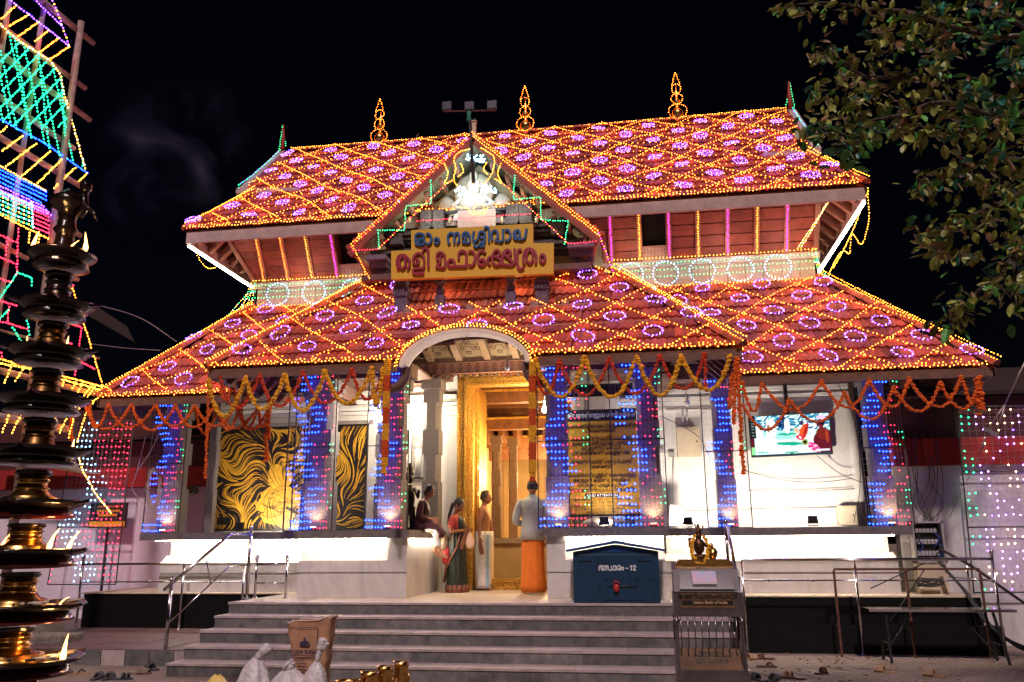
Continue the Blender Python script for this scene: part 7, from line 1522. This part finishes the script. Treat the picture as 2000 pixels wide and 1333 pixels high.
# the smoke thins out towards the faces of its box (generated coordinates 0..1)
pr_ = N.new('ShaderNodeVectorMath'); pr_.operation = 'DISTANCE'; pr_.inputs[1].default_value = (.45, .5, .45); L.new(tc.outputs['Generated'], pr_.inputs[0]); m2 = N.new('ShaderNodeMapRange'); m2.inputs['From Min'].default_value = .46; m2.inputs['From Max'].default_value = .15; L.new(pr_.outputs['Value'], m2.inputs['Value'])
mu_ = N.new('ShaderNodeMath'); mu_.operation = 'MULTIPLY'; L.new(mr.outputs[0], mu_.inputs[0]); L.new(m2.outputs[0], mu_.inputs[1]); L.new(mu_.outputs[0], v_.inputs['Density']); smo.data.materials.append(m)

# ================================================================ TREE AT THE RIGHT
random.seed(21); np.random.seed(21)
tree = empty('overhanging_tree', (8.6, -4.5, GZ), label='broad leaved tree branch hanging into the upper right corner', cat='tree')
def undt(o): o.parent = tree; o.location = -tree.location
TYD = -6.6
tq = lambda x, y, j=0.: at(x, y, TYD + j)
BK = mat('tree_bark', (.07, .05, .035), .9, nscale=14, var=.4, bump=.8)
brs = [([(2100, 60), (1960, 72), (1870, 55), (1780, 25), (1700, 18), (1620, 6), (1545, 10)], .022, 0.0), ([(2100, 190), (1960, 190), (1850, 165), (1760, 150), (1690, 150), (1630, 108), (1600, 92)], .022, .3), ([(2100, 210), (1950, 225), (1840, 200), (1760, 225), (1680, 240), (1610, 250), (1560, 262)], .02, -.2),
    ([(2080, 330), (1960, 310), (1880, 330), (1830, 365), (1795, 350)], .02, .2), ([(2080, 330), (1950, 400), (1880, 430), (1830, 465), (1790, 450)], .018, .0), ([(2080, 420), (1960, 520), (1900, 580), (1865, 620), (1850, 640)], .016, .3), ([(1760, 225), (1720, 262), (1660, 280), (1630, 290)], .01, -.1), ([(2100, 120), (1980, 40), (1900, 0), (1860, -30)], .02, .5), ([(1760, 150), (1700, 190), (1650, 205), (1600, 190)], .01, .3), ([(1870, 55), (1810, 80), (1750, 95), (1710, 110)], .01, .2), ([(2080, 330), (1990, 440), (1980, 520), (1990, 600)], .015, -.1), ([(1960, 225), (1900, 250), (1830, 262), (1790, 240)], .012, -.3)]
cp = []
for P_, r, j in brs:
    pts = crom([tq(x, y, j + .12 * math.sin(i * 1.9)) for i, (x, y) in enumerate(P_)], 8); b = MB(); b.tube(pts, [r * (1 - .85 * i / len(pts)) + .003 for i in range(len(pts))], 7); undt(b.build('branch', BK)); cp += pts
trk = Vector((8.6, -4.5, 0)); b = MB(); b.tube(crom([(8.6, -4.5, GZ), (8.7, -4.4, 2), (8.3, -4.8, 4.2), (7.9, -5.2, 6.2)]), [.34] * 6 + [.3] * 6 + [.22] * 6 + [.14], 12); undt(b.build('trunk', BK))
for P_, r, j in brs[:8]:
    if P_[0][0] >= 2080: p = tq(*P_[0], j); b = MB(); b.tube(crom([(8.4, -4.7, 3.6 + random.uniform(-.5, .8)), (8.0, -5.0, (p.z + 4) / 2 + .2), p], 8), [.12] * 6 + [.08] * 6 + [.03] * 5, 8); undt(b.build('branch', BK))
LM = [mat('leaf_olive', (.22, .25, .045), .45, nscale=9, var=.3, island=.4), mat('leaf_green_lit', (.08, .30, .05), .4, nscale=9, var=.3, island=.4), mat('leaf_teal_lit', (.02, .15, .10), .4, nscale=9, var=.3, island=.3), mat('leaf_brown', (.19, .10, .035), .6, nscale=9, var=.4, island=.4)]  # green and teal leaves carry green light in their colour
def leaf_shape(L=.1, w=.028):
    V = []; ts_ = [0, .12, .35, .65, .88, 1.0]; ws = [.05, .5, .95, .9, .45, .02]
    for t, q_ in zip(ts_, ws): V += [(L * t, -w * q_, .006 * math.sin(t * 3)), (L * t, 0, -.008 + .01 * t * t), (L * t, w * q_, .006 * math.sin(t * 3))]
    F = []
    for i in range(5): k = i * 3; F += [(k, k + 3, k + 4, k + 1), (k + 1, k + 4, k + 5, k + 2)]
    return np.array(V), np.array(F)
LV, LF = leaf_shape(); lmesh = []
for m_ in LM: me = bpy.data.meshes.new('leaf'); me.from_pydata([tuple(v) for v in LV], [], [tuple(int(z) for z in f) for f in LF]); me.materials.append(m_); lmesh.append(me)
def leafmat(p, s_):
    e = Matrix.Rotation(random.uniform(0, 2 * PI), 4, 'Z') @ Matrix.Rotation(random.uniform(-.3, 1.5), 4, 'Y') @ Matrix.Rotation(random.uniform(-.9, .9), 4, 'X')
    M = Matrix.Translation(p) @ e @ Matrix.Scale(s_, 4); return M
spots = []
for p in cp:
    for _ in range(3):
        q_ = p + Vector([random.gauss(0, .07) for _ in range(3)]); spots.append((q_, random.uniform(.6, 1.15)))
clus = [(1720, 60, 40), (1790, 40, 50), (1860, 95, 60), (1930, 60, 60), (1985, 120, 60), (1900, 165, 60), (1960, 215, 60), (1820, 130, 45), (1880, 250, 50), (1950, 300, 60), (1600, 108, 26), (1640, 150, 30), (1690, 180, 30), (1590, 180, 20), (1620, 240, 30), (1650, 285, 24), (1600, 262, 16), (1705, 245, 26), (1990, 380, 60), (1930, 360, 45), (1860, 330, 34), (1815, 355, 26), (1930, 430, 45), (1850, 440, 30), (1810, 460, 24), (1985, 480, 50), (1890, 500, 34), (1830, 500, 22), (1940, 560, 34), (1870, 590, 26), (1990, 560, 30), (1850, 640, 12), (1520, 14, 12), (1560, 20, 16), (1950, 10, 50), (1840, 10, 40), (2030, 250, 60), (2040, 420, 60)]
for (x, y, s_) in clus:
    for _ in range(int(s_ * .8)):
        a = random.uniform(0, 2 * PI); r_ = abs(random.gauss(0, s_ * .55)); spots.append((tq(x + r_ * math.cos(a), y + r_ * math.sin(a) * .8, random.gauss(.05, .3)), random.uniform(.55, 1.1)))
random.shuffle(spots)
big = sorted(spots, key=lambda s_: -s_[1] + .3 * (s_[0].y + 7))[:280]; ids = set(id(s_) for s_ in big)
def lm_of(p):
    x, y = pj(p); g_ = (x > 1880 and y < 240) * .45 + (1560 < x < 1720 and 230 < y < 320) * .5 + .24  # two areas get more of the leaves with green light painted in
    r_ = random.random(); return 1 if r_ < g_ * .55 else (2 if r_ < g_ else (3 if random.random() < .12 else 0))
TL = -tree.location
for s_ in big:
    k = lm_of(s_[0]); inst(lmesh[k], 'leaf', tree, Matrix.Translation(TL) @ leafmat(s_[0], s_[1] * 1.05))
acc = {0: [[], []], 1: [[], []], 2: [[], []], 3: [[], []]}; cnt = [0] * 4
for s_ in spots:
    if id(s_) in ids: continue
    k = lm_of(s_[0]); M = np.array(leafmat(s_[0], s_[1])); acc[k][0].append(LV @ M[:3, :3].T + M[:3, 3]); acc[k][1].append(LF + cnt[k]); cnt[k] += len(LV)
for k in range(4):
    if acc[k][0]: o = np_obj('foliage', np.concatenate(acc[k][0]), np.concatenate(acc[k][1]), LM[k], None, kind='stuff'); undt(o)

# ================================================================ PEOPLE
def skin_mesh(name, nodes, edges, m, parent, sub=2):
    """one continuous surface grown over a skeleton: nodes = {key: (x, y, z, radius_x, radius_y)}"""
    ks_ = list(nodes); idx = {k: i for i, k in enumerate(ks_)}; me = bpy.data.meshes.new(name)
    me.from_pydata([nodes[k][:3] for k in ks_], [(idx[a], idx[b_]) for a, b_ in edges], []); o = bpy.data.objects.new(name, me); COL.objects.link(o)
    md = o.modifiers.new('skin', 'SKIN'); md.use_smooth_shade = True; sv = me.skin_vertices[0].data
    for k in ks_: n_ = nodes[k]; sv[idx[k]].radius = (n_[3], n_[4] if len(n_) > 4 else n_[3])
    sv[idx[ks_[0]]].use_root = True
    s_ = o.modifiers.new('sub', 'SUBSURF'); s_.levels = sub; s_.render_levels = sub
    dg = bpy.context.evaluated_depsgraph_get(); nm = bpy.data.meshes.new_from_object(o.evaluated_get(dg)); bpy.data.objects.remove(o); nm.name = name; nm.materials.clear(); nm.materials.append(m)
    nm.polygons.foreach_set('use_smooth', [True] * len(nm.polygons)); o = bpy.data.objects.new(name, nm); COL.objects.link(o); o.parent = parent; return o
def hand(nodes, edges, pre, wrist, w, d, curl=.5, side=1, thumbdir=None):
    """palm, four unequal bent fingers and a thumb leaving the side of the palm; w: wrist point, d: hand direction"""
    w = Vector(w); d = Vector(d).normalized(); sd = Vector(thumbdir or (0, -1, 0)); sd = (sd - d * sd.dot(d)).normalized(); nr = d.cross(sd) * side
    nodes[pre + 'palm'] = (*(w + d * .055), .030, .020); edges.append((wrist, pre + 'palm')); nodes[pre + 'kn'] = (*(w + d * .090), .032, .014); edges.append((pre + 'palm', pre + 'kn'))
    for i, (o_, L) in enumerate(((.027, .070), (.009, .078), (-.009, .072), (-.026, .056))):
        b0 = w + d * .095 + sd * o_; b1 = b0 + d * L * .5 + nr * L * .15 * curl; b2 = b1 + d * L * .35 * (1 - curl * .5) + nr * L * .45 * curl
        for j, (p, r_) in enumerate(((b0, .0095), (b1, .0085), (b2, .007))): nodes[f'{pre}f{i}{j}'] = (*p, r_)
        edges += [(pre + 'kn', f'{pre}f{i}0'), (f'{pre}f{i}0', f'{pre}f{i}1'), (f'{pre}f{i}1', f'{pre}f{i}2')]
    t0 = w + d * .035 + sd * .030; t1 = w + d * .065 + sd * .052; t2 = w + d * .090 + sd * .056 + nr * .012
    for j, p in enumerate((t0, t1, t2)): nodes[f'{pre}t{j}'] = (*p, .0105 - j * .001)
    edges += [(pre + 'palm', pre + 't0'), (pre + 't0', pre + 't1'), (pre + 't1', pre + 't2')]
def foot(nodes, edges, pre, ankle, a, d):
    a = Vector(a); d = Vector(d).normalized(); nodes[pre + 'heel'] = (*(a - d * .03 + Vector((0, 0, -.045))), .034); nodes[pre + 'mid'] = (*(a + d * .08 + Vector((0, 0, -.05))), .036, .028); nodes[pre + 'toe'] = (*(a + d * .17 + Vector((0, 0, -.062))), .038, .018)
    edges += [(ankle, pre + 'heel'), (ankle, pre + 'mid'), (pre + 'mid', pre + 'toe')]
def head(parent, c, yaw, skin_, hairm, R=.1, long=False, moust=False, bald=.0, pitch=0):
    """face parts at the head centre c; the skull belongs to the body surface, this adds features and hair (children)"""
    M = Matrix.Translation(c) @ Matrix.Rotation(yaw, 4, 'Z') @ Matrix.Rotation(pitch, 4, 'Y')     # local +x is the way the face looks
    def put(b, nm, m_): o = b.build(nm, m_, parent); o.matrix_local = M; return o
    b = MB(); b.ell((-.005, 0, .012), (.092, .076, .115), 18, 14); b.ell((.030, 0, -.055), (.058, .052, .058), 14, 10)
    b.loft([((.085, 0, .022), (.008, 0, 0), (0, .008, 0)), ((.094, 0, .0), (.012, 0, 0), (0, .012, 0)), ((.103, 0, -.022), (.016, 0, 0), (0, .017, 0)), ((.092, 0, -.034), (.012, 0, 0), (0, .018, 0))], 10)
    for s_ in (-1, 1): b.ell((-.008, s_ * .078, -.005), (.018, .010, .030), 8, 6)
    put(b, 'head', skin_)
    b = MB(); b.ell((.086, 0, -.062), (.010, .024, .007), 10, 6); put(b, 'lips', mat('lips', (.20, .06, .05), .5))
    for s_ in (-1, 1):
        b = MB(); b.ell((.080, s_ * .031, .012), (.010, .014, .008), 8, 6); put(b, 'eye', mat('eye_white', (.5, .47, .43), .3)); b = MB(); b.ell((.0885, s_ * .031, .012), (.004, .006, .006), 8, 6); put(b, 'pupil', BLACK)
        b = MB(); b.tube(crom([(.086, s_ * .014, .032), (.087, s_ * .032, .038), (.078, s_ * .050, .031)]), .0045, 5); put(b, 'eyebrow', HAIR)
    if moust: b = MB(); b.loft([((.088, -.032, -.050), (.004, 0, 0), (0, 0, .004)), ((.098, 0, -.044), (.010, 0, 0), (0, 0, .009)), ((.088, .032, -.050), (.004, 0, 0), (0, 0, .004))], 8); put(b, 'moustache', HAIR)
    b = MB(); k = len(b.v); b.smooth = True; n_, m_ = 22, 10
    for i in range(m_ + 1):
        ph = PI / 2 - (PI * .62) * i / m_
        for j in range(n_):
            t = 2 * PI * j / n_; front = max(0, math.cos(t)); lim = -.25 * PI + front * PI * (.42 + bald * .2) - (0 if not long else .1); pp = max(ph, lim)
            q_ = 1.07 + random.uniform(-.015, .015); b.v.append((-.008 + .096 * q_ * math.cos(pp) * math.cos(t), .081 * q_ * math.cos(pp) * math.sin(t), .014 + .12 * q_ * math.sin(pp)))
    for i in range(m_):
        for j in range(n_): j2 = (j + 1) % n_; b.face(k + i * n_ + j, k + (i + 1) * n_ + j, k + (i + 1) * n_ + j2, k + i * n_ + j2)
    put(b, 'hair', hairm); return M
def cloth(nm, rings, m_, parent, n=28, wob=.0, wf=7, cap=True): b = MB(); b.loft(rings, n, wob, wf, cap); return b.build(nm, m_, parent)
def R_(x, y, z, a, b_, tilt=0): return ((x, y, z), (a, 0, tilt), (0, b_, 0))
CW = mat('white_cotton', (.62, .60, .57), .85, nscale=9, var=.08, bump=.3, bscale=14); CO = mat('orange_cotton', (.72, .17, .01), .8, nscale=8, var=.12, bump=.35, bscale=12); CS = mat('pale_shirt', (.42, .43, .37), .8, nscale=9, var=.1, bump=.4, bscale=12)
SAR = mat('dark_green_silk', (.009, .017, .011), .45, nscale=9, var=.4, bump=.3, bscale=12); BOR = mat('red_gold_border', (.11, .014, .010), .7, nscale=30, col2=(.16, .05, .012)); BLO = mat('dotted_red_blouse', (.36, .02, .025), .6, nscale=60, col2=(.5, .08, .05)); MAR = mat('maroon_cloth', (.055, .008, .014), .8, nscale=12, var=.3, bump=.3)
# --- bare-chested man in a white mundu, facing right
def man_a():
    p = at(945, 1153, .0, 2); t = empty('person', (p.x, p.y, 0), 0, 'bare chested man in a white mundu with a pale blue stripe, facing right', 'person')
    N = {}; E = []
    N['pel'] = (0, 0, .95, .13, .105); N['waist'] = (.015, 0, 1.08, .135, .10); N['chest'] = (.0, 0, 1.26, .135, .115); N['ubust'] = (-.01, 0, 1.37, .12, .10); N['neck0'] = (.0, 0, 1.455, .055, .052); N['neck1'] = (.012, 0, 1.50, .048, .048); N['skull'] = (.02, 0, 1.56, .06, .06)
    E += [('pel', 'waist'), ('waist', 'chest'), ('chest', 'ubust'), ('ubust', 'neck0'), ('neck0', 'neck1'), ('neck1', 'skull')]
    for s_, pre in ((-1, 'r'), (1, 'l')):
        N[pre + 'sh'] = (-.01, s_ * .155, 1.385, .058); 
        if s_ < 0: el, wr = (-.05, -.235, 1.13), (-.03, -.24, .90)
        else: el, wr = (.09, .19, 1.13), (.12, .20, .92)
        N[pre + 'el'] = (*el, .042); N[pre + 'wr'] = (*wr, .028, .024); E += [('ubust', pre + 'sh'), (pre + 'sh', pre + 'el'), (pre + 'el', pre + 'wr')]
        hand(N, E, pre, pre + 'wr', wr, (.05, 0, -1), .5, s_, (1, 0, 0)); N[pre + 'hip'] = (0, s_ * .09, .86, .085); N[pre + 'kn'] = (.01, s_ * .09, .50, .058); N[pre + 'an'] = (-.01, s_ * .09, .085, .038)
        E += [('pel', pre + 'hip'), (pre + 'hip', pre + 'kn'), (pre + 'kn', pre + 'an')]; foot(N, E, pre, pre + 'an', (-.01, s_ * .09, .085), (1, s_ * .1, 0))
    skin_mesh('body', N, E, SKIN, t)
    head(t, Vector((.035, 0, 1.60)), 0, SKIN, HAIR, moust=True, bald=.8)
    cloth('mundu', [R_(0, 0, .03, .135, .17), R_(0, 0, .12, .14, .175), R_(0, 0, .5, .15, .175), R_(.005, 0, .75, .158, .18), R_(.01, 0, .92, .160, .18), R_(.012, 0, 1.01, .150, .172)], CW, t, 64, .085, 11)
    b = MB(); ps = [(.10 + .0 * k, -.1755 + .008, .05 + k * .1) for k in range(10)]
    for q_, r_ in zip(ps, ps[1:]): b.hexa([(q_[0] - .02, -.172, q_[2]), (q_[0] + .015, -.160, q_[2]), (q_[0] + .015, -.13, q_[2]), (q_[0] - .02, -.13, q_[2]), (r_[0] - .02, -.172, r_[2]), (r_[0] + .015, -.160, r_[2]), (r_[0] + .015, -.13, r_[2]), (r_[0] - .02, -.13, r_[2])])
    b.build('blue_stripe', mat('stripe_blue', (.22, .42, .55), .8), t); b = MB(); b.tube([(.05, -.13, 1.42), (.10, -.115, 1.28), (.13, -.03, 1.2), (.12, .05, 1.3), (.04, .12, 1.42)], .004, 5); b.build('neck_cord', mat('cord_gold', (.5, .35, .15), .5), t)
    b = MB(); b.lathe([(.034, 0), (.034, .015)], (-.032, -.24, .905), 12); b.build('bangle', GOLD, t)
man_a()
# --- man seen from behind, pale shirt and orange mundu
def man_b():
    p = at(1042, 1160, .0, 2); t = empty('person', (p.x, p.y, 0), math.radians(90), 'man in a pale shirt and orange mundu seen from behind at the doorway', 'person'); sc_ = 1.06; t.scale = (sc_, sc_, sc_)
    N = {}; E = []
    N['pel'] = (0, 0, .95, .12, .12); N['chest'] = (0, 0, 1.25, .11, .13); N['ubust'] = (0, 0, 1.38, .09, .12); N['neck0'] = (.0, 0, 1.46, .055); N['neck1'] = (.012, 0, 1.51, .047); N['skull'] = (.02, 0, 1.57, .06)
    E += [('pel', 'chest'), ('chest', 'ubust'), ('ubust', 'neck0'), ('neck0', 'neck1'), ('neck1', 'skull')]
    for s_, pre in ((-1, 'r'), (1, 'l')):
        N[pre + 'sh'] = (0, s_ * .17, 1.38, .055); el = (-.02, s_ * .26, 1.10); wr = (.17, s_ * .13, 1.06); N[pre + 'el'] = (*el, .04); N[pre + 'wr'] = (*wr, .026); E += [('ubust', pre + 'sh'), (pre + 'sh', pre + 'el'), (pre + 'el', pre + 'wr')]
        hand(N, E, pre, pre + 'wr', wr, (1, -s_ * .5, .1), .6, s_, (0, 0, 1)); N[pre + 'hip'] = (0, s_ * .09, .86, .085); N[pre + 'kn'] = (.01, s_ * .09, .50, .058); N[pre + 'an'] = (-.01, s_ * .09, .085, .038)
        E += [('pel', pre + 'hip'), (pre + 'hip', pre + 'kn'), (pre + 'kn', pre + 'an')]; foot(N, E, pre, pre + 'an', (-.01, s_ * .09, .085), (1, s_ * .15, 0))
    skin_mesh('body', N, E, SKIN2, t); head(t, Vector((.03, 0, 1.61)), 0, SKIN2, HAIR)
    cloth('shirt', [R_(0, 0, .80, .168, .203), R_(0, 0, .95, .15, .185), R_(0, 0, 1.1, .135, .175), R_(0, 0, 1.28, .13, .19), R_(-.005, 0, 1.38, .115, .20), R_(0, 0, 1.43, .09, .15), R_(.005, 0, 1.475, .062, .068), R_(.01, 0, 1.50, .058, .062)], CS, t, 28, .03, 6)
    for s_ in (-1, 1):
        b = MB(); b.tube(crom([(0, s_ * .15, 1.40), (-.01, s_ * .215, 1.30), (-.025, s_ * .262, 1.12), (.02, s_ * .25, 1.07), (.10, s_ * .185, 1.065)], 5), [.066] * 5 + [.064] * 5 + [.058] * 5 + [.052] * 5 + [.045], 12); b.build('sleeve', CS, t)
    cloth('mundu', [R_(0, 0, .02, .15, .185), R_(0, 0, .12, .155, .19), R_(0, 0, .5, .155, .175), R_(0, 0, .78, .145, .172), R_(0, 0, .84, .125, .155), R_(0, 0, .9, .11, .14)], CO, t, 64, .07, 11)
man_b()
# --- woman in a dark green sari
def woman():
    p = at(890, 1157, .0, 2); t = empty('person', (p.x, p.y, 0), math.radians(-12), 'woman in a dark green sari and red dotted blouse holding a small bag', 'person'); t.scale = (.93, .93, .93)
    N = {}; E = []
    N['pel'] = (0, 0, .92, .12, .12); N['chest'] = (.0, 0, 1.2, .115, .11); N['ubust'] = (-.01, 0, 1.32, .085, .10); N['neck0'] = (.0, 0, 1.40, .048); N['neck1'] = (.015, 0, 1.45, .043); N['skull'] = (.03, 0, 1.51, .055); E += [('pel', 'chest'), ('chest', 'ubust'), ('ubust', 'neck0'), ('neck0', 'neck1'), ('neck1', 'skull')]
    for s_, pre in ((-1, 'r'), (1, 'l')):
        N[pre + 'sh'] = (-.01, s_ * .15, 1.325, .052); el = (-.03, s_ * .20, 1.07) if s_ < 0 else (.05, .19, 1.06); wr = (.19, s_ * .09, 1.10); N[pre + 'el'] = (*el, .038); N[pre + 'wr'] = (*wr, .024); E += [('ubust', pre + 'sh'), (pre + 'sh', pre + 'el'), (pre + 'el', pre + 'wr')]
        hand(N, E, pre, pre + 'wr', wr, (1, -s_ * .45, .1), .8, s_, (0, 0, 1)); N[pre + 'hip'] = (0, s_ * .09, .84, .09); N[pre + 'kn'] = (.01, s_ * .08, .48, .058); N[pre + 'an'] = (0, s_ * .08, .085, .036); E += [('pel', pre + 'hip'), (pre + 'hip', pre + 'kn'), (pre + 'kn', pre + 'an')]; foot(N, E, pre, pre + 'an', (0, s_ * .08, .085), (1, s_ * .1, 0))
    skin_mesh('body', N, E, SKIN, t); head(t, Vector((.05, 0, 1.56)), 0, SKIN, HAIR, long=True, pitch=.25)
    b = MB(); b.tube(crom([(-.06, -.01, 1.60), (-.10, -.02, 1.48), (-.13, -.05, 1.34), (-.14, -.06, 1.20)]), [.035] * 6 + [.03] * 6 + [.022] * 6 + [.01], 8); b.build('braid', HAIR, t)
    b = MB(); b.tube([(.13, -.045, 1.575), (.02, -.082, 1.585)], .003, 4); b.tube([(.135 , -.045 + .018 * math.cos(a_), 1.572 + .016 * math.sin(a_)) for a_ in np.linspace(0, 6.3, 12)], .003, 4); b.tube([(.135, .02 + .018 * math.cos(a_), 1.572 + .016 * math.sin(a_)) for a_ in np.linspace(0, 6.3, 12)], .003, 4); b.build('spectacles', IRON, t)
    cloth('blouse', [R_(0, 0, 1.04, .125, .135), R_(0, 0, 1.18, .13, .14), R_(-.005, 0, 1.30, .105, .155), R_(0, 0, 1.36, .075, .11), R_(0, 0, 1.40, .055, .06)], BLO, t)
    for s_ in (-1, 1): b = MB(); b.tube(crom([(0, s_ * .13, 1.34), (-.015, s_ * .175, 1.25), (-.02 if s_ < 0 else .01, s_ * .20, 1.15)], 5), [.064] * 5 + [.060] * 5 + [.056], 12); b.build('sleeve', BLO, t)
    cloth('sari_skirt', [R_(.03, 0, .0, .205, .21), R_(.03, 0, .10, .20, .205), R_(.02, 0, .4, .185, .19), R_(.01, 0, .7, .175, .18), R_(.0, 0, .88, .165, .175), R_(.005, 0, 1.02, .13, .145), R_(.01, 0, 1.10, .128, .14)], SAR, t, 66, .085, 13)
    cloth('sari_hem', [R_(.03, 0, -.002, .211, .216), R_(.03, 0, .02, .211, .216), R_(.03, 0, .13, .206, .211)], BOR, t, 66, .085, 13)
    b = MB(); b.loft([((.02, -.05, 1.385), (.05, .02, 0), (0, .03, .02)), ((.10, -.04, 1.28), (.06, .03, .03), (0, .05, 0)), ((.125, .0, 1.15), (.045, .0, .05), (0, .13, 0)), ((.10, .03, 1.04), (.06, 0, .05), (0, .14, 0))], 20); b.build('sari_drape', SAR, t)
    b = MB(); b.loft([((.14, -.15, 1.0), (.02, 0, .02), (0, .012, .03)), ((.10, -.185, .8), (.03, 0, .02), (0, .012, .03)), ((.0, -.20, .62), (.03, 0, .02), (0, .012, .03)), ((-.12, -.175, .42), (.03, 0, .02), (0, .012, .03)), ((-.17, -.12, .2), (.03, 0, .02), (0, .012, .03))], 10); b.build('sari_border', BOR, t)
    b = MB(); b.ell((-.17, -.12, .86), (.085, .10, .17), 14, 10, .08); b.build('shoulder_bag', mat('patterned_cloth', (.10, .07, .04), .8, nscale=18, col2=(.42, .30, .2)), t)
    b = MB(); b.loft([((-.13, -.14, .80), (.06, 0, 0), (0, .05, 0)), ((-.14, -.15, .66), (.09, 0, 0), (0, .06, 0)), ((-.13, -.15, .54), (.08, 0, .0), (0, .05, 0)), ((-.10, -.15, .46), (.03, 0, 0), (0, .02, 0))], 12, .2, 5); b.build('red_scarf', mat('red_scarf', (.30, .012, .010), .7, var=.3), t)
    b = MB(); b.lathe([(.032, 0), (.032, .012)], (.165, -.10, 1.09), 12); b.build('bangle', GOLD, t)
    c = Vector((.29, -.03, .93)); k = empty('carried_bag', (0, 0, 0), label='small cream cloth bag hanging from the hands of the woman in the sari', cat='bag'); b = MB(); b.loft([(c + Vector((-.02, 0, .15)), (.015, 0, 0), (0, .012, 0)), (c + Vector((-.01, 0, .08)), (.05, 0, 0), (0, .035, 0)), (c + Vector((0, 0, -.03)), (.09, 0, 0), (0, .06, 0)), (c + Vector((.01, 0, -.12)), (.085, 0, 0), (0, .055, 0)), (c + Vector((.01, 0, -.17)), (.04, 0, 0), (0, .03, 0))], 18, .08, 6); b.build('bag_body', mat('cream_bag', (.60, .40, .28), .7, nscale=8, var=.15), k)
    k.location = t.location; k.rotation_euler = t.rotation_euler; k.scale = t.scale
woman()
# --- girl sitting on the ledge, feet hanging into the passage
def girl():
    sx_, sy_ = -1.08, .95; t = empty('person', (sx_, sy_, LZ1 - .45 * .88), math.radians(0), 'girl in a maroon kurta and white trousers sitting on the left ledge', 'person'); t.scale = (.88, .88, .88)
    N = {}; E = []; zb_ = .45; H = .46
    N['pel'] = (0, 0, zb_ + .10, .12, .12); N['waist'] = (.0, 0, zb_ + .26, .095, .10); N['chest'] = (.02, 0, zb_ + .40, .10, .11); N['ubust'] = (.035, 0, zb_ + .50, .08, .10); N['neck0'] = (.07, 0, zb_ + .57, .046); N['neck1'] = (.10, 0, zb_ + .61, .042); N['skull'] = (.125, 0, zb_ + .66, .055)
    E += [('pel', 'waist'), ('waist', 'chest'), ('chest', 'ubust'), ('ubust', 'neck0'), ('neck0', 'neck1'), ('neck1', 'skull')]
    for s_, pre in ((-1, 'r'), (1, 'l')):
        N[pre + 'sh'] = (.03, s_ * .14, zb_ + .50, .048); N[pre + 'el'] = (.03, s_ * .19, zb_ + .24, .036); wr = (.20, s_ * .08, zb_ + .20); N[pre + 'wr'] = (*wr, .024); E += [('ubust', pre + 'sh'), (pre + 'sh', pre + 'el'), (pre + 'el', pre + 'wr')]
        hand(N, E, pre, pre + 'wr', wr, (1, -s_ * .4, -.1), .7, s_, (0, 0, 1)); N[pre + 'hip'] = (.05, s_ * .08, zb_ + .07, .085); N[pre + 'kn'] = (.28, s_ * .07, zb_ + .03, .06); an = (.30 - .06 * s_, s_ * .05, zb_ - .38); N[pre + 'an'] = (*an, .034)
        E += [('pel', pre + 'hip'), (pre + 'hip', pre + 'kn'), (pre + 'kn', pre + 'an')]
        f_ = Vector((1, s_ * .1, -.55)).normalized(); a_ = Vector(an); N[pre + 'heel'] = (*(a_ + Vector((-.02, 0, -.04))), .032); N[pre + 'mid'] = (*(a_ + f_ * .09 + Vector((0, 0, -.03))), .034, .026); N[pre + 'toe'] = (*(a_ + f_ * .20 + Vector((0, 0, -.03))), .034, .016); E += [(pre + 'an', pre + 'heel'), (pre + 'an', pre + 'mid'), (pre + 'mid', pre + 'toe')]
    skin_mesh('body', N, E, SKIN2, t); head(t, Vector((.155, 0, zb_ + .71)), math.radians(-40), SKIN2, HAIR, long=True, pitch=.1)
    b = MB(); b.ell((.06, .04, zb_ + .70), (.05, .05, .06), 10, 8); b.build('hair_bun', HAIR, t)
    cloth('kurta', [R_(.0, 0, zb_ + .0, .14, .16), R_(.0, 0, zb_ + .12, .135, .15), R_(.0, 0, zb_ + .26, .115, .125), R_(.02, 0, zb_ + .40, .12, .13), R_(.03, 0, zb_ + .50, .10, .15), R_(.05, 0, zb_ + .55, .06, .08)], MAR, t)
    b = MB(); b.loft([((.05, 0, zb_ + .08), (0, 0, .11), (0, .17, 0)), ((.20, 0, zb_ + .07), (0, 0, .10), (0, .165, 0)), ((.33, 0, zb_ + .03), (.03, 0, .09), (0, .155, 0)), ((.385, 0, zb_ - .05), (.05, 0, .04), (0, .15, 0)), ((.38, 0, zb_ - .13), (.05, 0, .01), (0, .15, 0))], 24); b.build('kurta_skirt', MAR, t)
    for s_ in (-1, 1):
        b = MB(); b.tube(crom([(.03, s_ * .12, zb_ + .52), (.03, s_ * .18, zb_ + .38), (.04, s_ * .195, zb_ + .24), (.14, s_ * .13, zb_ + .21)], 5), [.058] * 5 + [.052] * 5 + [.046] * 5 + [.038], 10); b.build('sleeve', MAR, t)
        b = MB(); b.tube(crom([(.10, s_ * .07, zb_ + .05), (.29, s_ * .07, zb_ + .02), (.31, s_ * .065, zb_ - .12), (.305 - .03 * s_, s_ * .058, zb_ - .30)], 5), [.08] * 5 + [.078] * 5 + [.066] * 5 + [.056], 12); b.build('trouser_leg', CW, t)
    b = MB(); b.tube(crom([(.10, -.10, zb_ + .52), (.14, -.04, zb_ + .42), (.15, .0, zb_ + .30)]), .018, 6); b.tube(crom([(.0, -.09, zb_ + .55), (.10, -.10, zb_ + .52), (.15, -.08, zb_ + .36)]), .018, 6); b.build('shawl', CW, t)
girl()
bpy.context.view_layer.update()
